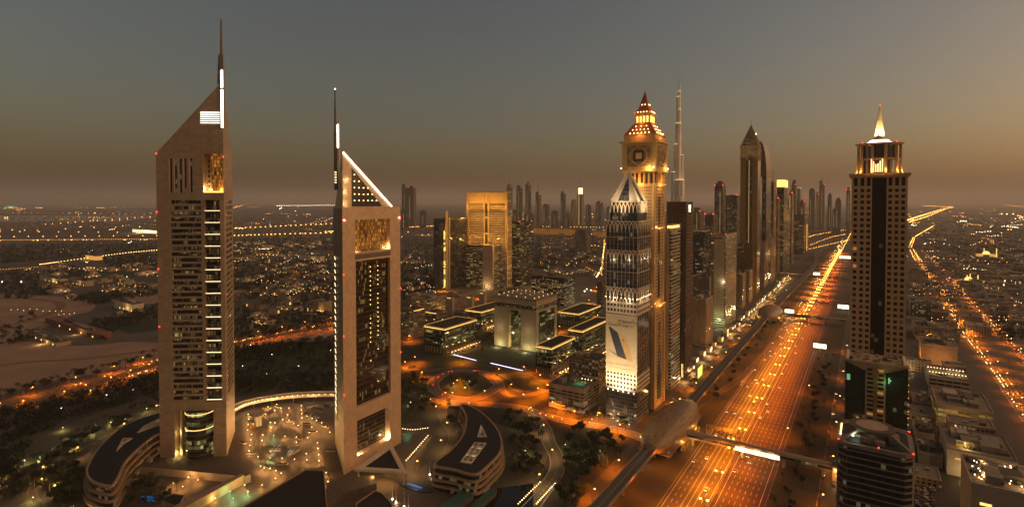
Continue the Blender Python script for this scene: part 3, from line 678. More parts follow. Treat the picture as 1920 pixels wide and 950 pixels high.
    beacon(root, (mx-.7, my, Z(167)), .5, True, 'e_white'); beacon(root, (mx+1.0, my-1.2, Z(246)), .5, True, 'e_white')
    for i in range(5): add_part(lambda m: m.box(mx-1.1, my-1.3, Z(324+i*4.8), mx+.3, my-1.02, Z(322+i*4.8)), 'slit_light', M['e_strip'], root)
    # raking balconies with light strips on the narrow left face
    for i in range(24):
        z = zW*(.16+.62*i/23)
        add_part(lambda m: m.bar(Vector(hb.at(hb.L*.25, z+4.2, .5)), Vector(hb.at(hb.L*.55, z, 1.2)), .55), 'raking_ledge', M['metal'], root)
        add_part(lambda m: m.bar(Vector(hb.at(hb.L*.28, z+4.6, 1.1)), Vector(hb.at(hb.L*.40, z+2.8, 1.3)), .32), 'ledge_light', M['e_strip'], root)
    for px, py in ((641, 412), (750, 406), (644, 515), (644, 630), (645, 740)):
        q = f.hit(px, py); beacon(root, f.at(min(max(q[0], .2), f.L-.2), q[1], .4), .55)
    for py in (410, 540, 660): beacon(root, f.at(f.L-.1, f.hit(750, py)[1], .4), .55)
    for px, py in ((645, 413), (748, 408)): q = f.hit(px, py); beacon(root, f.at(q[0], q[1], .5), .5, True, 'e_white', 'flood_lamp')
hotel_tower()
# ================================================================== CLOCK TOWER
def sq(h): return [(-h, -h), (h, -h), (h, h), (-h, h)]
def clock_tower():
    P, h = corner(1228, 768, 348)
    ctr = P-VX*16.5+UX*16.5; Yc = P.y
    root = thing('clock_tower', 'golden lit tower with a clock storey and stepped red spire', 'skyscraper', ctr, -ANG)
    Z = lambda y: zat(y, Yc)
    zs, z578, zc0, zc1 = Z(347), Z(580), Z(318), Z(266)
    mb = MB(); mb.prism(sq(16.5), 0, z578); mb.build('lower_shaft', M['w_gold'], root)
    mb = MB(); mb.prism(sq(15.6), z578, zs); mb.build('upper_shaft', M['w_gold'], root)
    for k in range(4):                                # corner piers and recessed window strips on each face
        rot = Matrix.Rotation(k*math.pi/2, 4, 'Z')
        def face_part(fn, nm, m):
            b_ = MB(); fn(b_); b_.v = [tuple(rot @ Vector(v)) for v in b_.v]; return b_.build(nm, M[m], root)
        face_part(lambda m: m.box(-3.2, -16.75, 30, 3.2, -16.52, z578-16), 'dark_strip', 'g_dim')
        face_part(lambda m: m.box(-2.6, -15.85, z578+10, 2.6, -15.62, zs-12), 'dark_strip', 'g_dim')
        face_part(lambda m: m.box(-17.4, -17.4, 0, -13.6, -16.55, z578+1), 'corner_pier', 'sandlit'); face_part(lambda m: m.box(13.6, -17.4, 0, 17.38, -16.55, z578+1), 'corner_pier', 'sandlit')
        face_part(lambda m: m.box(-16.4, -16.4, z578, -13, -15.62, zs), 'corner_pier', 'sandlit'); face_part(lambda m: m.box(13, -16.4, z578, 16.38, -15.62, zs), 'corner_pier', 'sandlit')
        face_part(lambda m: m.box(-5, -17.3, 8, 5, -16.6, 34), 'portal', 'black')
        # arcade below the clock
        for i in range(6):
            x = -12.6+i*5.05
            face_part(lambda m: (m.box(x-1.25, -16.0, zs+2, x+1.25, -15.7, zc0-4), m.cyl(x, -15.86, zc0-4.01, zc0-2.6, 1.2, .2, 6)), 'arch_window', 'g_dim')
            face_part(lambda m: m.box(x+1.7, -16.6, zs, x+3.0, -15.65, zc0-1.5), 'pilaster', 'sandlit')
            if k in (0, 1, 3): face_part(lambda m: m.ball((x+2.4, -17.6, zs+1.3), .45, 0, 6, 4), 'uplight', 'e_gold')
        # clock storey
        face_part(lambda m: m.box(-13.2, -18.35, zc0+3.5, 13.2, -18.15, zc1-2.5), 'clock_panel', 'lattice')
        def dial(m):
            r_, zc = 8.8, (zc0+zc1)/2+.5
            m.path([(r_*math.cos(a*math.pi/12), -18.7, zc+r_*math.sin(a*math.pi/12)) for a in range(25)], .5)
            for a in range(4):
                for s in (-1, 1):
                    an = a*math.pi/2; m.bar((12.5*math.cos(an), -18.6, zc+10.5*math.sin(an)), (12.5*math.cos(an+math.pi/2), -18.6, zc+10.5*math.sin(an+math.pi/2)), .4)
            for s in (-1, 1): m.bar((s*13.1, -18.6, zc-11), (s*13.1, -18.6, zc+11), .5); m.bar((-13.1, -18.6, zc+s*11), (13.1, -18.6, zc+s*11), .5)
            for s in (-1, 1):
                for t in (-1, 1): m.bar((s*13, -18.6, zc+t*11), (s*6, -18.6, zc+t*6.3), .35)
        face_part(dial, 'clock_frame', 'sandlit')
        face_part(lambda m: m.box(-5.6, -18.42, (zc0+zc1)/2-5.1, 5.6, -18.36, (zc0+zc1)/2+6.1), 'clock_dial', 'black')
        if k == 0: face_part(lambda m: m.box(-3.2, -18.62, (zc0+zc1)/2-2.5, 3.2, -18.45, (zc0+zc1)/2+3.5), 'dial_plate', 'sandlit')
        else: face_part(lambda m: (m.bar((0, -18.6, (zc0+zc1)/2+.5), (0, -18.6, (zc0+zc1)/2+7), .3), m.bar((0, -18.6, (zc0+zc1)/2+.5), (4, -18.6, (zc0+zc1)/2-2.5), .35)), 'clock_hand', 'sandlit')
    def slab(nm, hw, z0, z1, m='sandlit', hw2=None):
        mb = MB(); mb.taper(sq(hw), z0, sq(hw2 or hw), z1); return mb.build(nm, M[m], root)
    slab('ledge', 17.6, z578-.5, z578+2.2); slab('arcade_wall', 15.6, zs, zc0-1.5)
    slab('ledge', 16.6, zs-1.4, zs+.6); slab('cornice', 19.2, zc0-1.6, zc0+1.2); slab('clock_storey', 18.1, zc0+1.2, zc1)
    slab('cornice', 20.2, zc1, zc1+1.8); slab('attic', 16.5, zc1+1.8, Z(251)); slab('cornice', 17.8, Z(251), Z(249))
    slab('lower_roof', 16.6, Z(249), Z(227), 'redlit', 9.0); slab('lantern', 7.8, Z(227), Z(210), 'sandlit'); slab('cornice', 9.4, Z(210), Z(207.5))
    slab('upper_roof', 9.0, Z(207.5), Z(199), 'redlit', 5.8)
    mb = MB(); mb.taper(sq(5.6), Z(199), sq(.25), Z(164)); mb.build('spire', M['redlit'], root)
    mb = MB(); mb.bar((0, 0, Z(164)), (0, 0, Z(159)), .25); mb.ball((0, 0, Z(164)), .7, 0, 6, 4); mb.build('finial', M['metal'], root)
    for k in range(4):
        rot = Matrix.Rotation(k*math.pi/2, 4, 'Z')
        for r_, (z, hw, n) in enumerate(((Z(247), 16.0, 6), (Z(240), 13.6, 5), (Z(233), 11.2, 3), (Z(205), 8.4, 4), (Z(190), 4.4, 2))):
            for i in range(n):
                x = (i-(n-1)/2)*(1.5*hw/n)
                mb = MB(); mb.ball(rot @ Vector((x, -hw-.2, z)), .5 if r_ else .6, 0, 6, 4); mb.build('dormer_lamp', M['e_star'], root)
        for i in range(4):
            mb = MB(); x = -5.4+i*3.6; mb.v = []; mb.box(x-.9, -8.1, Z(225), x+.9, -7.85, Z(213)); mb.v = [tuple(rot @ Vector(v)) for v in mb.v]; mb.build('lantern_window', M['e_gold'], root)
        light('POINT', rot @ Vector((0, -21.5, zs+2)), 9000, GOLD, root); light('POINT', rot @ Vector((0, -22, Z(251)+1)), 3600, (1, .42, .1), root)
        light('POINT', rot @ Vector((0, -13.5, Z(227)+1)), 1500, GOLD, root); light('POINT', rot @ Vector((11, -22, zc0+2)), 4500, (1, .6, .2), root)
        light('POINT', rot @ Vector((0, -19.5, z578+3)), 3500, GOLD, root); light('POINT', rot @ Vector((0, -26, 12)), 7000, GOLD, root)
        light('POINT', rot @ Vector((9, -9, Z(205)))*1.0, 900, (1, .42, .1), root)
        mb = MB(); mb.ball(rot @ Vector((16, -19.6, zc0+2.4)), .6, 0, 6, 4); mb.build('flood_lamp', M['e_white'], root)
        for i in range(7):
            x = -14+i*4.67; mb = MB(); mb.ball(rot @ Vector((x, -17.9, z578+2.9)), .42, 0, 6, 4); mb.build('uplight', M['e_gold'], root)
    # a lit string course half way up
    zm = Z(430)
    slab('ledge', 16.1, zm-.5, zm+.5)
    for k in range(2):
        rot = Matrix.Rotation(k*math.pi/2, 4, 'Z')
        for i in range(7):
            mb = MB(); mb.ball(rot @ Vector((-14+i*4.67, -16.5, zm+1)), .4, 0, 6, 4); mb.build('uplight', M['e_gold'], root)
        light('POINT', rot @ Vector((0, -18.5, zm+1.5)), 2200, GOLD, root)
clock_tower()
# ================================================================== ADVERT TOWER WITH GOTHIC ARCHES
def ad_tower():
    P, h = corner(1195.5, 794, 414); W = slide(P, -VX, 1137.5, h); L = slide(P, UX, 1219, h)
    root = thing('advert_tower', 'dark glass tower with white pointed arches, a steel pyramid top and a huge phone advert', 'skyscraper', P, -ANG)
    Z = lambda y: zat(y, P.y)
    mb = MB(); mb.box(-W, 0, 0, 0, L, h, 0, 1); mb.build('wall', [M['g_ad'], M['droof']], root)
    fx = [(-W, 0, 0, 0), (0, 0, 0, L), (0, L, -W, L), (-W, L, -W, 0)]   # four faces
    def along(k, t, o):
        x0, y0, x1, y1 = fx[k]; n = ((0, -1), (1, 0), (0, 1), (-1, 0))[k]
        return x0+(x1-x0)*t+n[0]*o, y0+(y1-y0)*t+n[1]*o
    for k in range(4):
        n = 8 if k % 2 == 0 else 7
        for i in range(n+1):
            mb = MB(); a = along(k, i/n, .35); mb.bar((*a, Z(704)), (*a, h), .24); mb.build('mullion', M['pale'], root)
        for y in (446, 478, 512):
            mb = MB(); a, c = along(k, 0, .3), along(k, 1, .3); mb.bar((*a, Z(y)), (*c, Z(y)), .45); mb.build('string_course', M['pale'], root)
        for y0, y1 in ((436, 415), (489, 470), (562, 541)):          # crossing pointed arches
            mb = MB(); z0, z1 = Z(y0), Z(y1)
            for i in range(-1, n+1):
                for s in (1, -1):
                    pts = []
                    for q in range(9):
                        th = q/8*math.pi/2; t = (i+(1-math.cos(th))*1.0+.0) if s > 0 else (i+1-(1-math.cos(th))*1.0)
                        t = i+.5+s*(-.5+1-math.cos(th)) if True else t
                        if 0 <= t/n <= 1: pts.append((*along(k, t/n, .55), z0+(z1-z0)*math.sin(th)))
                    mb.path(pts, .42)
            mb.build('pointed_arches', M['white'], root)['kind'] = 'stuff'
        # punched stone storeys above and below the advert
        for y0, y1, rows in ((592, 563, 3), (736, 703, 4)):
            z0, z1 = Z(y0), Z(y1); mb = MB(); a, c = along(k, 0, .42), along(k, 1, .42); fh = (z1-z0)/rows
            l = math.hypot(c[0]-a[0], c[1]-a[1])
            mb.face([(*a, z0), (*c, z0), (*c, z1), (*a, z1)], [(0, 0), (l, 0), (l, rows*3.4), (0, rows*3.4)])
            mb.build('stone_storeys', M['w_stone'], root)
        for y in (563, 558):
            if y == 558:
                for i in range(n+1):
                    mb = MB(); a = along(k, i/n, .9); mb.ball((*a, Z(561)), .4, 0, 6, 4); mb.build('uplight', M['e_warm'], root)
    for k in (0, 1):
        for t in (.25, .75):
            a = along(k, t, 3.0); light('POINT', (*a, Z(563)), 1500, (1, .78, .5), root)
            a = along(k, t, 2.0); light('POINT', (*a, Z(489)), 900, (1, .78, .5), root)
    # the printed advert on the front
    z0, z1 = Z(704), Z(593)
    ad = MB(); ad.box(-W+.3, -.75, z0, -.2, -.5, z1); ado = ad.build('advert_sheet', M['adsheet'], root)
    def flat(name, pts, m, o):
        mb = MB(); mb.face([(-W+.3+u*(W-.5), -o, z0+v_*(z1-z0)) for u, v_ in pts]); x = mb.build(name, M[m], None); x.parent = ado; return x
    flat('phone_shadow', [(.04, .38), (.40, .27), (.90, .235), (.72, .26), (.42, .31)], 'adgrey', .80)
    flat('phone_back', [(.40, .685), (.62, .64), (.70, .58), (.88, .26), (.86, .24), (.68, .255)], 'adgold', .82)
    flat('phone_rim', [(.08, .76), (.12, .78), (.38, .69), (.68, .26), (.64, .25), (.40, .285), (.36, .31)], 'adblack', .84)
    flat('phone_screen', [(.14, .74), (.34, .675), (.56, .29), (.44, .30)], 'adblue', .86)
    flat('camera_patch', [(.53, .60), (.58, .585), (.62, .545), (.57, .56)], 'adblack', .86)
    def write(txt, u, v_, size, name='lettering', m='adblack'):
        c = bpy.data.curves.new(name, 'FONT'); c.body = txt; c.size = size; c.align_x = 'CENTER'; c.extrude = .01
        t = bpy.data.objects.new(name, c); COL.objects.link(t); bpy.context.view_layer.update()
        me = bpy.data.meshes.new_from_object(t.evaluated_get(bpy.context.evaluated_depsgraph_get())); bpy.data.objects.remove(t)
        me.materials.clear(); me.materials.append(M[m]); o = bpy.data.objects.new(name, me); COL.objects.link(o)
        o.parent = ado; o.location = (-W+.3+u*(W-.5), -.86, z0+v_*(z1-z0)); o.rotation_euler = (R(90), 0, 0); return o
    s = W*.13
    write('\uFE9E\uFEE7\uFEEE\uFEB4\uFEE3\uFE8E\uFEB3', .72, .875, s*1.35); write('Galaxy S7 edge', .40, .80, s*.88); write('S7', .86, .80, s*.88)
    write('\u0631\uFE98\uFEDB\u0623\u0648 \uFED2\uFE97\uFE8E\uFEEB \uFEDA\uFE97\uFEAE\uFEDC\uFED3 \uFEAE\uFEF4\uFECF', .5, .135, s*.80, m='adgrey'); write('Rethink what a phone can do', .5, .075, s*.52, m='adgrey')
    for i in range(6):
        a = along(0, (i+.5)/6, 1.2); mb = MB(); mb.ball((*a, Z(738)), .5, 0, 6, 4); mb.build('floodlight', M['e_white'], root)
    for i in range(3):
        q = (-W*(.15+.35*i), -30, 14); light('SPOT', q, 150000, (1, .80, .50), root, .5, 70, aim(q, (-W*.5, 0, 62)))
        q = (-W*(.15+.35*i), -9, 4); light('POINT', q, 1800, (1, .80, .50), root)
    # floodlight posts' glare at the foot
    # dark drum, lit crown and pyramid
    ctr = (-W/2, L/2); hw = W*.44
    def S(h_): return [(ctr[0]-h_, ctr[1]-h_), (ctr[0]+h_, ctr[1]-h_), (ctr[0]+h_, ctr[1]+h_), (ctr[0]-h_, ctr[1]+h_)]
    mb = MB(); mb.prism(S(hw*.98), h, Z(399)); mb.build('setback_storey', M['g_dim'], root)
    mb = MB(); mb.prism(S(hw*.93), Z(399), Z(378)); mb.build('crown_wall', M['g_off'], root)
    for k in range(4):
        rot = Matrix.Translation((*ctr, 0)) @ Matrix.Rotation(k*math.pi/2, 4, 'Z')
        mb = MB(); n = 7
        for i in range(-1, n+1):
            for s in (1, -1):
                pts = []
                for q in range(8):
                    th = q/7*math.pi/2; t = i+.5+s*(-.5+1-math.cos(th))
                    if 0 <= t/n <= 1: pts.append((-hw+2*hw*t/n, -hw-.1, Z(399)+(Z(378)-Z(399))*math.sin(th)))
                mb.path(pts, .45)
        mb.v = [tuple(rot @ Vector(v)) for v in mb.v]; mb.build('crown_arches', M['white'], root)['kind'] = 'stuff'
        light('POINT', rot @ Vector((0, -hw-2.5, Z(399)+.5)), 2600, (1, .75, .4), root)
        zb, za = Z(377), Z(315); p = rot @ Vector((0, 0, za))
        for s in (-1, 1):                             # two pale fins rising to the apex on every side
            mb = MB(); a, c = rot @ Vector((s*hw, -hw, zb)), rot @ Vector((s*hw*.42, -hw, zb))
            d = rot @ Vector((s*.05, -.3, za-6)); mb.face([a, c, d, p] if s < 0 else [c, a, p, d]); mb.build('pyramid_fin', M['whitefin'], root)
        mb = MB(); mb.face([rot @ Vector((-hw*.42, -hw*.92, zb)), rot @ Vector((hw*.42, -hw*.92, zb)), rot @ Vector((0, -.2, za-8))], [(0, 0), (10, 0), (5, 20)]); mb.build('pyramid_glazing', M['g_ad'], root)
        light('POINT', rot @ Vector((0, -hw-9, zb+2)), 13000, (1, .80, .50), root)  # bare light added off each side to brighten the fins
    mb = MB(); mb.bar((*ctr, Z(316)), (*ctr, Z(312)), .3); mb.build('finial', M['metal'], root)
ad_tower()
# ================================================================== THE NEEDLE TOWER FAR AWAY
def needle():
    Y = 2650.0; Z = lambda y: zat(y, Y); X = lambda x: xat(x, Y, 400)
    root = thing('needle_tower', 'tallest far off silver tower rising in setbacks to a thin needle', 'skyscraper', (X(1272), Y, 0))
    k = Y/FPX
    for x0, x1, yt in ((1258.5, 1267, 323), (1263, 1271, 271), (1264, 1284, 338), (1275, 1282, 291), (1266, 1277, 232), (1268.5, 1276.5, 206), (1267.5, 1274, 182), (1270, 1276, 172)):
        cx, r = (x0+x1)/2, (x1-x0)/2*k
        add_part(lambda m: (m.cyl(X(cx), Y, 0, Z(yt), r, None, 10)), 'setback_shaft', M['needle'], root)
        add_part(lambda m: m.cyl(X(cx), Y, Z(yt)+.01, Z(yt)+2.2, r*.98, None, 10), 'terrace_light', M['e_need'], root)
    add_part(lambda m: m.cyl(X(1272.8), Y, 0, Z(160), 1.6*k, 1.4*k, 8), 'core', M['needle'], root)
    add_part(lambda m: m.cyl(X(1273), Y, Z(160), Z(136), 1.0*k, .3*k, 8), 'needle', M['needle'], root)
needle()
# ================================================================== DARK TOWER WITH THE LIT SPIRE, RIGHT OF THE HIGHWAY
def spire_tower():
    Y = gp(1594, 740).y; h = zat(333, Y); P = Vector((xat(1597, Y, h), Y, 0))
    W = slide(P, VX, 1702.5, h); D = 34.0
    root = thing('spire_tower', 'beige gridded tower with a dark centre strip, round crown and glowing spire', 'skyscraper', P, -ANG)
    Z = lambda y: zat(y, Y)
    F = Face((0, 0), (W, 0)); rows = 29; z0 = Z(664); z1 = Z(352); fh = (z1-z0)/rows
    cols = [.075, .20, .315, .70, .815, .925]; cw = W*.066
    holes = []; wins = []
    for r_ in range(rows):
        for c in cols:
            hz = z0+r_*fh
            q = (W*c-cw/2, W*c+cw/2, hz+fh*.22, hz+fh*.78, .7); holes.append(q); wins.append(q)
    for c in cols:
        q = (W*c-cw/2, W*c+cw/2, Z(349), Z(334), .7); holes.append(q); wins.append(q)
    strip_ = (W*.375, W*.635, 40, Z(334), 1.6); holes.append(strip_)
    mb = MB(); F.wall(mb, 0, W, 0, h, holes, 0)
    mb.face([(W, 0, 0), (W, D, 0), (W, D, h), (W, 0, h)], [(0, 0), (D, 0), (D, h), (0, h)], 1); mb.face([(0, D, 0), (0, 0, 0), (0, 0, h), (0, D, h)], [(0, 0), (D, 0), (D, h), (0, h)], 1)
    mb.face([(W, D, 0), (0, D, 0), (0, D, h), (W, D, h)], [(0, 0), (W, 0), (W, h), (0, h)], 1); mb.face([(0, 0, h), (W, 0, h), (W, D, h), (0, D, h)], None, 0)
    mb.build('wall', [M['sp_stone'], M['sp_side']], root)
    order = sorted(range(len(wins)), key=lambda i: -wins[i][2])
    rest = MB()
    for n, i in enumerate(order):
        q = wins[i]; m = rest if n >= 96 else MB()
        F.quad(m, q[0], q[1], q[2], q[3], -.66)
        if n < 96: m.build('window_pane', M['sp_lit'] if rnd.random() < .05 else M['sp_glass'], root)
    o = rest.build('window_panes', M['sp_glass2'], root); o['kind'] = 'stuff'
    mb = MB(); F.quad(mb, *strip_[:4], -1.55); mb.build('centre_glazing', M['sp_glass2'], root)
    mb = MB(); mb.box(-1.6, -1.6, h, W+1.6, D+1.6, h+1.4); mb.box(-2.6, -2.6, h+1.4, W+2.6, D+2.6, h+4); mb.build('cornice', M['sp_stone'], root)
    # round crown
    cx, cy_ = W*.5, D*.5; r_ = W*.385; zc0, zc1 = h+4, Z(272)
    mb = MB(); mb.cyl(cx, cy_, zc0, zc1-.5, r_*.9, None, 32); mb.build('crown_drum', M['g_crown'], root)
    mb = MB(); mb.cyl(cx, cy_, zc0+(zc1-zc0)*.46, zc0+(zc1-zc0)*.53, r_*.98, None, 32); mb.build('crown_ring', M['sp_stone'], root)
    for i in range(10):
        an = -math.pi/2+(i-.5-.04)*2*math.pi/10; c = (cx+r_*math.cos(an), cy_+r_*math.sin(an))
        mb = MB(); mb.cyl(*c, zc0, zc1-.5, 1.35, None, 8); mb.build('crown_column', M['sp_stone'], root)
        p = (cx+(r_+1.9)*math.cos(an), cy_+(r_+1.9)*math.sin(an), zc0+1.2)
        mb = MB(); mb.ball(p, .7, 0, 6, 4); mb.build('uplight', M['e_gold'], root)
        if math.sin(an) < .35: light('POINT', (cx+(r_+2.4)*math.cos(an), cy_+(r_+2.4)*math.sin(an), zc0+3.4), 3000, (1, .40, .07), root)
    mb = MB(); mb.cyl(cx, cy_, zc1-.5, zc1+.5, r_*1.02, r_*1.17, 32); mb.cyl(cx, cy_, zc1+.5, zc1+1.3, r_*1.17, None, 32); mb.build('crown_roof', M['sp_stone'], root)
    rr = [(.62, Z(267)), (.44, Z(263)), (.28, Z(259))]
    z = zc1+1.3
    for i, (q, zt) in enumerate(rr):
        mb = MB(); mb.cyl(cx, cy_, z, zt, r_*q, None, 24); mb.build('roof_step', M['sp_stone'], root)
        if i < 2:
            mb = MB(); mb.cyl(cx, cy_, zt-1.0, zt-.2, r_*q+.25, None, 24); mb.build('step_light', M['e_white'], root)
        z = zt
    mb = MB(); mb.cyl(cx, cy_, z, z+1, r_*.22, None, 12); mb.cyl(cx, cy_, z+1, Z(198), r_*.23, r_*.03, 10); mb.build('spire', M['spirewhite'], root)
    mb = MB(); mb.ball((cx, cy_, Z(197)), .7, 0, 6, 4); mb.build('warning_light', M['e_red'], root)
    for i in range(6):
        an = -math.pi/2+i*math.pi/3+.3; p = (cx+r_*.36*math.cos(an), cy_+r_*.36*math.sin(an), z+.6)
        light('SPOT', p, 80000, (1, .68, .26), root, .3, 60, aim(p, (cx, cy_, z+12)))
    for i in (-1, 1):
        mb = MB(); mb.ball((cx+i*r_*.8, cy_-r_*.75, zc1+1.8), .55, 0, 6, 4); mb.build('warning_light', M['e_red'], root)
    # the lit emblem of upright bars on the crown
    hs = [(0, 1.0), (.0, .86), (.0, .60), (.12, .74), (.0, .92), (0, 1.0)]; xb = cx-r_*.40; zb = zc0+1.2; hh = (zc1-zc0)*.44
    mb = MB()
    for i, (lo, hi) in enumerate(((0, 1), (0, .82), (0, .60), (0, .66), (0, .85), (0, 1))):
        x = xb+i*1.95; mb.box(x, cy_-r_-2.2, zb+lo*hh, x+1.05, cy_-r_-1.7, zb+hi*hh)
    mb.build('emblem', M['e_embl'], root)['kind'] = 'stuff'
    return root, W, Y
SPT, SPW, SPY = spire_tower()
M['e_dimgold2'] = emit('roof_edge_glow', (1, .45, .08), .8)
M['w_brown'] = windows('dark_brown_facade', 2.6, 4.0, .03, .8, .5, .3, (.085, .06, .045)); M['brownl'] = solid('brown_balcony', (.17, .11, .07))
M['banner'] = solid('faded_banner', (.42, .39, .30), .8, .12, .06); M['bannerdark'] = solid('banner_print', (.24, .20, .15), .8)
M['w_pyr'] = windows('bronze_glass', 2.2, 4.2, .05, .7, .10, .14, (.16, .11, .05), (.05, .036, .016)); M['pyrgold'] = solid('bronze_cladding', (.26, .18, .075), .4, .15, .05, .3)
M['g_pyr'] = windows('pyramid_glass', 2.5, 4, .25, .35, .12, .12, (.2, .15, .08), (.09, .065, .035)); M['e_dimgold'] = emit('dim_gold_rib', (1, .62, .2), .35)
M['metal2'] = solid('dull_bronze_metal', (.13, .105, .085), .4, .1, 1, .5)
M['w_teal'] = windows('teal_glass', 2.4, 3.8, .10, .7, .08, .1, (.06, .06, .055), (.012, .026, .026))
M['g_park'] = windows('car_park_opening', 7, 3.4, .35, .35, .12, 0, (.42, .36, .30), (.03, .028, .025), (1, .75, .3), (1, .9, .55))
M['g_tow'] = windows('yellow_lit_office_glass', 1.5, 4.2, .30, .9, .15, .0, (.02, .018, .016), ca=(1, .55, .12), cb=(1, .75, .35)); M['poolglow'] = solid('lit_pool', (.05, .30, .20), .15); M['fin'] = solid('gold_stone', (.50, .40, .24), .6, .1); M['idx'] = windows('index_glass', 2.0, 4.4, .6, .35, .16, .2, (.36, .28, .15), (.05, .038, .02))
# ================================================================== HIGHWAY ROW, left of the road
# name, label, cx, xl, xr, ty, v, keywords
r, W, L, h = block('glass_office', 'slim pale concrete and green glass office beside the golden clock tower', 'office building', 1259, 0, 1249, 1276, 428, 'stone', 'g_grn', 3.9, v=-183, units=1, bo=.08)
mb = MB(); mb.box(-W-.5, -.6, h+3, W*.02+.5, L+.6, h+4.2); mb.build('canopy_roof', M['pale'], r); mb = MB(); mb.box(-W+1, 1, h-.5, -1, L-1, h+3); mb.build('lit_penthouse', M['e_lime2'] if 'e_lime2' in M else M['e_gold'], r)
mb = MB(); mb.box(-W*.98, -.3, 0, -W*.42, -.05, h-1); mb.build('concrete_core', M['stone'], r)
r, W, L, h = block('dark_tower', 'flat topped dark brown tower with one white floodlight near its top', 'skyscraper', 1286, 0, 1250, 1299.5, 378, 'w_brown', None, v=-180, units=0, roof='droof', par='dgrey')
for i in range(5):
    mb = MB(); x = -W+W*(i+.5)/5; mb.box(x-.8, -.5, 0, x+.8, -.02, h-14); mb.build('facade_pier', M['dgrey'], r)
for i in range(34):
    z = h-10-i*4.0
    if z < 10: break
    mb = MB(); mb.box(.02, 2, z, 1.3, L-2, z+1.0); mb.build('balcony', M['brownl'], r)
mb = MB(); mb.box(-.5, L*.45, h-12, .5, L*.6, h-4); mb.build('floodlight', M['e_white'], r)
for i in range(2):
    mb = MB(); mb.box(-W*(.12+.22*i)-1, -.5, 2, -W*(.12+.22*i)+1, -.2, 18); mb.build('door_light', M['e_shop'], r)
def flats(name, label, cx, xl, xr, ty, v, mat='w_pale', fh=3.4, balcony=True, **k):
    r, W, L, h = block(name, label, 'apartment building', cx, 0, xl, xr, ty, mat, None, v=v, par='pale', **k)
    if balcony:
        n = int((h-6)/fh)
        for i in range(n):
            z = 5+i*fh; mb = MB()
            mb.box(-W*.95, -1.2, z, -W*.62, .02, z+1.05); mb.box(-W*.38, -1.2, z, -W*.05, .02, z+1.05); mb.box(-.02, L*.1, z, 1.2, L*.4, z+1.05); mb.box(-.02, L*.6, z, 1.2, L*.9, z+1.05)
            mb.build('balcony_tier', M[k.get('bal', 'beige')] if 'bal' in k else M['beige'], r)
    return r, W, L, h
flats('apartment_building', 'beige balcony block right of the dark brown tower', 1324, 1299, 1337, 561, -196)
r, W, L, h = block('banner_tower', 'pale tower wearing a tall faded printed banner on its front', 'office building', 1361, 0, 1334, 1381, 440, 'stone', 'g_grn', 3.9, v=-196, units=1, bo=.08)
mb = MB(); mb.box(-W*.80, -.7, 22, -W*.10, -.4, h-8); bn = mb.build('printed_banner', M['banner'], r)
for i, (u, z) in enumerate(((.5, .86), (.62, .70), (.40, .55), (.48, .43), (.42, .33))):
    mb = MB(); cx_, cz = -W*.80+W*.70*u, 22+(h-30)*z
    mb.path([(cx_+2.6*math.cos(a*.6+i), -.75, cz+3.4*math.sin(a*.6+i)) for a in range(8)], .35); mb.build('banner_figure', M['bannerdark'], bn)
for i, tx in enumerate(('PUT', 'YOUR', 'AD HERE')):
    c = bpy.data.curves.new('lettering', 'FONT'); c.body = tx; c.size = W*.16; c.align_x = 'CENTER'
    t = bpy.data.objects.new('lettering', c); COL.objects.link(t); bpy.context.view_layer.update()
    me = bpy.data.meshes.new_from_object(t.evaluated_get(bpy.context.evaluated_depsgraph_get())); bpy.data.objects.remove(t); me.materials.clear(); me.materials.append(M['bannerdark'])
    o = bpy.data.objects.new('lettering', me); COL.objects.link(o); o.parent = bn; o.location = (-W*.45, -.76, 22+(h-30)*(.24-.055*i)); o.rotation_euler = (R(90), 0, 0)
for x in (-W, 0): beacon(r, (x, 0, h+1), .6, False)
mb = MB(); mb.ball((-W*.08, -1.4, h*.5), .6, 0, 6, 4); mb.build('flood_lamp', M['e_white'], r)
light('POINT', (-W*.45, -9, 12), 9000, (.8, 1, .55), r); light('POINT', (-W*.1, -5, h*.5), 2500, (1, .9, .6), r)
mb = MB(); mb.ball((-W*.45, -3, 16), .8, 0, 6, 4); mb.build('flood_lamp', M['e_board'], r)
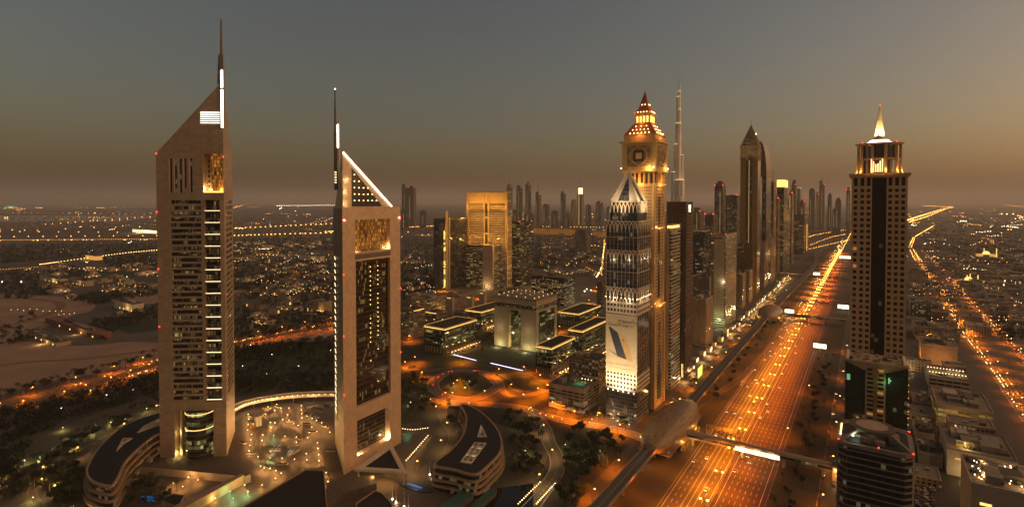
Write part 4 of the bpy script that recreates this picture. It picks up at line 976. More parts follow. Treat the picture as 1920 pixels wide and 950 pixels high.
# golden pyramid-topped tower and its neighbours
def pyramid_tower():
    P, h = cornerV(1421, -200, 300); W = slide(P, -VX, 1389, h); L = min(slide(P, UX, 1430, h), W*1.1)
    root = thing('pyramid_tower', 'slender golden brown tower under a tall glass lattice pyramid', 'skyscraper', P, -ANG); Z = lambda y: zat(y, P.y)
    mb = MB(); mb.box(-W, 0, 0, 0, L, h); mb.build('wall', M['w_pyr'], root)
    for a, c in ((-W-.3, -W*.70), (-W*.30, .3)):
        mb = MB(); mb.box(a, -1.6, 0, c, -.02, h+2); mb.build('corner_shaft', M['pyrgold'], root)
    for i in range(int(h/4.2)):
        mb = MB(); mb.box(-W*.66, -.5, i*4.2, -W*.34, -.03, i*4.2+.6); mb.build('floor_ledge', M['pyrgold'], root)
    mb = MB(); mb.box(-W*.52, -.9, 0, -W*.48, -.5, h); mb.build('rib', M['e_dimgold'], root)
    c = (-W/2, L/2); hw = max(W, L)/2*.98; z1, z2, z3 = h, Z(272), Z(232)
    def S(q): return [(c[0]-q, c[1]-q), (c[0]+q, c[1]-q), (c[0]+q, c[1]+q), (c[0]-q, c[1]+q)]
    mb = MB(); mb.taper(S(hw*.92), z1, S(hw*.92), z2); mb.taper(S(hw*.92), z2, S(.6), z3); mb.build('pyramid_glazing', M['g_pyr'], root)
    for s in range(4):
        mb = MB(); A = S(hw); B = S(.5); i, j = s, (s+1) % 4
        mb.bar((*A[i], z1), (*A[i], z2), .7); mb.bar((*A[i], z2), (*B[i], z3), .6, r2=.3)
        for k in range(1, 5):
            t0 = k/5; mb.bar((A[i][0]+(A[j][0]-A[i][0])*t0, A[i][1]+(A[j][1]-A[i][1])*t0, z1), (A[i][0]+(A[j][0]-A[i][0])*t0, A[i][1]+(A[j][1]-A[i][1])*t0, z2), .35)
            mb.bar((A[i][0]+(A[j][0]-A[i][0])*t0, A[i][1]+(A[j][1]-A[i][1])*t0, z2), (B[i][0], B[i][1], z3), .28)
        for k in range(0, 4):
            zz = z1+(z2-z1)*k/3; mb.bar((*A[i], zz), (*A[j], zz), .4)
        for k in range(1, 7):
            t = k/7; a = [A[i][q]+(B[i][q]-A[i][q])*t for q in (0, 1)]; d = [A[j][q]+(B[j][q]-A[j][q])*t for q in (0, 1)]; zz = z2+(z3-z2)*t
            mb.bar((*a, zz), (*d, zz), .35)
        mb.build('lattice_side', M['pyrgold'], root)
    mb = MB(); mb.bar((*c, z3), (*c, Z(219)), .4); mb.build('mast', M['metal'], root)
    light('POINT', (*c, z2), 60, GOLD, root)
    mb = MB(); mb.ball((hw*.5+c[0]+3, c[1]-hw*.6, Z(250)), 1.2, 0, 6, 4); mb.build('flood_lamp', M['e_white'], root)
    for s in (-1, 1): light('SPOT', (c[0]+s*hw*1.3, -hw*1.4-8, z1-6), 40000, (1, .75, .4), root, .5, 50, aim((c[0]+s*hw*1.3, -hw*1.4-8, z1-6), (c[0], c[1], z2+10)))
pyramid_tower()
r, W, L, h = block('arched_tower', 'dark tower whose curved sail crown leans behind the golden pyramid tower', 'skyscraper', 1437, 0, 1429, 1446, 330, 'g_dark', 'g_off', 4, v=-203, units=0, bf=(.5, .75))
def sail(mb):
    n = 10; P0 = []
    for i in range(n+1):
        t = i/n; P0.append((-W*1.6+W*1.6*math.sin(t*math.pi/2), h+(zat(264, r.location.y)-h)*math.cos(t*math.pi/2)))
    for i in range(n):
        a, c = P0[i], P0[i+1]
        mb.face([(a[0], -.5, a[1]), (c[0], -.5, c[1]), (c[0], L, c[1]), (a[0], L, a[1])][::-1]); mb.face([(a[0], -.5, h-1), (c[0], -.5, h-1), (c[0], -.5, c[1]), (a[0], -.5, a[1])]); mb.face([(a[0], L, h-1), (c[0], L, h-1), (c[0], L, c[1]), (a[0], L, a[1])][::-1])
    mb.face([(-W*1.6, -.5, h-1), (-W*1.6, L, h-1), (-W*1.6, L, P0[0][1]), (-W*1.6, -.5, P0[0][1])][::-1])
mb = MB(); sail(mb); mb.build('sail_crown', M['metal2'], r)
def T(name, label, cx, xl, xr, ty, v=None, by=0, wall='w_dark', beac=0, mastt=None, cat='skyscraper', rimm=None, units=2, **k):
    if v is not None: wall = {'w_dark': 'w_road', 'w_mid': 'w_roadm'}.get(wall, wall)
    r, W, L, h = block(name, label, cat, cx, by, xl, xr, ty, wall, None, v=v, units=units, rim=rimm, **k)
    if r.location.y > 1500 and rimm is None and name in ('far_tower', 'skyline_tower', 'twin_beacon_tower', 'black_slab_tower', 'ribbed_tower', 'masted_tower', 'roadside_tower'):
        q = random.Random(int(cx*13)); kd = q.randrange(4); hh = h*q.uniform(.05, .12); mb = MB()
        if kd == 0: mb.box(-W*.8, L*.15, h-1, -W*.25, L*.8, h+hh*.6)
        elif kd == 1: mb.taper([(-W, 0), (0, 0), (0, L), (-W, L)], h-.9, [(-W*.7, L*.3), (-W*.3, L*.3), (-W*.3, L*.7), (-W*.7, L*.7)], h+hh)
        elif kd == 2: mb.box(-W*.95, L*.1, h-1, -W*.5, L*.9, h+hh*.8)
        else: mb.cyl(-W/2, L/2, h-1, h+hh*.7, W*.42, W*.2, 10)
        mb.build('crown', M['dgrey'], r)
        mb = MB(); z0 = h*q.uniform(.1, .4); xx = -W*q.uniform(.2, .8); mb.box(xx-.9, -.9, z0, xx+.9, -.3, h*q.uniform(.7, .97)); mb.build('lit_stair', M['e_dimgold' if kd else 'e_dimgold2'], r)
    for i in range(beac): beacon(r, (-W*(i/(max(beac-1, 1))), .2, h+1.5), .9+r.location.y/2600, False)
    if mastt:
        zt = zat(mastt, r.location.y); q = max(.8, r.location.y*.0006); mb = MB(); mb.bar((-W/2, L/2, h-2), (-W/2, L/2, zt), q, r2=q*.4, n=6); mb.build('mast', M['metal2'], r)
    return r, W, L, h
flats('apartment_tower', 'brown ribbed apartment tower with rounded top beside the banner tower', 1392, 1380, 1398, 514, -205, 'w_mid')
flats('apartment_tower', 'grey stacked balcony tower against the golden pyramid tower foot', 1405, 1396, 1411, 508, -205, 'w_grid')
flats('apartment_tower', 'pale slender balcony tower just past the pyramid tower', 1434, 1428, 1440, 452, -205, 'w_pale')
flats('apartment_tower', 'tan narrow balcony tower at the feet of the masted tower', 1446, 1441, 1452, 447, -207, 'w_grid')
T('bronze_podium_tower', 'low bronze glass tower with gold reflections before the pyramid tower', 1412, 1383, 1424, 456, -206, wall='w_pyr')
T('masted_tower', 'thin dark tower with a long roof mast beyond the arched tower', 1451, 1443, 1456, 342, -205, mastt=316, wall='w_mid')
r, W, L, h = T('gold_capped_tower', 'dark tower with a gold lit top storey and red beacons', 1470, 1457, 1479, 350, -206, beac=2, wall='w_dark')
mb = MB(); ring(mb, -W, 0, 0, L, h-1, zat(337, r.location.y), .4); mb.build('lit_top_storey', M['e_gold'], r)
T('ribbed_tower', 'grey ribbed tower with a red beacon past the gold capped one', 1485, 1479, 1489, 362, -210, beac=1, wall='w_mid')
T('lit_top_tower', 'tower with a white lit panelled head above the roadside row', 1500, 1490, 1507, 352, -330, wall='w_pale', rimm='e_strip')
T('slab_tower', 'wide dark slab tower at the bend of the metro line', 1509, 1488, 1514, 402, -208, wall='w_dark')
r, W, L, h = T('orange_edge_tower', 'far tower whose road side edge glows orange', 1513, 1507, 1517, 420, -205, wall='w_dark')
mb = MB(); mb.box(0, -.5, 5, .8, .5, h); mb.build('edge_light', M['e_gold'], r)
T('row_podium_block', 'long low block under the wide dark slab', 1498, 1478, 1506, 484, -206, wall='w_mid', cat='office building')
# second row behind the highway front
T('teal_glass_block', 'low teal glass building with curved lit roof edge behind the banner tower', 1322, 1299, 1332, 432, by=560, wall='w_teal', rimm='e_dimgold', cat='office building')
T('twin_beacon_tower', 'brown tower with two red beacons behind the banner tower', 1337, 1322, 1346, 402, by=530, beac=2, wall='w_mid')
T('black_slab_tower', 'black slab with red roof beacons left of the golden pyramid tower', 1355, 1340, 1361, 348, by=470, beac=2, wall='w_dark')
T('sloped_dark_tower', 'dark curved edge tower between black slab and pyramid tower', 1382, 1361, 1389, 366, by=480, beac=1, wall='w_dark', roof='droof')
T('brown_low_block', 'low grey car park behind the beige balcony block', 1330, 1297, 1345, 520, by=590, wall='w_low', cat='office building')
T('grey_mid_block', 'grey block with lit corner beneath the twin beacon tower', 1318, 1300, 1330, 470, by=575, wall='w_dark', cat='office building')
for i, (lab, cx, xl, xr, ty, v_, mt, bc) in enumerate((('brown tower overlapping the masted tower', 1459, 1452, 1464, 372, -215, None, 1), ('dark slim tower left of the wide dark slab', 1483, 1478, 1487, 372, -214, None, 0), ('tower with stepped head over the roadside row', 1492, 1484, 1497, 346, -330, 338, 1),
        ('brown ribbed tower just past the gold capped one', 1475, 1470, 1482, 392, -207, None, 0), ('dark tower with a slanted head behind the wide dark slab', 1508, 1500, 1513, 378, -300, None, 1), ('stubby dark tower beyond the pyramid tower', 1442, 1434, 1447, 380, -300, None, 2), ('dark block between black slab and teal block', 1312, 1300, 1320, 396, -620, None, 1), ('wide dim tower behind the black slab', 1368, 1352, 1376, 376, -560, None, 0))):
    T('roadside_tower', lab, cx, xl, xr, ty, v_, mastt=mt, beac=bc, wall=('w_mid', 'w_dark')[i % 2])
# far towers at the end of the highway
for i, (lab, cx, xl, xr, ty, by, mt, bc) in enumerate((
        ('hazy tower cluster, its leftmost plain slab', 1527, 1517, 1531, 357, 432, None, 0), ('hazy tallest tower with a curved spike on the skyline', 1546, 1536, 1551, 346, 430, 331, 1),
        ('hazy dark tower right of the curved spike', 1559, 1552, 1564, 367, 436, None, 0), ('hazy wide block far down the highway', 1577, 1566, 1587, 378, 440, None, 0),
        ('hazy stump right at the spire tower', 1594, 1587, 1598, 356, 442, None, 2), ('hazy slim tower between slab and curved spike', 1535, 1530, 1538, 364, 428, None, 1), ('hazy low towers over the orange flyover', 1569, 1561, 1573, 395, 438, None, 0))):
    T('far_tower', lab, cx, xl, xr, ty, by=by, mastt=mt, beac=bc, wall=('w_dark', 'w_mid')[i % 2], group='far towers along the highway')
# ================================================================== FAR DOWNTOWN SKYLINE, middle of the picture
for i, (lab, cx, xl, xr, ty, by, mt, bc) in enumerate((
        ('left slab of the dark far pair', 762, 753, 765, 351, 424, None, 0), ('right slab of the dark far pair', 776, 765, 780.5, 351, 424, None, 2), ('squat dark block before the far pair', 764, 752, 767, 394, 432, None, 0),
        ('small dark block right of the far pair', 797, 787, 800, 397, 428, None, 0), ('far tower with rounded head above the gold tower edge', 957, 950, 961, 350, 424, 335, 1), ('far unfinished tower with crane mast', 975, 968, 980, 352, 424, None, 0),
        ('far slender tower, tallest between the cranes', 992, 985, 996, 346, 424, 339, 1), ('far narrow tower with a thin antenna', 1011, 1004, 1015, 364, 424, 347, 1), ('far short grey tower past the antenna one', 1026, 1018, 1030, 384, 426, None, 0),
        ('far twisted slim tower alone on the skyline', 1057, 1051, 1061, 363, 424, None, 0), ('far dull tower left of the lit spire', 1075, 1071, 1081, 378, 426, None, 0), ('far stubby tower right of the lit spire', 1105, 1098, 1109, 385, 426, None, 0),
        ('far square tower with lit windows', 1126, 1117, 1131, 380, 426, None, 1), ('far pale tower beside the clock tower', 1148, 1138, 1150, 388, 428, None, 0), ('far low tower near the gold tower', 969, 962, 972, 396, 428, None, 0), ('far dark stump under the skyline', 1043, 1034, 1047, 396, 428, None, 0),
        ('far wide low block under the crane towers', 1000, 982, 1006, 402, 430, None, 0), ('far twin-stepped block near the lit spire', 1066, 1060, 1069, 399, 430, None, 0))):
    T('skyline_tower', lab, cx, xl, xr, ty, by=by, mastt=mt, beac=bc, wall=('w_dark', 'w_mid', 'w_dark')[i % 3], group='far downtown skyline', units=1)
r, W, L, h = T('lit_spire_tower', 'far tower with a bright white spire on the downtown skyline', 1091, 1082, 1095, 364, by=424, mastt=336, wall='w_pale')
mb = MB(); mb.box(-W*.8, L*.2, h, -W*.2, L*.8, zat(352, r.location.y)); mb.build('lit_crown', M['e_strip'], r)
mb = MB(); mb.box(-W*.75, -.8, 8, -W*.5, -.3, h-6); mb.build('lit_rib', M['e_dimgold'], r)
# ================================================================== OFFICE QUARTER
r, W, L, h = block('fin_tower', 'dark twin tower split by a tall gold lit fin', 'skyscraper', 836, 543, 813, 875, 410, 'g_dark', 'g_dim', 4.0, units=2, roof='droof')
mb = MB(); mb.box(-1.2, -1.6, 0, .6, 8, zat(396, r.location.y)); mb.build('fin', M['fin'], r)
for i in range(34): mb = MB(); mb.box(-6.5, -.55, 6+i*4, -1.4, -.12, 8.6+i*4); mb.build('stair_window', M['e_gold'] if rnd.random() < .7 else M['e_dimgold'], r)
mb = MB(); mb.box(.35, 9.0, 0, 1.6, 14, h+3); mb.build('fin', M['fin'], r)
for z_, e in ((20, 9000), (60, 9000), (100, 9000), (140, 9000)): light('POINT', (-5, -7, z_), e, (1, .42, .06), r)
r, W, L, h = block('index_tower', 'big golden lit slab tower with a recessed centre slot', 'skyscraper', 951, 541, 875, 959.5, 359, 'idx', None, units=0, roof='droof', par='fin')
nf = int((h-34)/4.4)
for i in range(min(nf, 60)):
    z = 4+i*4.4
    mb = MB(); mb.box(-W*.93, -1.5, z, -W*.56, -.05, z+1.5); mb.box(-W*.44, -1.5, z, -W*.04, -.05, z+1.5); mb.build('sun_shelf', M['fin'], r)
for x0, x1 in ((-1.0, -.94), (-.56, -.53), (-.46, -.43), (-.04, .01)):
    mb = MB(); mb.box(W*x0, -2.2, 0, W*x1, -.06, h-.5); mb.build('frame_pier', M['fin'], r)
mb = MB(); mb.box(-W*.53, -.7, 10, -W*.46, -.06, h-30); mb.build('slot', M['black'], r)
for i in range(3): mb = MB(); mb.box(-W*.53, -1.2, h*(.38+.17*i), -W*.46, -.7, h*(.40+.17*i)); mb.build('sky_bridge', M['fin'], r)
mb = MB(); mb.box(-W*.97, -1.0, h-28, -W*.04, -.1, h-2); mb.build('crown_panel', M['fin'], r)
for i in range(5): light('SPOT', (-W*(.1+.2*i), -26, h-62), 120000, (1, .50, .07), r, .6, 75, aim((-W*(.1+.2*i), -26, h-62), (-W*(.1+.2*i), 0, h-8)))
for i in range(4):
    for q in (.50, .72): light('POINT', (-W*(.12+.25*i), -30, h*q), 26000, (1, .52, .10), r)
light('POINT', (40, L*.4, h*.6), 60000, (1, .5, .08), r); light('POINT', (40, L*.5, h*.25), 60000, (1, .5, .08), r)
r, W, L, h = block('stair_office', 'mid rise office with a blank pale stair tower at its corner', 'office building', 924, 543, 875, 938.5, 461, 'w_mid', 'g_warm', 4.0, units=2, bf=(.3, .7))
mb = MB(); mb.box(-W*.37, -1.4, 0, .3, 5, h+1.5); mb.build('stair_tower', M['pale'], r); light('POINT', (-W*.2, -14, 8), 14000, (1, .72, .35), r)
r, W, L, h = block('emblem_tower', 'dark glass office tower with a round emblem and red beacons on top', 'office building', 974, 538, 949, 996.5, 416, 'black', 'g_tow', 4.2, units=2, roof='droof', bf=(.2, .8), par='black')
mb = MB(); mb.cyl(0, 0, 0, .5, 4.2, None, 20); o = mb.build('emblem', M['paint'], r); o.location = (-W*.55, -.2, h-9); o.rotation_euler = (R(90), 0, 0)
mb = MB(); mb.path([(3.1*math.cos(a*math.pi/8), 3.1*math.sin(a*math.pi/8), .6) for a in range(17)], .35); mb.bar((0, 0, .6), (0, 2.4, .6), .3); mb.bar((0, 0, .6), (1.6, -.8, .6), .3); x = mb.build('emblem_mark', M['dgrey'], o)
for x, y in ((-W, 0), (0, 0), (0, L)): beacon(r, (x, y, h+1), 1.0, False)
r, W, L, h = block('low_dark_office', 'low dark glass block with scattered lit rooms behind the gate building', 'office building', 1058, 574, 997, 1078, 521, 'w_dark', 'g_warm', 4.0, bf=(.3, .78))
block('sign_block', 'square brown block far off with a row of roof lettering lights', 'office building', 1099, 474, 1079, 1107.5, 431, 'w_mid', None, units=0, rim=None)
block('brown_small_block', 'small brown block left of the advert tower', 'office building', 1129, 578, 1119, 1136, 528, 'w_mid', None)
def gate_building():
    r_, W, L, h = None, 0, 0, 0
    P, h = corner(1005.5, 660, 561); W = slide(P, -VX, 926.5, h); L = slide(P, UX, 1044, h)
    root = thing('gate_building', 'monumental square stone arch with a flat attic storey', 'office building', P, -ANG)
    zl = h*.74
    for a, c in ((-W, -W*.645), (-W*.355, 0)):
        mb = MB(); mb.box(a, 0, 0, c, 6.5, zl); mb.build('pier', M['stone'], root); mb = MB(); mb.box(a, L-6.5, 0, c, L, zl); mb.build('pier', M['stone'], root)
    for a, c in ((-W+1.2, -W*.655), (-W*.345, -1.2)):
        mb = MB(); mb.box(a, 6.55, 0, c, L-6.55, zl-.1); mb.build('side_office', M['g_grn'], root)
        n = int(zl/4.2)
        for i in range(n): mb = MB(); mb.box(a-.3, 6.6, i*4.2+.1, c+.3, L-6.6, i*4.2+.7); mb.build('floor_slab', M['dgrey'], root)
    mb = MB(); mb.box(-W, 0, zl+.02, 0, L, zl+3); mb.build('lintel', M['stone'], root)
    mb = MB(); mb.box(-W+2.5, 2.5, zl+3.02, -2.5, L-2.5, zl+9); mb.build('truss_storey', M['g_grn'], root)
    for k in range(4):
        mb = MB(); p = [(-W+.5, .5), (-.5, .5), (-.5, L-.5), (-W+.5, L-.5)]; a, c = p[k], p[(k+1) % 4]; n = 9
        for i in range(n):
            q0 = [a[j]+(c[j]-a[j])*i/n for j in (0, 1)]; q1 = [a[j]+(c[j]-a[j])*(i+1)/n for j in (0, 1)]
            mb.bar((*q0, zl+3), (*q1, zl+9), .3); mb.bar((*q1, zl+3), (*q0, zl+9), .3)
        mb.build('truss', M['metal'], root)
    mb = MB(); mb.box(-W-.6, -.6, zl+9.02, .6, L+.6, h-3); mb.build('attic', M['stone'], root)
    mb = MB(); mb.taper([(-W-1.6, -1.6), (1.6, -1.6), (1.6, L+1.6), (-W-1.6, L+1.6)], h-2.98, [(-W-1.6, -1.6), (1.6, -1.6), (1.6, L+1.6), (-W-1.6, L+1.6)], h-1.2); mb.taper([(-W-1.2, -1.2), (1.2, -1.2), (1.2, L+1.2), (-W-1.2, L+1.2)], h-1.2, [(-W*.7, L*.3), (-W*.3, L*.3), (-W*.3, L*.7), (-W*.7, L*.7)], h+2.2); mb.build('roof', M['grey'], root)
    for i in range(5):
        for j in range(5):
            mb = MB(); x, y = -W*(.08+.21*i), L*(.08+.21*j); mb.box(x-.45, y-.45, h-.9, x+.45, y+.45, h+.9+ (1.6 if i in (1, 2, 3) and j in (1, 2, 3) else 0)); mb.build('roof_lamp', M['e_shop'], root)
    for x in (-W*.85, -W*.18): light('POINT', (x, -8, 3), 6500, (.95, .95, .42), root); light('POINT', (x, -9, zl*.5), 1800, (1, .75, .4), root)
    light('POINT', (-W*.5, L*.5, 14), 16000, (1, .7, .25), root); light('POINT', (-W*.5, 3, 6), 9000, (1, .75, .3), root); light('POINT', (8, L*.2, 4), 9000, (.95, .9, .45), root); light('POINT', (8, L*.9, 6), 9000, (1, .7, .3), root)
    return root
gate_building()
def precinct(label, cx, by, xl, xr, ty, W=None, L=None, arcade=True):
    r, W, L, h = block('precinct_office', label, 'office building', cx, by, xl, xr, ty, 'dgrey', 'g_grn', 4.6, units=0, roof='droof', base=8, top=2.2, bf=(.12, .9), W=W, L=L)
    mb = MB(); ring(mb, -W, 0, 0, L, h-1.9, h-1.1, .5); mb.build('eaves_light', M['e_shop'], r)
    mb = MB(); ring(mb, -W, 0, 0, L, h+.02, h+.35, .35); mb.build('roof_edge_light', M['e_dimgold2'], r)
    for k in range(int(L/9)):
        light('POINT', (2.5, 4+k*9, h-1.5), 420, (1, .5, .12), r) if k % 2 == 0 else None
    for k in range(max(1, int(W/12))): light('POINT', (-W+5+k*12, -2.5, h-1.5), 600, (1, .5, .12), r)
    for k in range(7): mb = MB(); x = -W*(k+.4)/7; mb.box(x-.6, -1.0, 0, x+.6, -.12, 8); mb.build('column', M['pale'], r)
    if arcade:
        mb = MB(); mb.box(.15, 1, 5.0, 9.5, L-1, 5.5); mb.build('arcade_roof', M['beige'], r)
        for k in range(int(L/7)):
            mb = MB(); y = 3+k*7; mb.box(9.0, y-.5, 0, 9.5, y+.5, 5); mb.build('arcade_column', M['pale'], r)
            mb = MB(); mb.ball((9.2, y+2.5, 3.6), .55, 0, 6, 4); mb.build('arcade_lamp', M['e_warm'], r)
            if k % 2 == 0: light('POINT', (7, y+2, 3.8), 2200, (1, .45, .1), r); light('POINT', (13, y+2, 5.0), 2600, (1, .5, .12), r)
    return r
precinct('low dark glass block with orange lit eaves left of the stone arch', 834, 664, 795.5, 893, 616)
precinct('second lit eaves block, touching the left flank of the stone arch', 903, 618, 873, 960, 584, arcade=True)
precinct('square lit eaves block before the right flank of the stone arch', 1034, 704, 1004.5, 1077.5, 652)
precinct('long lit eaves block right of the stone arch', 1092, 680, 1066, 1150, 620)
precinct('low lit eaves block behind the right hand precinct', 1085, 612, 1048, 1165, 588, arcade=False)
r, W, L, h = block('grey_office', 'grey pinstripe office with one orange light strip by the hotel tower', 'office building', 774, 618, 751, 796, 581, 'w_mid', 'g_warm', 3.8, fins=2.4, finm='pale')
mb = MB(); mb.box(.2, 2, h-2.4, .8, L-2, h-1.6); mb.build('edge_light', M['e_shop'], r)
r, W, L, h = block('grey_office', 'smaller grey office with a bright parapet strip', 'office building', 819, 606, 798, 838, 586, 'w_mid', 'g_off', 3.8, fins=2.6)
mb = MB(); mb.box(-W+1, -.8, h-2.0, -1, -.2, h-1.2); mb.build('edge_light', M['e_shop'], r)
r, W, L, h = block('arcaded_office', 'long pale office with gold arcade lights behind the grey offices', 'office building', 806, 592, 772, 838, 560, 'w_pale', 'g_warm', 4.2, fins=3.2)
light('POINT', (6, L*.5, 8), 9000, GOLD, r); light('POINT', (-W*.5, -6, 8), 7000, GOLD, r)
for lab, cx, by, xl, xr, ty in (('leftmost plain wind tower block near the grey offices', 848, 593, 836, 852, 558), ('middle plain pale wind tower block', 885, 590, 873, 889, 557), ('rightmost plain wind tower block beside the arch', 908, 581, 898, 913, 549)):
    r, W, L, h = block('wind_tower', lab, 'tower block', cx, by, xl, xr, ty, 'pale', None, units=0, group='plain wind tower blocks'); mb = MB(); mb.box(-W*.8, -.4, h-1.6, -W*.2, -.1, h-.9); mb.build('slit_light', M['e_shop'], r)
for lab, cx, by, xl, xr, ty in (('pale flat roofed block behind the gold arcade', 790, 574, 760, 815, 556), ('long pale low block at the rear of the quarter', 862, 572, 832, 880, 553), ('stepped pale block below the fin tower', 845, 582, 822, 862, 563), ('low beige hall beside the hotel tower', 765, 636, 751, 800, 622), ('low beige hall under the emblem tower', 960, 566, 935, 985, 546), ('pale low wing between wind towers', 868, 600, 850, 880, 585)):
    block('low_office', lab, 'office building', cx, by, xl, xr, ty, 'w_low', None, units=2)
# car park with the roof pool and the block behind
r, W, L, h = block('car_park', 'pale open sided car park with a green pool terrace on its roof', 'car park', 1094, 776, 1029, 1124, 730, 'pale', 'g_park', 3.4, units=2, bf=(.42, .92), bo=.06)
mb = MB(); mb.box(-W*.45, L*.25, h-.9, -W*.15, L*.6, h-.6); mb.build('roof_pool', M['poolglow'], r)
for i in range(5): mb = MB(); mb.ball((-W*(.1+.09*i), L*.7, h+1.2), .4, 0, 6, 4); mb.build('terrace_lamp', M['e_warm'], r)
light('POINT', (-W*.3, L*.4, h+5), 1500, (1, .8, .4), r)
block('pale_block', 'plain pale block behind the pool roofed car park', 'office building', 1122, 738, 1066, 1142, 676, 'w_low', None, units=3)
M['shell'] = panelled('bronze_shell', (.30, .215, .125), 5, 3, .02, .8, .42, .1, .35)
M['bridgemetal'] = solid('bridge_sheet', (.36, .27, .19), .45, .1, .2, .2); M['g_bridge'] = windows('bridge_glass', 1.6, 2.7, .5, .45, .2, .15, (.08, .06, .045), cb=(.8, 1, .4), ca=(1, .6, .15)); M['e_board2'] = emit('advert_glow', (1, .74, .38), 2.2)
M['carpaint'] = []
# ================================================================== METRO, BRIDGE, LAMPS, TRAFFIC
VV = VM-56.5; ZD = 12.0
def viaduct():
    pts = [UV(u, VV) for u in range(230, 1120, 40)]+[gp(*p, ZD).xy.to_3d() for p in ((1489, 538), (1510, 517), (1525, 499), (1531, 485), (1527, 476), (1512, 470.5), (1490, 467))]
    pts = [Vector((p.x, p.y, 0)) for p in pts]; P = smooth(pts, 4)
    root = thing('metro_viaduct', 'long curving elevated metro track deck on concrete piers', 'viaduct', P[0])
    def solidstrip(mb, d0, d1, z0, z1):
        L, Q = offset(P, d0), offset(P, d1)
        for i in range(len(P)-1):
            a, b_, c, d = L[i], L[i+1], Q[i+1], Q[i]
            mb.face([(a.x, a.y, z1), (d.x, d.y, z1), (c.x, c.y, z1), (b_.x, b_.y, z1)]); mb.face([(a.x, a.y, z0), (b_.x, b_.y, z0), (c.x, c.y, z0), (d.x, d.y, z0)])
            mb.face([(a.x, a.y, z0), (a.x, a.y, z1), (b_.x, b_.y, z1), (b_.x, b_.y, z0)]); mb.face([(d.x, d.y, z0), (c.x, c.y, z0), (c.x, c.y, z1), (d.x, d.y, z1)])
    mb = MB(); solidstrip(mb, -5, 5, ZD-2, ZD-.6); mb.build('deck', M['dgrey'], root, True)
    for s in (-1, 1): mb = MB(); solidstrip(mb, s*5-.25, s*5+.25, ZD-2.01, ZD+.6); mb.build('parapet', M['kerb'], root, True)
    for s in (-1, 1):
        for t in (-.75, .75): mb = MB(); solidstrip(mb, s*2.4+t-.1, s*2.4+t+.1, ZD-.59, ZD-.4); mb.build('rail', M['metal'], root, True)
    mb = MB(); solidstrip(mb, -.5, .5, ZD-.59, ZD-.2); mb.build('walkway', M['grey'], root, True)
    d = 15.0
    for i in range(len(P)-1):
        l = (P[i+1]-P[i]).length
        d += l
        if d > 30:
            d = 0; p = P[i]; mb = MB(); mb.cyl(p.x, p.y, 0, ZD-4, 1.1, None, 10); mb.cyl(p.x, p.y, ZD-4, ZD-2.02, 1.1, 3.6, 10); mb.build('pier', M['kerb'], root, True)
viaduct()
def station(label, u, Ln, wd, ht, name='metro_station'):
    c = UV(u, VV); root = thing(name, label, 'metro station', c, -ANG)
    n, k = 26, 18
    def pt(i, j):
        t = -1+2*i/n; r_ = max(0.0, 1-abs(t)**2.4)**.55; y = t*Ln/2
        th = math.pi*(j/k); a = -.28+1.56*0
        x = wd/2*r_*math.cos(th)*(1+.10*math.sin(th)); z = 5.0+ (1-r_)*6.0+ht*r_*max(0, math.sin(th))**.8
        return (x, y, z)
    mb = MB()
    for i in range(n):
        for j in range(k):
            mb.face([pt(i, j), pt(i, j+1), pt(i+1, j+1), pt(i+1, j)], [(i*5, j*3), (i*5, j*3+3), (i*5+5, j*3+3), (i*5+5, j*3)])
    sh = mb.build('shell', M['shell'], root, False, True)
    mb = MB(); rr = random.Random(5)
    for q in range(70):
        i, j = rr.uniform(2, n-3), rr.uniform(2, k-3)
        a, b_, c_, d_ = Vector(pt(i, j)), Vector(pt(i+rr.uniform(.3, .7), j)), Vector(pt(i+.4, j+.28)), Vector(pt(i, j+.28))
        d_ = Vector(pt(i, j+.28)); b_ = Vector(pt(i+.5, j)); c_ = Vector(pt(i+.5, j+.28)); nrm = (b_-a).cross(d_-a).normalized(); nrm = -nrm if nrm.z < 0 else nrm
        mb.face([p+nrm*.18 for p in (a, b_, c_, d_)])
    o = mb.build('roof_panes', M['black'], sh); o['kind'] = 'stuff'
    mb = MB(); mb.box(-wd*.34, -Ln*.36, .3, wd*.34, Ln*.36, 5.4); mb.build('concourse', M['g_warm'], root)
    mb = MB(); mb.box(-wd*.42, -Ln*.40, 4.4, wd*.42, Ln*.40, 5.2); mb.build('platform_slab', M['grey'], root)
    for s in (-1, 1):
        mb = MB(); mb.box(s*wd*.5-1.5, -Ln*.2, .2, s*wd*.5+1.5, Ln*.2, 4.3); mb.build('side_entrance', M['g_gold'], root)
        light('POINT', (s*(wd*.5+5), -Ln*.12, 4), 3000, (1, .5, .12), root); light('POINT', (s*(wd*.5+7), Ln*.2, 5), 3000, (1, .5, .12), root)
    light('POINT', (0, -Ln*.5-3, 8), 2200, (1, .55, .18), root)
    return root
station('big ribbed bronze shell metro station beside the footbridge', 488, 128, 34, 18)
station('small distant bronze shell metro station at the bend of the line', 1085, 110, 40, 17)
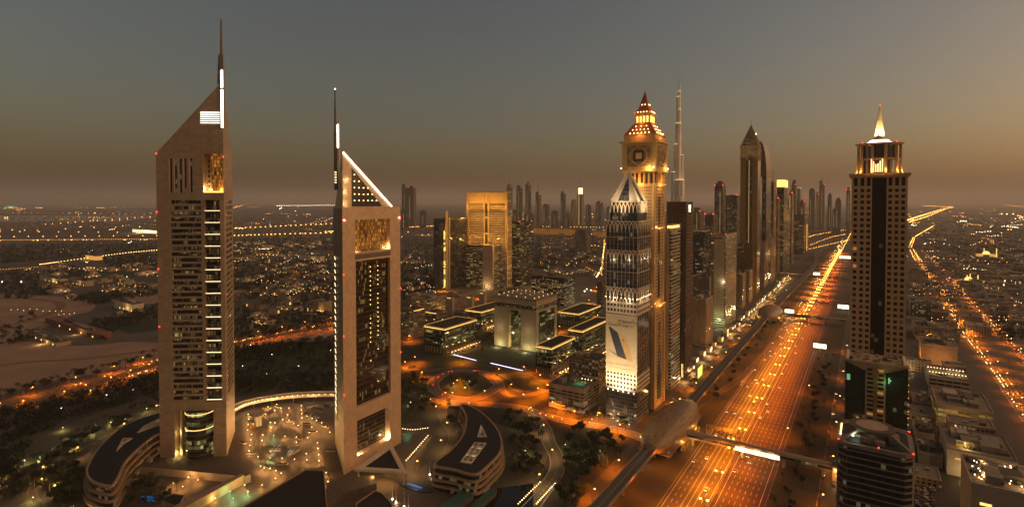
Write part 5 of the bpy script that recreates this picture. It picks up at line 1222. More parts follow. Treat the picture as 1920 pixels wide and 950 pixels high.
def footbridge(label, u, v0, v1, z0, board=None):
    root = thing('footbridge', label, 'footbridge', UV(u, v0), -ANG); Lg = v1-v0
    mb = MB(); mb.box(0, -3.6, z0, Lg, 3.6, z0+.8); mb.build('deck', M['grey'], root)
    prof = [(-3.7, z0+3.4), (-3.2, z0+4.6), (-1.6, z0+5.4), (1.6, z0+5.4), (3.2, z0+4.6), (3.7, z0+3.4)]
    mb = MB()
    for (a, b_), (c, d) in zip(prof, prof[1:]): mb.face([(0, a, b_), (Lg, a, b_), (Lg, c, d), (0, c, d)], [(0, 0), (Lg, 0), (Lg, 2), (0, 2)])
    for x in (0, Lg): mb.face([(x, a, b_) for a, b_ in prof])
    mb.build('roof', M['bridgemetal'], root)
    for s in (-1, 1):
        mb = MB(); mb.face([(0, s*3.45, z0+.8), (Lg, s*3.45, z0+.8), (Lg, s*3.45, z0+3.5), (0, s*3.45, z0+3.5)][::-s], [(0, 0), (Lg, 0), (Lg, 2.7), (0, 2.7)][::-s]); mb.build('side_glazing', M['g_bridge'], root)
        mb = MB(); mb.box(0, s*3.6-.15, z0+.78, Lg, s*3.6+.15, z0+1.5); mb.build('handrail_panel', M['bridgemetal'], root)
    for x in (6, Lg*.36, Lg*.42, Lg*.70, Lg-6): mb = MB(); mb.box(x-.9, -1.6, 0, x+.9, 1.6, z0); mb.build('pier', M['kerb'], root)
    if board:
        a, c = board; mb = MB(); mb.box(a, -4.1, z0-.4, c, -3.75, z0+3.1); mb.build('lit_advert_board', M['e_board2'], root)
        for q in range(3): light('AREA', (a+(c-a)*(q+.5)/3, -5, z0+1), 2500, (1, .75, .4), root, rot=(R(90), 0, 0)).data.size = 4
    return root
def vat(px, u, z):                                   # v where column px is met on the line u
    p = UV(u, 0, z); return slide(p, VX, px, z)
fb_v0, fb_v1 = VV+15, vat(1560, 480, 9)
footbridge('bronze roofed footbridge with a glowing advert board across the highway', 480, fb_v0, fb_v1, 6.5, (vat(1380, 480, 8)-fb_v0, vat(1463, 480, 8)-fb_v0))
footbridge('distant footbridge joining the small metro station', 1085, VV+18, VM+62, 7)
def bridge_house():
    root = thing('stair_house', 'round topped glass stair house at the end of the near footbridge', 'stair house', UV(480, fb_v1+.2), -ANG)
    mb = MB(); mb.box(0, -4.5, 0, 10, 4.5, 11.0); mb.build('wall', M['bridgemetal'], root)
    mb = MB(); n = 8
    for i in range(n):
        a, b_ = math.pi*i/n, math.pi*(i+1)/n
        mb.face([(0, -4.6*math.cos(a), 11+3.2*math.sin(a)), (10.3, -4.6*math.cos(a), 11+3.2*math.sin(a)), (10.3, -4.6*math.cos(b_), 11+3.2*math.sin(b_)), (0, -4.6*math.cos(b_), 11+3.2*math.sin(b_))])
    for x in (0, 10.3): mb.face([(x, -4.6*math.cos(math.pi*i/n), 11+3.2*math.sin(math.pi*i/n)) for i in range(n+1)])
    mb.build('vault_roof', M['metal2'], root)
    mb = MB(); mb.box(1, -4.8, 7.4, 9, -4.52, 10.2); mb.build('lit_window', M['e_shop'], root); light('POINT', (5, -9, 6), 5000, (1, .5, .15), root)
bridge_house()
# sign gantry over the inbound lanes
g = thing('sign_gantry', 'steel sign gantry over the inbound lanes next to the footbridge', 'gantry', UV(512, VM-31.8), -ANG)
for x in (0, 26): mb = MB(); mb.bar((x, 0, 0), (x, 0, 8.2), .35, n=6); mb.build('post', M['bridgemetal'], g)
for y, z in ((-.8, 7), (.8, 7), (-.8, 8.4), (.8, 8.4)): mb = MB(); mb.bar((0, y, z), (26, y, z), .14); mb.build('chord', M['bridgemetal'], g)
mb = MB()
for i in range(13): mb.bar((i*2, -.8, 7+1.4*(i % 2)), (i*2+2, -.8, 7+1.4*((i+1) % 2)), .08)
mb.build('lattice', M['bridgemetal'], g)['kind'] = 'stuff'
for x in (5, 15): mb = MB(); mb.box(x, -1.15, 5.6, x+8, -.95, 8.8); mb.build('sign_panel', M['metal'], g)
# median lamps: two arms each
lampm = MB(); lampm.bar((0, 0, 0), (0, 0, 12.5), .16, n=6, r2=.09)
def make_lamp(name, label, cat, group, heads, hgt, r_, mat='e_sod'):
    t = thing(name, label, cat, (0, 0, -500), -ANG, group)
    mb = MB(); mb.bar((0, 0, 0), (0, 0, hgt), .16, n=6, r2=.09)
    for s in heads: mb.bar((0, 0, hgt-.4), (s*2.2, 0, hgt), .08)
    mb.build('pole', M['dgrey'], t)
    for s in heads: mb = MB(); mb.ball((s*2.3, 0, hgt), r_, 0, 6, 4, .45); mb.build('lamp_head', M[mat], t)
    return t
L2A = make_lamp('street_lamp', 'tall double armed sodium lamp along the highway median', 'street lamp', 'double armed lamps along the highway median', (-1, 1), 13, 1.0)
L2B = make_lamp('street_lamp', 'smaller double armed sodium lamp along the highway far beyond the small station', 'street lamp', 'far double armed lamps along the highway', (-1, 1), 13, 1.9)
SOD = (1, .21, .0)
first = {L2A: True, L2B: True}
def put(proto, p, rz=None):
    o = proto if first.get(proto) else copy_tree(proto); first[proto] = False
    o.location = p
    if rz is not None: o.rotation_euler.z = rz
    return o
u = 372; i = 0
while u < 2650:
    o = put(L2A if u < 1150 else L2B, UV(u, VM))
    if u < 1300 or i % 2 == 0:
        k = 1.0 if u < 1300 else 2.0
        for s in (-1, 1): light('SPOT', tuple(UV(u, VM+s*11, 15)), (92000 if s < 0 else 42000)*k, (1, .16, 0) if s > 0 else (1, .27, .008), None, 1.0, 158)
    u += 45; i += 1
L1 = make_lamp('street_lamp', 'single armed sodium lamp on a side road', 'street lamp', 'single armed lamps on the side roads', (1,), 9, .62)
first[L1] = True
def lamp_px(px, py, e=9000, proto=None, col=SOD, h=9):
    p = gp(px, py); put(proto or L1, p, rnd.uniform(0, 6.28))
    if e: light('SPOT', (p.x, p.y, h+.6), e, col, None, .6, 155)
def lamps_along(P, step, e, side=0.0, proto=None, every=1, d0=0, maxd=1e9, col=SOD):
    d = step-d0; n = 0; Q = offset(P, side) if side else P
    for a, c in zip(Q, Q[1:]):
        l = (c-a).length; d += l
        if d >= step:
            d = 0
            if c.length > maxd or c.y < 300: continue
            put(proto or L1, (c.x, c.y, 0), rnd.uniform(0, 6.28)); n += 1
            if e and n % every == 0: light('SPOT', (c.x, c.y, 10), e, col, None, .6, 158)
for px, py in ((640, 617), (860, 726-0), (868, 741), (933, 704), (865, 680), (780, 682), (792, 710), (1012, 742), (985, 755), (1025, 735), (905, 748), (760, 690), (955, 735), (985, 700), (770, 640), (765, 600), (800, 625), (845, 572), (870, 598), (900, 560), (920, 590), (830, 546), (1050, 622), (1105, 570), (1120, 600), (1060, 712), (1010, 716), (1128, 640), (1090, 700), (1000, 575), (1035, 585), (965, 560), (1118, 545), (1040, 770), (1075, 786), (1120, 790), (1158, 812), (838, 752)):
    lamp_px(px, py, 60000)
for u_, v_ in ((455, VM-70), (505, VM-74), (560, VM-72), (620, VM-71), (690, VM-70), (770, VM-70), (860, VM-70), (960, VM-71), (1080, VM-71), (1250, VM-71), (350, VM-72), (400, VM-74)):
    put(L1, UV(u_, v_), 0); light('SPOT', tuple(UV(u_, v_, 12)), 42000, SOD, None, .6, 160); light('SPOT', tuple(UV(u_+25, VM-46, 14)), 13000, SOD, None, .6, 160)  # second spot is an added fill over the left verge, with no post
for u_, v_ in ((375, VM+64), (430, VM+64), (500, VM+67), (580, VM+66), (660, VM+66), (760, VM+66), (900, VM+66), (540, VM+30), (680, VM+36)):
    put(L1, UV(u_, v_), 0); light('SPOT', tuple(UV(u_, v_, 12)), 13000, SOD, None, .6, 155)
lamps_along(r_left, 25, 26000, 4); lamps_along(r_f, 34, 34000, 3, maxd=2700); lamps_along(r_f2, 38, 26000, -2, maxd=2400); lamps_along(r_left2, 36, 22000, -4)
lamps_along(r_d2, 40, 6000, 4, col=(1, .6, .22)); lamps_along(r_d, 45, 7000, 5, col=(1, .58, .2)); lamps_along(r_e, 45, 9000, 4, col=(1, .6, .22)); lamps_along(r_e2, 40, 7000, 4, col=(1, .6, .22))
# ---- billboards
def billboard(label, px, py, wd, ht, zb, m='e_board', rz=-ANG, post=1):
    p = gp(px, py); root = thing('billboard', label, 'billboard', p, rz)
    for k in range(post): x = (k-(post-1)/2)*wd*.5; mb = MB(); mb.bar((x, .5, 0), (x, .5, zb+ht*.5), .35, n=6); mb.build('post', M['metal'], root)
    mb = MB(); mb.box(-wd/2-.3, -.25, zb-.3, wd/2+.3, .6, zb+ht+.3); mb.build('frame', M['dgrey'], root)
    mb = MB(); mb.box(-wd/2, -.5, zb, wd/2, -.26, zb+ht); mb.build('lit_panel', M[m], root); light('AREA', (0, -2, zb+ht/2), 2500, (1, .8, .5), root, rot=(R(90), 0, 0)).data.size = wd*.6
    return root
billboard('glowing white billboard on the right verge nearest the footbridge', 1537, 660, 16, 6, 6)
billboard('second glowing white billboard further along the right verge', 1581, 583, 18, 7, 5)
billboard('glowing white billboard on the left verge by the metro track', 1480, 592, 15, 6, 6)
billboard('small glowing billboard beyond the small metro station', 1531, 521, 16, 8, 7)
billboard('lime green lit hoarding at the foot of the dark brown tower', 1312, 706, 22, 12, 0.8, 'e_lime', -ANG+R(90))
billboard('white lit panel over the road near the orange flyover', 1586, 489, 40, 8, 9)
# ---- shopfronts along the frontage
rs = random.Random(3)
u_ = 620
for i in range(44):
    u_ += rs.uniform(12, 40); v_ = VM-95+rs.uniform(-2, 3); p = UV(u_, v_)
    root = thing('shopfront', 'bright lit shop kiosk at the foot of the tower row', 'shop', p, -ANG, 'lit shops at the foot of the tower row')
    w_ = rs.uniform(4, 13); hh = rs.uniform(2.8, 6)
    mb = MB(); mb.box(-6, 0, 0, 0, w_, hh); mb.build('wall', M['pale'], root)
    mb = MB(); mb.box(.02, .6, .5, .25, w_-.6, hh*.62); mb.build('shop_window', M[rs.choice(('e_shop', 'e_shop', 'e_strip', 'e_board'))], root)
    mb = MB(); mb.box(.02, .3, hh*.68, .5, w_-.3, hh*.98); mb.build('sign_band', M[rs.choice(('e_strip', 'e_board', 'e_shop', 'e_gold'))], root)
    if i % 3 < 2: light('POINT', (6, w_/2, 3.5), 8000, (1, .55, .18), root)
for i, u_ in enumerate((545, 575, 605)):
    p = UV(u_, VM-100)
# ---- cars
def make_car(nm, label, group, col, L=4.6, Wd=1.85, Hh=1.45, parked=False):
    m = solid(nm+'_paint', col, .3, .05)
    prof = [(-L/2, .35), (-L/2, .85), (-L/2+.9, .95), (-L/2+1.5, Hh), (L/2-1.5, Hh), (L/2-.6, .95), (L/2, .85), (L/2, .35)]
    mb = MB()
    for (a, z0), (b_, z1) in zip(prof, prof[1:]): mb.face([(-Wd/2, a, z0), (Wd/2, a, z0), (Wd/2, b_, z1), (-Wd/2, b_, z1)], None, 1 if (z0 > .9 and z1 > .9 and abs(z0-z1) > .1) else 0)
    for s in (-1, 1): mb.face([(s*Wd/2, a, z) for a, z in prof][::-s], None, 0)
    mb.face([(-Wd/2, L/2, .35), (Wd/2, L/2, .35), (Wd/2, -L/2, .35), (-Wd/2, -L/2, .35)], None, 0)
    for s in (-1, 1): mb.face([(s*(Wd/2+.01), -L/2+1.15, 1.0), (s*(Wd/2+.01), L/2-1.0, 1.0), (s*(Wd/2+.01), L/2-1.6, Hh-.1), (s*(Wd/2+.01), -L/2+1.6, Hh-.1)], None, 1)
    o = mb.build(nm, [m, M['black']]); tag(o, label, 'car', group)
    for s in (-1, 1):
        for y in (-L/2+.9, L/2-.9):
            w_ = MB(); w_.bar((s*(Wd/2-.12), y, .33), (s*(Wd/2+.05), y, .33), .33, n=10); w_.build('wheel', M['black'], o)
        if not parked:
            h_ = MB(); h_.box(s*.68-.26, -L/2-.12, .58, s*.68+.26, -L/2-.01, .88); h_.build('headlight', M['e_head'], o)
            h_ = MB(); h_.box(s*.68-.26, L/2+.01, .60, s*.68+.26, L/2+.10, .88); h_.build('tail_light', M['e_tail'], o)
    o.location = (0, 0, -500); return o
GI, GO, GPK = 'cars driving toward the camera with headlights on', 'cars driving away showing red tail lights', 'parked cars'
inb = [make_car('car', 'oncoming car with bright headlights in the inbound lanes', GI, c) for c in ((.5, .5, .5), (.06, .06, .07), (.3, .28, .25))]
outb = [make_car('car', 'car driving away with red tail lights in the outbound lanes', GO, c) for c in ((.5, .5, .5), (.05, .05, .06), (.25, .04, .03))]
prk = [make_car('car', 'unlit car parked along the service road or on an open lot', GPK, c, parked=True) for c in ((.55, .55, .55), (.07, .07, .08), (.3, .05, .04))]
for c in inb+outb+prk: first[c] = True
rc = random.Random(21); cnt = 0
for lane in range(1, 7):
    v = VM-2.4-(lane+.5-.5)*3.72-.1; u = 330+rc.uniform(0, 20)
    while u < 1150 and cnt < 56:
        put(rc.choice(inb), UV(u, v-1.8+rc.uniform(-.3, .3), .06), -ANG); cnt += 1; u += rc.uniform(40, 170)
cnt = 0
for lane in range(1, 7):
    v = VM+2.4+lane*3.72-1.8; u = 330+rc.uniform(0, 60)
    while u < 1500 and cnt < 26:
        put(rc.choice(outb), UV(u, v+rc.uniform(-.3, .3), .06), -ANG); cnt += 1; u += rc.uniform(30, 170)
for k in range(34):
    p = gp(*[(1186, 830), (1530, 905), (1545, 870), (1556, 835), (1561, 800), (1567, 765), (1572, 735), (1577, 708)][k % 8]) if False else UV(345+k*14+rc.uniform(-3, 3), VM+63.3+(.0 if k % 3 else 7.6), .06)
    put(rc.choice(outb if k % 5 == 0 else prk), p, -ANG)
for k in range(46):
    put(rc.choice(prk), UV(560+k*15+rc.uniform(-4, 4), VM-84+(k % 3)*3.1, .06), -ANG+R(90)*(k % 2))
# traffic further off, past counting
mb = MB(); mt = MB()
for k in range(130):
    u_ = rc.uniform(1150, 3600); q = 1.0+u_*.0006; ln = rc.randrange(6)
    p = UV(u_, VM-4.5-ln*3.72, .9); mb.ball(p, .38*q, 0, 5, 3)
    if k % 3 == 0: p = UV(rc.uniform(1150, 2000), VM+4.5+ln*3.72, .9); mt.ball(p, .7, 0, 5, 3)
def along_cars(P, n, mbx, r_, d=0, a=0., b_=1.):
    Q = offset(P, d)
    for k in range(n):
        t = rc.uniform(a, b_)*(len(Q)-1); i = int(t); i = min(i, len(Q)-2); p = Q[i]+(Q[i+1]-Q[i])*(t-i); mbx.ball((p.x, p.y, .9), r_, 0, 5, 3)
along_cars(r_f, 120, mb, .55, -3); along_cars(r_f, 110, mb, .5, 1); along_cars(r_f2, 60, mb, .5, 2); along_cars(r_f2, 30, mt, .8, -2); along_cars(r_k, 160, mb, 5, 12); along_cars(r_k, 120, mb, 4, -12); along_cars(r_h, 40, mb, 2.2); along_cars(r_i, 40, mb, 2.2); along_cars(r_j, 50, mb, 1.6)
along_cars(r_left, 36, mb, .55, 2, 0, .5); along_cars(r_left, 24, mt, .6, -3, .6, 1); along_cars(r_left2, 14, mb, .5); along_cars(r_ring, 10, mt, .5); along_cars(r_b, 10, mb, .45)
stuff(mb.build('distant_traffic', M['e_traf'])); stuff(mt.build('distant_tail_lights', M['e_tail']))
M['teal'] = solid('teal_glass_roof', (.05, .13, .13), .2)
M['g_balc'] = windows('balcony_glass', 2.4, 3.7, .05, .7, .06, .0, (.05, .045, .04), (.008, .009, .011), (1, .6, .2), (.75, 1, .7)); M['balc'] = solid('balcony_render', (.22, .185, .155), .7); M['helip'] = solid('helipad_paint', (.36, .28, .225), .8)
M['g_wing'] = windows('green_black_glass', 2.6, 3.6, .03, .6, .03, .09, (.02, .028, .02), (.006, .012, .008), (.9, .6, .2), (.7, 1, .6)); M['beigel'] = solid('light_beige', (.40, .30, .20)); M['goldrib'] = solid('gold_rib', (.30, .19, .06), .4, .1, 1, .4); M['e_green2'] = emit('green_glow', (.3, .8, .35), .5)
M['g_deck'] = windows('amber_deck_opening', 5, 4.4, .75, .38, .14, 0, (.36, .28, .20), (.03, .025, .02), (1, .5, .06), (1, .7, .2), rowvar=.4)
M['rimbeige'] = solid('rim_beige', (.34, .25, .18), .7); M['g_mall'] = windows('mall_glass', 3, 4, .16, .6, .1, .1, (.10, .08, .06), (.015, .014, .013))
M['skyl'] = windows('skylight_glass', 3.2, 3.2, .55, .6, .12, .12, (.55, .5, .42), (.06, .05, .04), (1, .7, .3), (1, .9, .65))
M['g_blue'] = windows('blue_screen_glow', .8, .7, .75, .8, 0, 0, base=(.01, .02, .04), ca=(.02, .16, .45), cb=(.08, .4, .8)); M['e_lantern'] = emit('lantern_glow', (1, .55, .16), .7)
# ================================================================== RIGHT OF THE HIGHWAY
def balcony_tower():
    Y = 326.0; h = zat(825, Y); P = Vector((xat(1572, Y, h), Y, 0)); W = slide(P, VX, 1713, h); D = 36.0
    root = thing('balcony_tower', 'dark glass balcony tower with a round helipad on its roof', 'skyscraper', P, -ANG)
    ch = 4.5; poly = [(ch, 0), (W-ch, 0), (W, ch), (W, D-ch), (W-ch, D), (ch, D), (0, D-ch), (0, ch)]
    mb = MB(); mb.prism(poly, 0, h-2); mb.build('wall', M['g_balc'], root)
    n = int(h/3.7)
    def grow(o): return [(x+(o if x > W/2 else -o), y+(o if y > D/2 else -o)) for x, y in poly]
    for i in range(n):
        z = h-4.5-i*3.7
        if z < 1: break
        mb = MB(); mb.prism(grow(.9), z, z+.6); mb.build('balcony_band', M['balc'], root)
    mb = MB(); mb.prism(grow(1.0), h-2.4, h); mb.build('parapet', M['balc'], root)
    mb = MB(); mb.prism([(x*.92+W*.04, y*.92+D*.04) for x, y in poly], h, h+.25); mb.build('roof', M['droof'], root)
    cx, cy_, r_ = W*.46, D*.52, 12.0
    mb = MB(); mb.cyl(cx, cy_, h+5.2, h+6.4, r_, None, 40); mb.build('helipad_ring', M['dgrey'], root)
    mb = MB(); mb.cyl(cx, cy_, h+6.45, h+6.65, r_*.70, None, 40); mb.build('helipad', M['helip'], root)
    for a in range(4):
        an = R(45+90*a+10); q = (cx+r_*.8*math.cos(an), cy_+r_*.6*math.sin(an)); e = ((1.5, 1.5), (W-1.5, 1.5), (W-1.5, D-1.5), (1.5, D-1.5))[(a+2) % 4]
        mb = MB(); mb.bar((*q, h+5.5), (*e, h+1), 1.0); mb.build('strut', M['balc'], root)
    for x0, y0, x1, y1, z in ((.3, .12, .45, .24, 3), (.5, .1, .64, .22, 2.4), (.2, .3, .3, .5, 2.0), (.7, .3, .84, .6, 3.2)): mb = MB(); mb.box(W*x0, D*y0, h+.25, W*x1, D*y1, h+z); mb.build('plant_unit', M['grey'], root)
    for i in range(6): mb = MB(); mb.ball((.8, D*(.25+.1*i), h+1.2), .45, 0, 6, 4); mb.build('edge_lamp', M['e_warm'], root)
    for x, y in ((0, .3), (W, .3), (W, D), (W*.55, -.8)): beacon(root, (x, y, h+.9), .45, False)
    mb = MB(); mb.ball((W*.2, D*.16, h+2.6), .5, 0, 6, 4); mb.build('flood_lamp', M['e_white'], root)
    light('POINT', (W*.25, D*.2, h+3), 700, (.7, 1, .8), root); light('POINT', (cx, cy_, h+3), 350, (1, .7, .4), root)
balcony_tower()
def glass_office():
    Y = 470.0; h = zat(676, Y); P = Vector((xat(1585, Y, h), Y, 0)); W = slide(P, VX, 1703, h); D = 30
    root = thing('glass_wing_office', 'green black glass office with a beige balcony core, in front of the spire tower', 'office building', P, -ANG)
    c0, c1 = W*.33, W*.66
    mb = MB(); mb.prism([(0, 0), (c0, 3.2), (c0, D), (0, D)], 0, [h-.5, h-7, h-7, h-.5]); mb.build('glass_wing', M['g_wing'], root)
    mb = MB(); mb.prism([(c1, 3.2), (W, 0), (W, D), (c1, D)], 0, [h-7, h-.5, h-.5, h-7]); mb.build('glass_wing', M['g_wing'], root)
    mb = MB(); mb.box(c0+.02, 2.4, 0, c1-.02, D, h-8); mb.build('core', M['beige'], root)
    for i in range(int(h/3.8)-1):
        for a, b_ in ((c0+1.2, (c0+c1)/2-1.2), ((c0+c1)/2+1.2, c1-1.2)):
            mb = MB(); mb.box(a, 1.2, 2+i*3.8, b_, 2.38, 3.1+i*3.8); mb.build('balcony', M['beigel'], root)
            mb = MB(); mb.box(a+.3, 2.3, 3.2+i*3.8, b_-.3, 2.37, 5.2+i*3.8); mb.build('window', M['sp_glass'] if rnd.random() < .9 else M['sp_lit'], root)
    mb = MB(); mb.box((c0+c1)/2-.7, 1.0, 0, (c0+c1)/2+.7, 2.3, h-8); mb.build('rib', M['goldrib'], root)
    mb = MB(); mb.box((c0+c1)/2-2.4, .6, h-12, (c0+c1)/2+2.4, 3.0, h-4.5); mb.build('crest', M['goldrib'], root)
    mb = MB(); mb.prism([(-.5, 4), (W+.5, 4), (W+.5, D+8), (-.5, D+8)], h-7.02+.1, h-.3); mb.build('roof_storey', M['beige'], root)
    mb = MB(); mb.box(-.5, 3.2, h-.3, W+.5, 4.4, h+1.2); mb.build('parapet', M['beigel'], root)
    rr = random.Random(8)
    for i in range(22):
        x, y = rr.uniform(2, W-6), rr.uniform(6, D+4); mb = MB(); mb.box(x, y, h-.3, x+rr.uniform(1.5, 5), y+rr.uniform(1.5, 4), h+rr.uniform(.8, 2.6)); mb.build('roof_unit', M[rr.choice(('grey', 'pale', 'dgrey', 'beige'))], root)
    for s in (.5, W-2.5): mb = MB(); mb.box(s, 4.5, h-.3, s+2, D+6, h+2.2); mb.build('roof_fin', M['white'], root)
    for q, z in ((W*.05, h-14), (W*.72, h-13)): mb = MB(); mb.box(q-1, 2.6 if q > W*.5 else .0, z-2, q+1.5, 3, z+3); mb.build('green_sign', M['e_green2'], root)
    light('POINT', (W*.68, -3, h-14), 900, (.4, 1, .4), root); light('POINT', (-2.5, 2, h-16), 900, (.4, 1, .45), root)
    for i in range(12): mb = MB(); mb.ball((W+.4, .2, 6+i*(h-8)/12), .28, 0, 5, 3); mb.build('edge_lamp', M['e_gold'], root)
glass_office()
def RB(label, cx, by, xl, xr, ty, wall='w_low', L=None, units=5, name='flat_roofed_block', **k):
    return block(name, label, 'office building', cx, by, xl, xr, ty, wall, k.pop('band', None), side='R', L=L, units=units, roof='roofpale', group=k.pop('group', None), **k)
r, W, L, h = RB('pink lit square block with two louvred panels, right of the spire tower foot', 1727, 680, 1724, 1796, 643, 'beige', 40, 3)
for x in (.16, .62):
    for i in range(6): mb = MB(); mb.box(W*x, -.25, 4+i*(h-8)/6, W*(x+.22), -.02, 5.2+i*(h-8)/6); mb.build('louvre', M['pale'], r)
light('POINT', (W*.5, -18, 8), 12000, (1, .45, .14), r); light('POINT', (-8, 10, 8), 12000, (1, .42, .1), r)
r, W, L, h = RB('white parking deck with rows of small lights on its roof', 1742, 728, 1736, 1817, 702, 'white', 46, 0, band='g_park', fh=4.2)
for i in range(12):
    for j in (0, 1): mb = MB(); mb.ball((W*(i+.5)/12, L*(.25+.45*j), h+1.2), .4, 0, 6, 4); mb.build('deck_lamp', M['e_warm'], r)
light('POINT', (W*.3, L*.3, h+5), 3000, (1, .85, .5), r); light('POINT', (W*.7, L*.5, h+5), 3000, (1, .85, .5), r)
r, W, L, h = RB('long beige deck building with glowing amber parking floors', 1757, 797, 1750, 1864, 756, 'beige', 60, 8, band='g_deck', fh=4.4)
light('POINT', (W*.4, -9, 6), 4000, (1, .7, .25), r)
r, W, L, h = RB('long white walled hall with a lit recess in its roof', 1776, 888, 1772, 1909, 838, 'white', 52, 7)
mb = MB(); mb.box(W*.16, 10, h-.9, W*.6, 13, h+3); mb.build('lit_clerestory', M['g_deck'], r); light('POINT', (W*.3, 7, h+2), 2500, (1, .7, .25), r); light('POINT', (W*.25, -10, 5), 2500, (1, .75, .35), r)
mb = MB(); mb.box(W*.12, -.2, h-8, W*.24, -.02, h-6.6); mb.build('sign_plate', M['e_dimgold2'], r)
r, W, L, h = RB('big pale block with a lamp lit roof garden in the corner of the view', 1822, 1010, 1806, 1990, 903, 'pale', 46, 4)
for i in range(46):
    x, y = rnd.uniform(.05, .95)*W, rnd.uniform(.08, .9)*L; mb = MB(); mb.ball((x, y, h+1.0), .38, 0, 6, 4); mb.build('garden_lamp', M['e_warm'], r)
    if i % 5 == 0: light('POINT', (x, y, h+2.4), 800, (1, .65, .28), r)
for i in range(22): mb = MB(); x, y = rnd.uniform(.05, .9)*W, rnd.uniform(.1, .9)*L; mb.ball((x, y, h+.6), rnd.uniform(.8, 1.9), 0, 7, 5, .8); mb.build('roof_shrub', M['shrub'], r)
for i in range(3): mb = MB(); mb.box(W*.1, -.25, h-13-i*4, W*.24, -.02, h-11.4-i*4); mb.build('lit_window', M['e_shop'], r)
for lab, cx, by, xl, xr, ty, wl, LL in (
        ('grey slotted block with vertical lit slots behind the spire tower', 1703, 536, 1700, 1734, 506, 'w_low', 40), ('low shed beside the slotted block', 1736, 556, 1733, 1760, 545, 'pale', 30), ('wide dim glass hall right of the spire tower', 1706, 590, 1703, 1759, 566, 'w_mid', 60),
        ('long pale hall above the pink lit block', 1714, 632, 1711, 1778, 610, 'w_low', 55), ('small pale annexe above the pink lit block', 1784, 638, 1781, 1800, 622, 'pale', 30), ('flat grey hall between parking deck and beige deck building', 1745, 752, 1740, 1822, 738, 'grey', 26),
        ('low brown roofed hall left of the beige deck building', 1712, 768, 1708, 1748, 752, 'grey', 40), ('low terrace block under the beige deck building', 1716, 822, 1712, 1752, 808, 'pale', 30), ('low flat block left of the white walled hall', 1722, 868, 1718, 1768, 846, 'beige', 34),
        ('long low warehouse beyond the second highway', 1806, 520, 1803, 1868, 508, 'w_low', 60), ('white roofed hall by the bright yard', 1848, 560, 1845, 1896, 548, 'white', 50), ('grey long hall beyond the second highway', 1800, 540, 1797, 1845, 530, 'w_low', 50), ('far pale terrace hall near the right edge', 1880, 530, 1877, 1930, 520, 'w_low', 60)):
    RB(lab, cx, by, xl, xr, ty, wl, LL, 6)
# open lots, cars and plant between the right hand blocks
for o_ in [o for o in bpy.data.objects if o.name.startswith('flat_roofed_block')]:
    W, L, h = o_['dim']; rr = random.Random(int(W*31+h))
    for i in range(6):
        x, y = rr.uniform(.06, .8)*W, rr.uniform(.1, .8)*L; mb = MB()
        if i % 3 == 0:
            for q in range(5): mb.box(x+q*1.9, y, h-.4, x+q*1.9+1.3, y+min(9, L*.3), h+.5)
            mb.build('duct_bank', M['dgrey'], o_)['kind'] = 'stuff'
        elif i % 3 == 1: mb.cyl(x, y, h-.9, h+1.6, 1.1, None, 10); mb.build('fan_unit', M['grey'], o_)
        else: mb.box(x, y, h-.9, x+rr.uniform(2, 6), y+rr.uniform(2, 5), h+rr.uniform(.4, 1.8)); mb.build('roof_unit', M[rr.choice(('pale', 'grey', 'metal'))], o_)
# the packed small blocks between the lots
rr = random.Random(17); taken = []
for k in range(400):
    if len(taken) >= 62: break
    px, py = rr.uniform(1712, 1915), rr.uniform(505, 900)
    p = gp(px, py); u_, v_ = toUV(p)
    e = [(q, w_) for q, w_ in taken if abs(q[0]-u_) < 15+w_ and abs(q[1]-v_) < 15+w_]
    rd = min((p.xy-c.xy).length for c in r_f+r_f2)
    if e or rd < 24 or not (1708 < px < 1735+(py-500)*.32 or px > 1800+(py-640)*.5 and py < 640): continue
    hit = False
    for o_ in [o for o in bpy.data.objects if o.name.startswith('flat_roofed_block')]:
        a, c = toUV(o_.location); W, L, h = o_['dim']
        if a-14 < u_ < a+L+12 and c-14 < v_ < c+W+12: hit = True
    if hit: continue
    a, c, hh = rr.uniform(8, 16), rr.uniform(8, 15), rr.choice((6, 8, 10, 13, 16)); taken.append(((u_, v_), 8))
    kk = thing('low_block', 'small flat roofed block packed among the lots beside the second highway', 'building', p, -ANG, 'small flat roofed blocks of the right hand district')
    mb = MB(); mb.box(-a, -c, 0, a, c, hh, 0, 1); mb.build('wall', [M[rr.choice(('w_low', 'w_pale', 'w_mid', 'w_low'))], M[rr.choice(('roofpale', 'grey', 'roofpale', 'pale'))]], kk)
    mb = MB(); parapet(mb, -a, -c, a, c, hh, hh+.8); mb.build('parapet', M['pale'], kk)
    for i in range(4): mb = MB(); x, y = rr.uniform(-a*.8, a*.5), rr.uniform(-c*.8, c*.5); mb.box(x, y, hh-.2, x+rr.uniform(1.5, 5), y+rr.uniform(1.5, 4), hh+rr.uniform(.8, 2.4)); mb.build('roof_unit', M[rr.choice(('grey', 'pale', 'dgrey', 'metal'))], kk)
    if len(taken) % 2 == 0: light('POINT', tuple(UV(u_-a-4, v_-c-3, 5)), 3500, rr.choice(((1, .45, .1), (1, .6, .25), (1, .75, .4))))
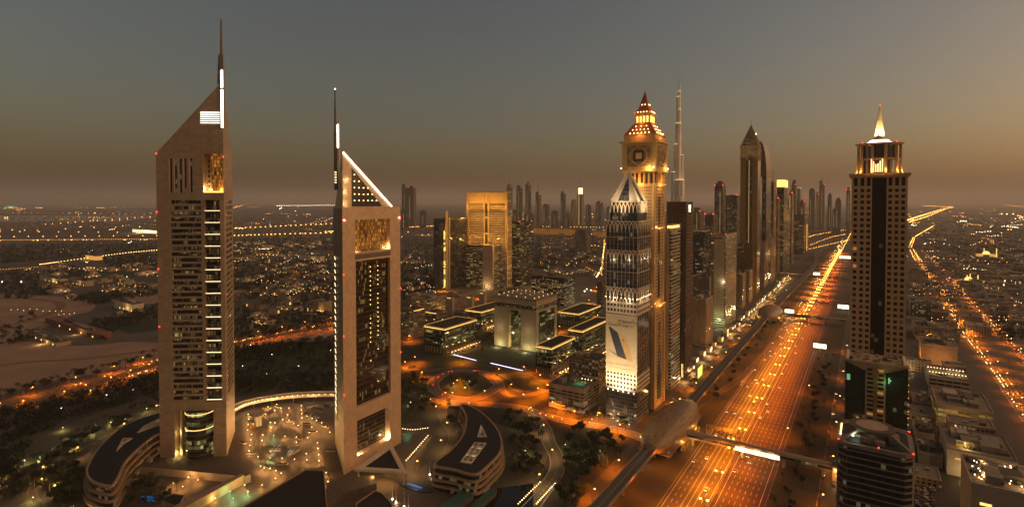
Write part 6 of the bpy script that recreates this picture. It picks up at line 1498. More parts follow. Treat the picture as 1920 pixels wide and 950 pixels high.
# small dome of lights by the second highway
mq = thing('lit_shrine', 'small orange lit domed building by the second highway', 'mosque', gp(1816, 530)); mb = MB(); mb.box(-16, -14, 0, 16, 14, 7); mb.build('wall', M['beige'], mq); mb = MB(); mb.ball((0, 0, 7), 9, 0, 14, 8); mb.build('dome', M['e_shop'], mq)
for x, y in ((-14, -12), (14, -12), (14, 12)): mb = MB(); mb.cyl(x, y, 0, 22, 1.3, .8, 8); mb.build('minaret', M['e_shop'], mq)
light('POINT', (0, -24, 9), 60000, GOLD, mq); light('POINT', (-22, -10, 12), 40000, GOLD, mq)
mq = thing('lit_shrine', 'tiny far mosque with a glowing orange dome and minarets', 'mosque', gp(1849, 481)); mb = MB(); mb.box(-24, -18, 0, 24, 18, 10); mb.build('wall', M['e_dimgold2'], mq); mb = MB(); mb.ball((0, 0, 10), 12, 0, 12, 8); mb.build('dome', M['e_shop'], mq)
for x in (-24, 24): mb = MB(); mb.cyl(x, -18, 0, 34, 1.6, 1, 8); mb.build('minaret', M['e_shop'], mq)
# ================================================================== AROUND THE TRIANGULAR TOWERS
def crescent(label, pts, zr, tiers, rimw=1.6):
    P = [gp(*p, zr) for p in pts]; P = smooth(P, 5, True)
    if sum(a.x*b_.y-b_.x*a.y for a, b_ in zip(P, P[1:]+P[:1])) < 0: P.reverse()
    root = thing('crescent_building', label, 'mall', P[0].xy.to_3d()); n = len(P)
    c = sum((p for p in P), Vector())/n
    def inset(o):
        out = []
        for i, p in enumerate(P):
            t = (P[(i+1) % n]-P[i-1]).normalized(); out.append((p.x-t.y*o, p.y+t.x*o))
        return out
    mb = MB(); mb.prism(inset(.2), zr-1.6, zr-.1, 0); mb.build('roof_rim', M['rimbeige'], root, True)
    q = inset(rimw); mb = MB(); mb.face([(x, y, zr+.05) for x, y in q]); mb.build('roof', M['droof'], root, True)
    z = zr-1.6; k = 0
    for i in range(tiers):
        hgt = (zr-1.6)/tiers; off = -.55*i
        mb = MB(); mb.prism(inset(off+1.4), z-hgt, z-.02, 0); mb.build('storey_glazing', M['g_mall'], root, True)
        if i: mb = MB(); mb.prism(inset(off-.2), z-.6, z+.55, 0); mb.build('terrace_band', M['rimbeige'], root, True)
        z -= hgt
    return root, zr
cr, zr = crescent('curved dark roofed mall wing with two white skylights, right of the hotel tower', [(862, 756), (871, 774), (873, 790), (866, 815), (845, 842), (813, 869), (850, 879), (892, 888), (920, 868), (940, 845), (942, 823), (932, 800), (912, 778), (888, 762)], 18, 4)
def skylight(root, pts, zr, bars=0):
    P = [gp(*p, zr+.1) for p in pts]; mb = MB(); mb.face([(p.x, p.y, zr+.12) for p in (P if sum(a.x*b_.y-b_.x*a.y for a, b_ in zip(P, P[1:]+P[:1])) > 0 else P[::-1])], [(p.x, p.y) for p in P]); mb.build('skylight', M['skyl'], root, True)
    mb = MB(); mb.path([p+Vector((0, 0, .3)) for p in P+P[:1]], .5); mb.build('skylight_frame', M['white'], root, True)
    if bars:
        for i in range(1, bars+1):
            t = i/(bars+1); mb = MB(); mb.bar(P[0].lerp(P[3], t)+Vector((0, 0, .35)), P[1].lerp(P[2], t)+Vector((0, 0, .35)), .4); mb.build('glazing_bar', M['white'], root, True)
        mb = MB(); mb.bar(P[0].lerp(P[1], .5)+Vector((0, 0, .35)), P[3].lerp(P[2], .5)+Vector((0, 0, .35)), .35); mb.build('glazing_bar', M['white'], root, True)
skylight(cr, [(902, 797), (912, 819), (908, 818), (896, 819)], zr); skylight(cr, [(890, 830), (911, 831), (883, 869), (864, 866)], zr, 4)
for k in range(6): mb = MB(); p = gp(815+k*15, 884+k*3.4, 9); mb.ball(p, .5, 0, 6, 4); mb.build('wall_lamp', M['e_warm'], cr, True)
light('POINT', tuple(gp(830, 897, 6)), 3500, (1, .6, .25)); light('POINT', tuple(gp(870, 905, 6)), 3500, (1, .6, .25)); light('POINT', tuple(gp(938, 872, 6)), 3000, (1, .6, .25))
cl, zl_ = crescent('curved dark roofed mall wing with stepped terraces, left of the office tower', [(330, 764), (298, 773), (258, 785), (218, 806), (184, 838), (166, 866), (160, 884), (172, 902), (206, 910), (222, 896), (236, 866), (252, 848), (272, 830), (294, 814), (330, 800)], 20, 4)
skylight(cl, [(270, 799), (304, 782), (304, 795), (258, 811)], 20, 5); skylight(cl, [(231, 822), (248, 822), (231, 832), (219, 845)], 20)
for k in range(7): p = gp(247+k*8, 862-k*5.4, 4); mb = MB(); mb.ball(p, .5, 0, 6, 4); mb.build('wall_lamp', M['e_warm'], cl, True); light('POINT', (p.x+1.5, p.y-2.0, 4), 900, (1, .6, .22)) if k % 2 else None
light('POINT', tuple(gp(190, 905, 10)), 1500, (1, .75, .3)); light('POINT', tuple(gp(172, 895, 5)), 1500, (1, .75, .3))
# the round restaurant roof and kiosks
kk = thing('round_pavilion', 'round flat roofed lit pavilion tucked between the office tower and the left crescent', 'pavilion', gp(278, 826)); mb = MB(); mb.cyl(0, 0, 0, 6, 7, None, 18); mb.build('glazed_wall', M['g_gold'], kk); mb = MB(); mb.cyl(0, 0, 6, 7, 10, None, 24); mb.build('roof', M['grey'], kk); light('POINT', (6, -9, 4), 2600, (1, .6, .2), kk)
kk = thing('lantern_kiosk', 'tall glowing drum kiosk with a disc roof on the plaza', 'kiosk', gp(484, 797)); mb = MB(); mb.cyl(0, 0, 0, 9.5, 3.2, None, 14); mb.build('lit_drum', M['e_lantern'], kk); mb = MB(); mb.cyl(0, 0, 9.5, 10.4, 5, None, 18); mb.build('disc_roof', M['pale'], kk)
for i in range(7): mb = MB(); a = i*math.pi*2/7; mb.bar((3.3*math.cos(a), 3.3*math.sin(a), 0), (3.3*math.cos(a), 3.3*math.sin(a), 9.5), .25); mb.build('mullion', M['dgrey'], kk)
kk = thing('lift_house', 'small amber lit glass lift house beside the lantern kiosk', 'kiosk', gp(473, 802)); mb = MB(); mb.box(-2.4, -2, 0, 2.4, 2, 5.5); mb.build('glazed_wall', M['g_gold'], kk); mb = MB(); mb.box(-2.8, -2.4, 5.5, 2.8, 2.4, 6); mb.build('roof', M['grey'], kk); light('POINT', (0, -6, 3), 1500, (1, .55, .2), kk)
for lab, pts in (('left lit triangular skylight on the plaza', [(503, 844), (526, 832), (526, 846)]), ('right lit triangular skylight with greenish glass on the plaza', [(539, 838), (564, 844), (540, 856)])):
    P = [gp(*p, .3) for p in pts]; kk = thing('plaza_skylight', lab, 'skylight', P[0].xy.to_3d()); top = [p+Vector((0, 0, 2.0 if i == 1 else .8)) for i, p in enumerate(P)]
    mb = MB(); mb.face(top, [(p.x, p.y) for p in P]); mb.build('glazed_roof', M['skyl'], kk, True)
    mb = MB()
    for i in range(3): mb.face([P[i], P[(i+1) % 3], top[(i+1) % 3], top[i]])
    mb.build('kerb_wall', M['pale'], kk, True); light('POINT', tuple((P[0]+P[1]+P[2])/3+Vector((0, -6, 3))), 700, (1, .8, .4))
# curving lit link bridge behind the plaza
P = smooth([gp(*p, 7) for p in ((432, 768), (455, 757), (490, 748), (540, 741), (590, 738), (640, 737))], 5); P = [Vector((p.x, p.y, 0)) for p in P]
lk = thing('link_bridge', 'long curving pale footbridge with a lit edge behind the plaza', 'footbridge', P[0])
mb = MB(); strip(mb, P, -5, 5, 7); strip(mb, P, 5, -5, 6.2); mb.build('deck', M['pale'], lk, True)
for s in (-1, 1):
    Q = offset(P, s*5); mb = MB()
    for a, c in zip(Q, Q[1:]): mb.face([(a.x, a.y, 5.4), (c.x, c.y, 5.4), (c.x, c.y, 8.2), (a.x, a.y, 8.2)])
    mb.build('side_panel', M['white'], lk, True)
Q = offset(P, 5.6)
for i in range(0, len(Q), 1):
    mb = MB(); mb.ball((Q[i].x, Q[i].y, 8.3), .4, 0, 6, 4); mb.build('edge_lamp', M['e_warm'], lk, True)
    if i % 4 == 0: light('POINT', (Q[i].x, Q[i].y-2.5, 9.5), 1500, (1, .75, .4)); mb = MB(); mb.bar((P[i].x, P[i].y, 0), (P[i].x, P[i].y, 6.2), .7, n=8); mb.build('pier', M['kerb'], lk, True)
# triangular entrance canopy of the hotel
P3 = [gp(664, 880, 11), gp(763, 886, 11), gp(734, 832, 11)]
cn = thing('entrance_canopy', 'triangular white framed canopy at the foot of the hotel tower', 'canopy', P3[0].xy.to_3d())
cc = sum(P3, Vector())/3
for i in range(3):
    a, c = P3[i], P3[(i+1) % 3]; ai, ci = a.lerp(cc, .28), c.lerp(cc, .28); mb = MB()
    for z0, z1 in ((10.0, 11.6),):
        q = [a, c, ci, ai]; q = q if sum(q[k].x*q[(k+1) % 4].y-q[(k+1) % 4].x*q[k].y for k in range(4)) > 0 else q[::-1]
        mb.prism([(p.x, p.y) for p in q], z0, z1)
    mb.build('frame_beam', M['white'], cn, True)
I3 = [p.lerp(cc, .29) for p in P3]; mb = MB(); mb.face([(p.x, p.y, 10.4) for p in I3]); mb.build('infill', M['droof'], cn, True)
for p in P3: q = p.lerp(cc, .14); mb = MB(); mb.bar((q.x, q.y, 0), (q.x, q.y, 10), .7, n=8); mb.build('column', M['pale'], cn, True)
for t in (.3, .5, .7): q = I3[0].lerp(I3[1], t); mb = MB(); mb.ball((q.x, q.y, 10.0), .5, 0, 6, 4); mb.build('ceiling_lamp', M['e_warm'], cn, True); light('POINT', (q.x, q.y-3, 7), 2200, (1, .55, .18))
# low buildings and walls of the forecourt
def lowbox(name, label, cat, pts, h, m, roofm=None, z0=0, edge=None):
    P = [gp(*p, h) for p in pts]
    if sum(a.x*b_.y-b_.x*a.y for a, b_ in zip(P, P[1:]+P[:1])) < 0: P.reverse()
    root = thing(name, label, cat, P[0].xy.to_3d()); mb = MB(); mb.prism([(p.x, p.y) for p in P], z0, h, 0, 1); mb.build('wall', [M[m], M[roofm or m]], root, True)
    if edge:
        mb = MB(); mb.path([p+Vector((0, 0, .35)) for p in P+P[:1]], .5); mb.build('coping', M[edge], root, True)
    return root, P
lowbox('dark_roof_hall', 'large wedge shaped dark flat roof in front of the plaza', 'hall', [(430, 965), (572, 881), (607, 882), (614, 965)], 9, 'beige', 'droof', 0, 'rimbeige')
lowbox('terrace_wall', 'long banded retaining wall with square openings under the office tower', 'wall', [(247, 862), (455, 884), (470, 888), (460, 892), (245, 872)], 6, 'stone', 'paving')
rt, P = lowbox('arcade_building', 'thin diagonal arcade with glowing shop windows in the lower plaza', 'shop', [(325, 948), (452, 886), (458, 889), (333, 957)], 7, 'beige', 'rimbeige')
A_, B_ = gp(336, 962, 0), gp(460, 896, 0); fA = Face(A_, B_)
for i in range(14):
    if i in (6, 7, 8): continue
    s = fA.L*(i+.3)/14; mb = MB(); fA.box(mb, s, s+fA.L*.045, 1.0, 4.6, .3, .6); mb.build('shop_window', M['e_shop'], rt, True)
    if i % 4 == 1: light('POINT', fA.at(s, 3, 3.5), 900, (1, .6, .2))
rt, P = lowbox('cafe_pavilion', 'small pavilion with a lit sign and curved dark canopy at the lower left', 'cafe', [(303, 936), (326, 924), (345, 928), (333, 948)], 5, 'beige', 'droof')
c = bpy.data.curves.new('lettering', 'FONT'); c.body = 'Cafe'; c.size = 4.2; c.extrude = .15; t = bpy.data.objects.new('lettering', c); COL.objects.link(t); bpy.context.view_layer.update()
me = bpy.data.meshes.new_from_object(t.evaluated_get(bpy.context.evaluated_depsgraph_get())); bpy.data.objects.remove(t); me.materials.clear(); me.materials.append(M['e_strip']); t = bpy.data.objects.new('lettering', me); COL.objects.link(t); t.parent = rt
t.location = Vector(gp(304, 944, 1.5))-rt.location; t.rotation_euler = (R(90), 0, R(-18))
sc_ = gp(277, 942); kk = thing('blue_screen', 'pair of glowing blue video panels in the dark lower garden', 'screen', sc_); mb = MB(); mb.box(-5, -.2, 0, -.1, 0, 5); mb.build('screen_panel', M['g_blue'], kk); mb = MB(); mb.box(.1, -.2, 0, 5, 0, 5); mb.build('screen_panel', M['g_blue'], kk); mb = MB(); mb.box(-5.4, 0, 0, 5.4, .6, 5.4); mb.build('frame', M['black'], kk)
kk, P = lowbox('glass_canopy', 'teal glass canopy roof by the round forecourt', 'canopy', [(822, 950), (868, 916), (888, 927), (880, 934), (845, 958)], 5, 'dgrey', 'teal')
lowbox('glass_canopy', 'second lower teal glass canopy nearer the dark pool', 'canopy', [(884, 946), (912, 920), (932, 914), (930, 922), (905, 945), (880, 960)], 3, 'dgrey', 'teal')
kk, P = lowbox('porch_building', 'little gabled entrance porch at the bottom edge beside the flagpoles', 'porch', [(668, 944), (703, 920), (716, 924), (735, 945), (735, 965), (668, 965)], 5, 'rimbeige', 'droof', 0, 'rimbeige')
lowbox('podium_wing', 'low wing with lit doorways below the hotel tower canopy', 'podium', [(612, 905), (640, 895), (700, 890), (706, 905), (640, 925), (614, 940)], 6, 'paving', 'paving')
ft = thing('fountain', 'oblong dark fountain with a glowing blue water strip in the forecourt', 'fountain', gp(779, 913), R(-28)); mb = MB(); mb.cyl(0, 0, 0, .9, 1, None, 24); mb.v = [(x*15, y*5, z) for x, y, z in mb.v]; mb.build('basin', M['black'], ft); mb = MB(); mb.box(-8, -1.0, .95, 6, 1.0, 1.15); mb.build('lit_water', M['e_blue'], ft); light('POINT', (0, 0, 4), 350, (.2, .5, 1), ft)
for i in range(8):
    p = gp((736, 743, 758, 766, 806, 813, 828, 836)[i], (936, 942, 950, 956, 890, 894, 901, 905)[i]); kk = thing('flagpole', 'slim white flagpole with a bright uplight in the forecourt', 'flagpole', p, 0, 'uplit flagpoles of the forecourt'); mb = MB(); mb.bar((0, 0, 0), (0, 0, 11), .16, n=6, r2=.08); mb.build('pole', M['white'], kk); mb = MB(); mb.ball((0, -.5, .8), .62, 0, 6, 4); mb.build('uplight', M['e_white'], kk)
    if i % 2: light('POINT', (0, -1, 1.2), 900, (1, .8, .5), kk)
# ---- plaza lamps
PL = make_lamp('plaza_lamp', 'short plaza lamp throwing a warm pool on the paving', 'lamp', 'short warm lamps of the plaza', (0,), 2.6, .42, 'e_warm'); first[PL] = True
PG = make_lamp('plaza_lamp', 'short plaza lamp with a greenish pool among the warm ones', 'lamp', 'greenish lamps of the plaza', (0,), 2.6, .42, 'e_green'); first[PG] = True
Z1 = [(340, 130), (270, 150), (375, 160), (440, 160), (325, 180), (250, 210), (540, 140), (540, 175), (543, 205), (545, 240), (585, 225), (628, 245), (662, 262), (430, 215), (390, 255), (440, 258), (290, 278), (325, 280), (296, 318), (478, 287), (515, 302), (705, 280), (625, 315), (735, 310), (137, 375), (130, 420), (122, 465), (117, 510), (228, 380), (222, 425), (317, 385, 1), (408, 390), (500, 397), (500, 440), (590, 402), (670, 443), (674, 490), (680, 540), (684, 590), (190, 557), (290, 515), (288, 567, 1), (385, 570), (484, 578), (580, 533), (584, 583), (210, 635), (240, 650), (287, 655), (333, 672), (377, 692), (330, 735), (222, 788), (80, 790), (108, 842, 1), (740, 687), (755, 760), (865, 765), (605, 360), (665, 350), (770, 357), (110, 210), (115, 250), (110, 295), (105, 340)]
Z2 = [(1205, 270), (1305, 300), (1045, 335), (1145, 370), (1540, 390), (1800, 352), (1645, 423, 1), (1835, 423, 1), (1485, 495), (1680, 497, 1)]
for z, ox, oy, s in [(q, 440, 730, 4.318) for q in Z1]+[(q, 140, 850, 5.647) for q in Z2]:
    p = gp(ox+z[0]/s, oy+z[1]/s+2, .3); g_ = len(z) > 2; put(PG if g_ else PL, p)
    light('POINT', (p.x, p.y-.6, 3.0), 2000, (.55, 1, .45) if g_ else (1, .50, .15), None, .2)
for k in range(14): p = gp(762+k*3.1, 868-k*3.6, .3); put(PL, p); light('POINT', (p.x, p.y-.7, 2.6), 260, (1, .62, .22), None, .2) if k % 2 else None
for k in range(11): p = gp(755+k*4.7, 808+math.sin(k*.4)*2, .3); put(PL, p)
for k in range(13): p = gp(972+k*3.4, 950-k*3.4, .1); put(PL, p); p = gp(1006+k*2.9, 950-k*3.2, .1); put(PL, p); (light('POINT', (p.x, p.y, 3), 900, (1, .7, .3), None, .2) if k % 3 == 0 else None)
for px, py in ((1150, 788), (1158, 793), (1168, 797), (1143, 783), (1162, 786), (1172, 790), (1180, 800), (1110, 790), (1120, 782), (1105, 796)): p = gp(px, py, .1); put(PL, p); light('POINT', (p.x, p.y-1, 3), 1300, (1, .62, .25), None, .2)
# uplit garden planting, greenish yellow among the trees
for px, py in ((118, 806), (180, 812), (208, 796), (75, 862), (46, 868), (137, 820), (120, 918), (62, 938), (100, 850), (1540-470, 905), (1085, 862), (1125, 850), (985, 850), (970, 800), (1060, 838), (235, 790), (275, 770), (790, 735), (770, 758), (850, 722), (880, 718)):
    p = gp(px, py, .1); put(PG if px % 3 == 0 else PL, p); light('POINT', (p.x, p.y-1.5, 2.0), 1500, (.9, .85, .25), None, .2)
# planters and kiosk boxes across the plaza
for k, (px, py) in enumerate([(500, 765), (520, 762), (470, 850), (560, 822), (585, 810), (610, 800), (620, 845), (500, 875), (530, 870), (455, 830), (545, 790), (600, 770), (575, 795), (470, 780)]):
    p = gp(px, py, .25); kk = thing('planter', 'low square planter with clipped shrubs on the plaza', 'planter', p, -ANG*(k % 2), 'planters of the plaza'); mb = MB(); mb.box(-4, -1.2, 0, 4, 1.2, .7); mb.build('trough', M['pale'], kk)
    mb = MB()
    for i in range(6): mb.ball((-3.2+i*1.28, rnd.uniform(-.3, .3), .95), rnd.uniform(.55, .85), 0, 6, 4)
    mb.build('shrub', M['shrub'], kk)['kind'] = 'stuff'
# hotel pool terrace
tp = sheet('pool_terrace', [(752, 812), (790, 808), (812, 815), (800, 828), (770, 838), (752, 840)], .35, 'paving', .3); sheet('hotel_pool', [(754, 812), (774, 809), (773, 814), (756, 817)], .42, 'poolglow', .05)
light('POINT', tuple(gp(763, 813, 3)), 500, (.3, 1, .6))
# parked cars round the forecourt and in the lots
for k, (px, py) in enumerate([(580+k*6, 762+rc.uniform(-3, 3)) for k in range(8)]+[(575+k*4, 774+k*2) for k in range(8)]+[(1722+(k % 3)*14+rc.uniform(-3, 3), 905+(k//3)*6) for k in range(24)]+[(1118+k*5, 842+k*2) for k in range(5)]+[(205+k*12, 905-k*1.0) for k in range(6)]):
    put(rc.choice(prk), gp(px, py, .3 if px < 700 else .05), rc.choice((0, -ANG, -ANG+1.57)))
M['e_goldfar'] = emit('far_gold_light', (1, .52, .15), 7); M['e_sodfar'] = emit('far_sodium_light', (1, .36, .06), 9); M['e_whitefar'] = emit('far_white_light', (1, .84, .52), 8); M['e_greenfar'] = emit('far_green_light', (.45, 1, .4), 5)
# ================================================================== TREES
def quads_mesh(name, V, mats, F=None):
    me = bpy.data.meshes.new(name); n = len(V)//4
    me.vertices.add(len(V)); me.vertices.foreach_set('co', V.astype(np.float32).ravel()); me.loops.add(n*4); me.loops.foreach_set('vertex_index', np.arange(n*4, dtype=np.int32))
    me.polygons.add(n); me.polygons.foreach_set('loop_start', np.arange(0, n*4, 4, dtype=np.int32)); me.polygons.foreach_set('loop_total', np.full(n, 4, dtype=np.int32))
    me.update(); me.validate()
    for m in mats: me.materials.append(m)
    return me
rg = np.random.default_rng(4)
def leaf_cloud(c, rad, n, size, flat=.8):
    d = rg.normal(size=(n, 3)); d /= np.linalg.norm(d, axis=1)[:, None]; r_ = rad*rg.random(n)**.45
    p = c+d*r_[:, None]*np.array([1, 1, flat]); a = rg.normal(size=(n, 3)); a /= np.linalg.norm(a, axis=1)[:, None]; b_ = np.cross(a, rg.normal(size=(n, 3))); b_ /= np.linalg.norm(b_, axis=1)[:, None]
    s = size*rg.uniform(.6, 1.4, n)[:, None]
    return np.stack([p-a*s-b_*s, p+a*s-b_*s, p+a*s+b_*s, p-a*s+b_*s], 1).reshape(-1, 3)
def leaf_mat(name, a, b_):
    t = NT(name); c = t.ramp(t.noise(.5, 3), [(.35, a), (.65, b_)]); t.l(c, t.p.inputs['Base Color']); t.p.inputs['Roughness'].default_value = .9; return t.mat
M['leafA'] = leaf_mat('dark_foliage', (.018, .025, .010), (.048, .054, .019)); M['leafB'] = leaf_mat('olive_foliage', (.035, .036, .014), (.075, .070, .026)); M['bark'] = solid('bark', (.10, .07, .05)); M['leafW'] = leaf_mat('woods_foliage', (.009, .012, .006), (.028, .029, .012))
def broadleaf(k, mat):
    t = bpy.data.objects.new('broadleaf_tree', None); COL.objects.link(t); h = rnd.uniform(6.5, 9)
    mb = MB(); mb.bar((0, 0, 0), (.1, .1, h*.5), .28, n=6, r2=.16)
    parts = []
    for i in range(7):
        an = i*2.4+k; rr = rnd.uniform(1.1, 2.4); c = Vector((rr*math.cos(an), rr*math.sin(an), h*rnd.uniform(.5, .88))); mb.bar((.1, .1, h*rnd.uniform(.3, .48)), c, .1, n=4, r2=.04); parts.append(leaf_cloud(np.array(c), rnd.uniform(1.2, 2.0), 85, .30))
    mb.build('trunk', M['bark'], t); o = bpy.data.objects.new('crown', quads_mesh('crown', np.concatenate(parts), [mat])); COL.objects.link(o); o.parent = t
    t.location = (0, 0, -500); return t
def palm(k):
    t = bpy.data.objects.new('palm_tree', None); COL.objects.link(t); h = rnd.uniform(7, 9.5)
    mb = MB(); mb.bar((0, 0, 0), (.15, .1, h), .26, n=7, r2=.17); mb.build('trunk', M['bark'], t); q = []
    for i in range(17):
        an = i*2.399; el = rnd.uniform(-.15, 1.0); prev = np.array([.15, .1, h]); L_ = rnd.uniform(2.4, 3.2)
        for s in range(5):
            e = el-s*.42; d = np.array([math.cos(an)*math.cos(e), math.sin(an)*math.cos(e), math.sin(e)]); nx = prev+d*L_/5; w_ = np.array([-math.sin(an), math.cos(an), 0])*(.42-.06*s); dr = np.array([0, 0, -.16])
            q += [prev, nx, nx+w_+dr, prev+w_+dr, prev, prev-w_+dr, nx-w_+dr, nx]; prev = nx
    o = bpy.data.objects.new('crown', quads_mesh('crown', np.array(q), [M['leafB']])); COL.objects.link(o); o.parent = t; t.location = (0, 0, -500); return t
TB = [tag(broadleaf(i, M['leafA'] if i % 2 else M['leafB']), 'dark round crowned tree in the gardens and verges of the district', 'tree', 'garden and verge trees') for i in range(5)]
TP = [tag(palm(i), 'date palm standing among the roads, gardens and sand lots', 'palm tree', 'date palms') for i in range(4)]
for t in TB+TP: first[t] = True
cnt = {'b': 0, 'p': 0}
def tree(kind, p, s=1.0):
    if cnt[kind] >= 295: return None
    cnt[kind] += 1; o = put(rnd.choice(TB if kind == 'b' else TP), (p.x, p.y, 0), rnd.uniform(0, 6.28)); q = s*rnd.uniform(.8, 1.3); o.scale = (q, q, q*rnd.uniform(.85, 1.15)); return o
def inpoly(x, y, P):
    c = False; j = len(P)-1
    for i in range(len(P)):
        if (P[i][1] > y) != (P[j][1] > y) and x < (P[j][0]-P[i][0])*(y-P[i][1])/(P[j][1]-P[i][1])+P[i][0]: c = not c
        j = i
    return c
def area(poly, n):
    xs, ys = [p[0] for p in poly], [p[1] for p in poly]; out = []
    while len(out) < n:
        x, y = rnd.uniform(min(xs), max(xs)), rnd.uniform(min(ys), max(ys))
        if inpoly(x, y, poly): out.append(gp(x, y))
    return out
# nearest plantings one by one
for poly, nb, np_, s in (
        ([(1050, 800), (1180, 830), (1130, 900), (1080, 950), (1045, 950), (1060, 880)], 42, 12, 1.1), ([(945, 775), (1010, 790), (1022, 850), (1000, 880), (955, 830)], 30, 10, 1.0), ([(955, 865), (1020, 860), (1015, 900), (960, 900)], 10, 8, .9),
        ([(0, 900), (60, 870), (150, 820), (250, 770), (300, 745), (300, 765), (190, 820), (120, 880), (60, 930), (0, 950)], 50, 20, 1.0), ([(80, 920), (140, 880), (160, 900), (165, 950), (90, 950)], 24, 12, 1.0), ([(220, 915), (300, 905), (340, 920), (300, 950), (230, 950)], 10, 14, .9),
        ([(760, 700), (800, 706), (800, 760), (775, 780), (757, 770)], 20, 12, 1.0), ([(840, 708), (895, 708), (890, 732), (845, 734)], 12, 4, .8), ([(840, 762), (862, 765), (868, 790), (850, 835), (842, 800)], 8, 8, .8), ([(770, 745), (830, 750), (800, 775), (765, 785)], 4, 12, .8),
        ([(1040, 740), (1130, 780), (1190, 800), (1180, 812), (1090, 792), (1040, 765)], 6, 16, .9), ([(880, 640), (935, 625), (930, 655), (890, 665)], 10, 5, .9)):
    for p in area(poly, nb): tree('b', p, s)
    for p in area(poly, np_): tree('p', p, s*1.25)
for k in range(30): tree('p', UV(352+k*17, VM+38+(k % 3)*8), .95)
for k in range(26): tree('b', UV(370+k*17+rnd.uniform(-4, 4), VM+47+rnd.uniform(-8, 8)), .9)
for k in range(14): tree('b', UV(600+k*32+rnd.uniform(-8, 8), VM-47+rnd.uniform(-5, 5)), .8)
for k in range(30):                                       # the row along the left avenue
    t = k/29; p = gp(-10+310*t, 752-82*t+math.sin(t*3)*3); tree('p' if k % 3 else 'b', p, 1.35)
# woods and garden belts further out: beyond counting
W_ = []
def woods(poly, n, rad=3.6, leaf=.55, m=26):
    for p in area(poly, n):
        s = rnd.uniform(.7, 1.35); W_.append(leaf_cloud(np.array([p.x, p.y, 4.2*s]), rad*s, m, leaf*rad/3.0, .85)); 
woods([(180, 600), (300, 572), (300, 596), (230, 615), (200, 640), (150, 628)], 200); woods([(0, 610), (70, 622), (60, 640), (0, 650)], 40); woods([(30, 596), (60, 588), (70, 598), (40, 606)], 10)
woods([(0, 775), (150, 738), (300, 698), (300, 740), (180, 775), (60, 820), (0, 850)], 330); woods([(0, 850), (60, 830), (20, 900), (0, 905)], 60)
woods([(440, 690), (520, 668), (640, 660), (640, 690), (540, 700), (440, 712)], 90); woods([(440, 655), (640, 632), (640, 655), (440, 682)], 200); woods([(440, 712), (640, 700), (640, 732), (440, 742)], 220); woods([(440, 600), (640, 590), (640, 612), (440, 640)], 160); woods([(440, 560), (620, 540), (620, 600), (440, 612)], 220, 4.2)
woods([(0, 460), (300, 456), (300, 470), (150, 482), (0, 495)], 520, 6, .6, 18); woods([(0, 505), (140, 498), (180, 530), (60, 560), (0, 560)], 260, 5, .6, 20); woods([(120, 560), (300, 535), (300, 552), (190, 575)], 170, 4.5); woods([(190, 480), (300, 474), (300, 500), (200, 500)], 260, 5, .6, 20)
woods([(430, 450), (640, 440), (640, 470), (430, 480)], 480, 6, .6, 18); woods([(430, 485), (640, 478), (640, 540), (430, 560)], 600, 5, .6, 20); woods([(752, 450), (820, 448), (820, 545), (752, 556)], 420, 5, .6, 20)
woods([(995, 445), (1130, 440), (1130, 500), (1000, 505)], 420, 6, .6, 18); woods([(752, 545), (815, 545), (830, 562), (752, 565)], 60, 4)
woods([(1740, 440), (1920, 420), (1920, 520), (1760, 486)], 300, 6, .6, 16); woods([(1860, 600), (1920, 590), (1920, 640), (1880, 640)], 60, 4.5)
o = bpy.data.objects.new('woods', quads_mesh('woods', np.concatenate(W_), [M['leafW']])); COL.objects.link(o); stuff(o)
# ================================================================== VILLAS
def make_villa(k, lit):
    mb = MB(); a, b_ = rnd.uniform(9, 14), rnd.uniform(8, 12); mb.box(-a, -b_, 0, a, b_, 6.2, 0, 1); mb.box(-a*.5, -b_*.6, 6.2, a*.4, b_*.5, 8.6, 0, 1)
    mb.box(a, -b_*.5, 0, a+5, b_*.4, 3.6, 0, 1)
    for i in range(3):
        x = -a+2+i*a*.6; mb.box(x, -b_-.15, 1, x+2, -b_-.02, 3, 2 if (i+k) % lit == 0 else 3); mb.box(x, -b_-.15, 4, x+2, -b_-.02, 5.4, 2 if (i+k*2) % lit == 1 else 3)
    for i in range(2): mb.box(a+.02 if i else -a-.2, -3, 1.2, a+.2 if i else -a-.02, 0, 3.0, 2 if (k+i) % lit == 0 else 3)
    o = mb.build('villa', [M[('pale', 'beige', 'white', 'grey')[k % 4]], M[('roof', 'redroof', 'grey', 'roof')[k % 4]], M['e_shop'], M['black']])
    tag(o, 'low pale villa with a few lit windows among dark trees', 'villa', 'villas of the dark suburb'); o.location = (0, 0, -500); first[o] = True; return o
VL = [make_villa(k, 2+k % 3) for k in range(8)]
nv = 0
def villas(poly, n, s=1.0):
    global nv
    for p in area(poly, n):
        if nv >= 296: return
        nv += 1; o = put(rnd.choice(VL), p, rnd.choice((0, .4, -.6, 1.2, -ANG, -ANG+1.57))); q = s*rnd.uniform(.7, 1.25); o.scale = (q, q, min(q, 1.1))
villas([(440, 490), (630, 484), (630, 540), (440, 560)], 46, 1.2); villas([(60, 505), (290, 495), (290, 545), (130, 575)], 34, 1.5); villas([(752, 480), (815, 470), (815, 540), (752, 552)], 30, 1.1); villas([(440, 455), (630, 448), (630, 480), (440, 490)], 60, 1.3); villas([(1000, 450), (1125, 445), (1125, 515), (1080, 520), (1000, 500)], 46, 1.3); villas([(1780, 500), (1920, 505), (1920, 560), (1840, 560)], 30, 1.3); villas([(440, 540), (600, 530), (620, 580), (450, 600)], 16, 1.2); villas([(1690, 520), (1760, 520), (1800, 620), (1720, 640)], 12, .9); villas([(1840, 570), (1920, 570), (1920, 620)], 10, 1.1)
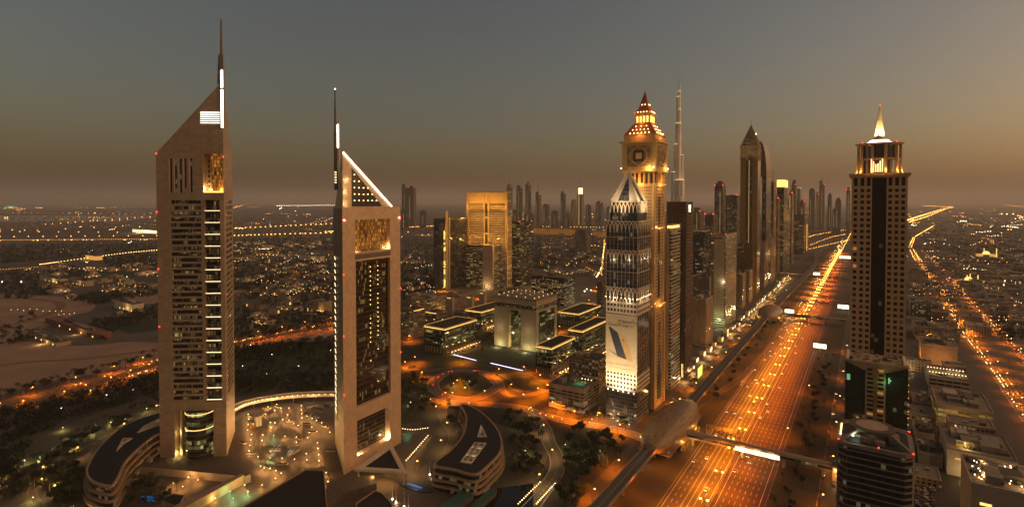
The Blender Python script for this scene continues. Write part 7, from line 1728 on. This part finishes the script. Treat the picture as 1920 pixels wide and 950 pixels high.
# named low halls of the left side
for lab, cx, by, xl, xr, ty, wl in (('pale long hall with bright openings, left of the office tower', 250, 585, 214, 292, 570, 'white'), ('twin roofed pale hall at the sand lot edge', 112, 532, 74, 140, 523, 'white'), ('white long pavilion beyond the lawn left of the office tower', 160, 537, 128, 185, 527, 'pale'),
        ('red roofed clubhouse with lit veranda on the sand lot', 185, 637, 84, 220, 626, 'redroof'), ('pale open stable beside the clubhouse', 105, 650, 52, 160, 643, 'pale'), ('brown hall lit orange at the hotel tower edge', 608, 586, 586, 640, 566, 'beige'), ('white school block above the park', 600, 490, 560, 632, 480, 'white'), ('long pale shed beyond the park', 500, 610, 462, 560, 602, 'pale')):
    r, W, L, h = block('low_hall', lab, 'hall', cx, by, xl, xr, ty, wl, None, units=3, L=18, roof='redroof' if wl == 'redroof' else 'roof')
    light('POINT', (-W*.3, -8, 5), 4500, (1, .62, .22), r)
    for i in range(4): mb = MB(); mb.box(-W*(.1+.2*i)-1.5, -.3, 1, -W*(.1+.2*i)+1.5, -.02, 3.4); mb.build('lit_opening', M['e_shop'], r)
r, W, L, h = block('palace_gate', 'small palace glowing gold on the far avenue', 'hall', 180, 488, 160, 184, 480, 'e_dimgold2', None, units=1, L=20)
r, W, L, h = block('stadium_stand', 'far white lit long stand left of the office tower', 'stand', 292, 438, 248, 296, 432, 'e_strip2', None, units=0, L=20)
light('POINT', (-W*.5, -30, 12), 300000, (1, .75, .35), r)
r, W, L, h = block('mall_front', 'long low gold lit shopping front on the middle avenue', 'mall', 1085, 442, 1000, 1095, 430, 'g_gold', None, units=4, L=60)
r, W, L, h = block('mall_front', 'low gold lit front right of the long shopping front', 'mall', 1136, 446, 1112, 1140, 434, 'g_gold', None, units=2, L=60)
# ================================================================== LAMPS AND LIGHTS FAR OUT
FL = {k: MB() for k in ('e_goldfar', 'e_sodfar', 'e_whitefar', 'e_greenfar')}
def dot(px, py, k='e_goldfar', s=1.0, z=None):
    p = gp(px, py); r_ = max(.42, p.y*.00046*s); FL[k].ball((p.x, p.y, (8 if z is None else z)), r_, 0, 5, 3)
def row(pts, n, k='e_sodfar', s=1.0, j=.3):
    for i in range(n):
        t = i/(n-1)*(len(pts)-1); a = min(int(t), len(pts)-2); f = t-a; x = pts[a][0]+(pts[a+1][0]-pts[a][0])*f; y = pts[a][1]+(pts[a+1][1]-pts[a][1])*f; dot(x+rnd.uniform(-j, j)*3, y+rnd.uniform(-j, j)*.5, k, s)
row([(0, 452.5), (294, 450.5)], 70, s=.8, j=0); row([(0, 446), (294, 444)], 12, s=1.5); row([(0, 436), (294, 438)], 9, s=1.4); row([(85, 422), (295, 406)], 16, s=1.3); row([(0, 432), (70, 434), (230, 425)], 7, s=1.4); row([(0, 390), (294, 388)], 30, s=.8); row([(0, 399), (294, 402)], 26, s=.8)
row([(0, 510), (70, 505)], 14, s=.7)
for px, py in ((470, 650), (510, 668), (545, 655), (560, 690), (500, 705), (600, 700), (620, 660), (455, 690), (20, 800), (60, 815), (115, 770), (200, 745), (180, 803), (30, 880), (250, 735)): dot(px, py, 'e_whitefar', 1.0, 3); row([(75, 500), (110, 495), (180, 485), (240, 477), (294, 472)], 46, 'e_goldfar', .7); row([(432, 444), (520, 441), (630, 438)], 24, s=1.1); row([(432, 430), (630, 420)], 22, s=1.0); row([(520, 386), (628, 385)], 26, 'e_whitefar', 1.4); row([(432, 392), (468, 381)], 30, s=1.0, j=0)
row([(752, 428), (870, 422)], 40, s=1.1); row([(990, 436), (1136, 442)], 46, s=1.1); row([(1000, 426), (1136, 428)], 24, 'e_goldfar', 1.0); row([(1128, 520), (1131, 480), (1134, 452)], 34, s=.9, j=.5); row([(1100, 506), (1128, 520)], 8, s=.9)
row([(1700, 414), (1730, 404), (1772, 391)], 110, s=1.3); row([(1704, 418), (1740, 406), (1776, 391)], 110, s=1.1); row([(1776, 391), (1787, 389), (1772, 387.6), (1752, 386.8), (1730, 386.2)], 110, s=.9, j=.05); row([(1740, 376), (1855, 373.5)], 1, s=.1) if False else None
row([(1706, 462), (1712, 448), (1732, 436), (1752, 424)], 90, s=1.1, j=.1); row([(1724, 492), (1709, 466), (1715, 449)], 60, s=.8, j=.1); row([(1716, 492), (1705, 470)], 14, s=1.1); row([(1728, 494), (1712, 470)], 14, s=1.1); row([(1700, 484), (1800, 490), (1915, 498)], 18, s=1.0); row([(1500, 452), (1530, 442), (1590, 432)], 30, s=1.1); row([(1518, 470), (1592, 452)], 24, s=1.0); row([(1520, 462), (1560, 446), (1592, 440)], 24, s=1.0); row([(1575, 480), (1596, 438)], 16, s=1.5, j=.1); row([(1800, 500), (1920, 540)], 16, s=1.0); row([(1880, 384), (1930, 389)], 26, s=1.0, j=0)
for (x0, x1, y0, y1, n, s) in ((0, 294, 384, 432, 130, .8), (0, 294, 455, 520, 60, .6), (432, 636, 384, 440, 130, .8), (432, 630, 450, 560, 210, .6), (752, 820, 440, 560, 70, .6), (752, 1130, 398, 440, 190, .8), (1000, 1130, 445, 520, 90, .6), (1700, 1920, 392, 440, 190, .8), (1730, 1920, 440, 520, 150, .65), (1800, 1920, 520, 620, 70, .5), (1130, 1600, 396, 440, 70, .8), (1700, 1800, 500, 640, 70, .45), (1310, 1480, 500, 560, 30, .5), (0, 300, 520, 600, 22, .5), (752, 920, 560, 620, 50, .45)):
    left = n*1.25
    while left > 0:                                       # lit streets and yards, with dark gaps between
        m = rnd.choice((1, 1, 2, 3, 4, 6, 9)); cx_, cy_ = rnd.uniform(x0, x1), y0+(y1-y0)*rnd.random()**1.1; an = rnd.uniform(-.25, .25) if rnd.random() < .7 else rnd.uniform(-1.2, 1.2); st = rnd.uniform(2, 7)*(.4+(cy_-378)/120); kk_ = rnd.choice(('e_goldfar', 'e_goldfar', 'e_sodfar', 'e_sodfar', 'e_whitefar')) if rnd.random() > .04 else 'e_greenfar'; ss = s*rnd.choice((.4, .55, .7, .9, 1.3, 1.8)); left -= m
        for i in range(m):
            x_, y_ = cx_+i*st*math.cos(an)+rnd.uniform(-1, 1), cy_+i*st*math.sin(an)*.4
            if y_ > 383 and x0 <= x_ <= x1: dot(x_, y_, kk_, ss*rnd.uniform(.8, 1.2), rnd.uniform(4, 9))
for px, py, k, s in ((40, 534, 'e_whitefar', 2.5), (4, 534, 'e_whitefar', 2), (318/3.0, 535, 'e_sodfar', 1.6), (238, 524, 'e_greenfar', 1.5), (1878, 402, 'e_goldfar', 2.6), (1888, 402, 'e_goldfar', 2.6), (1900, 402, 'e_goldfar', 2.6), (1770, 460, 'e_greenfar', 1.6), (1780, 462, 'e_greenfar', 1.6), (1884, 532, 'e_whitefar', 2), (1882, 540, 'e_whitefar', 2), (1888, 638, 'e_whitefar', 1.5), (603, 569, 'e_sodfar', 2.0), (1100, 548, 'e_greenfar', 2.6), (1096, 552, 'e_whitefar', 2.6), (1108, 550, 'e_whitefar', 2)): dot(px, py, k, s)
for k, mb in FL.items(): stuff(mb.build({'e_goldfar': 'distant_gold_lights', 'e_sodfar': 'distant_sodium_lights', 'e_whitefar': 'distant_white_lights', 'e_greenfar': 'distant_green_lights'}[k], M[k]))
light('POINT', tuple(gp(1098, 556, 18)), 40000, (.75, 1, .65))
# a low carpet of far houses
mb = MB()
for (x0, x1, y0, y1, n) in ((0, 294, 388, 430, 200), (432, 636, 390, 446, 300), (752, 1140, 398, 440, 260), (1130, 1600, 396, 430, 160), (1700, 1920, 388, 470, 520), (1760, 1920, 470, 520, 90), (1000, 1130, 440, 460, 60)):
    for i in range(n):
        p = gp(rnd.uniform(x0, x1), rnd.uniform(y0, y1)); s = rnd.uniform(8, 20); h = rnd.uniform(5, 13); a = rnd.random()*3
        c, d = math.cos(a)*s, math.sin(a)*s; mb.prism([(p.x-c+d*.6, p.y-d-c*.6), (p.x+c+d*.6, p.y+d-c*.6), (p.x+c-d*.6, p.y+d+c*.6), (p.x-c-d*.6, p.y-d+c*.6)], 0, h, 0, None, False)
stuff(mb.build('distant_houses', M['grey']))
# ================================================================== HAZE
mb = MB(); mb.box(-60500, -3200, -1, 60500, 70500, 900)
hz = mb.build('haze', [bpy.data.materials.new('haze_air')]); m = hz.data.materials[0]; m.use_nodes = True; m.node_tree.nodes.clear()
pv = m.node_tree.nodes.new('ShaderNodeVolumePrincipled'); pv.inputs['Color'].default_value = (.96, .88, .80, 1); pv.inputs['Density'].default_value = HAZE_DENSITY; pv.inputs['Anisotropy'].default_value = .2
mo = m.node_tree.nodes.new('ShaderNodeOutputMaterial'); m.node_tree.links.new(pv.outputs[0], mo.inputs['Volume']); stuff(hz)
for o in list(bpy.data.objects):
    if o.parent is None and o.location.z < -400 and o.name not in ('ground',):
        for c in list(o.children): bpy.data.objects.remove(c)
        bpy.data.objects.remove(o)
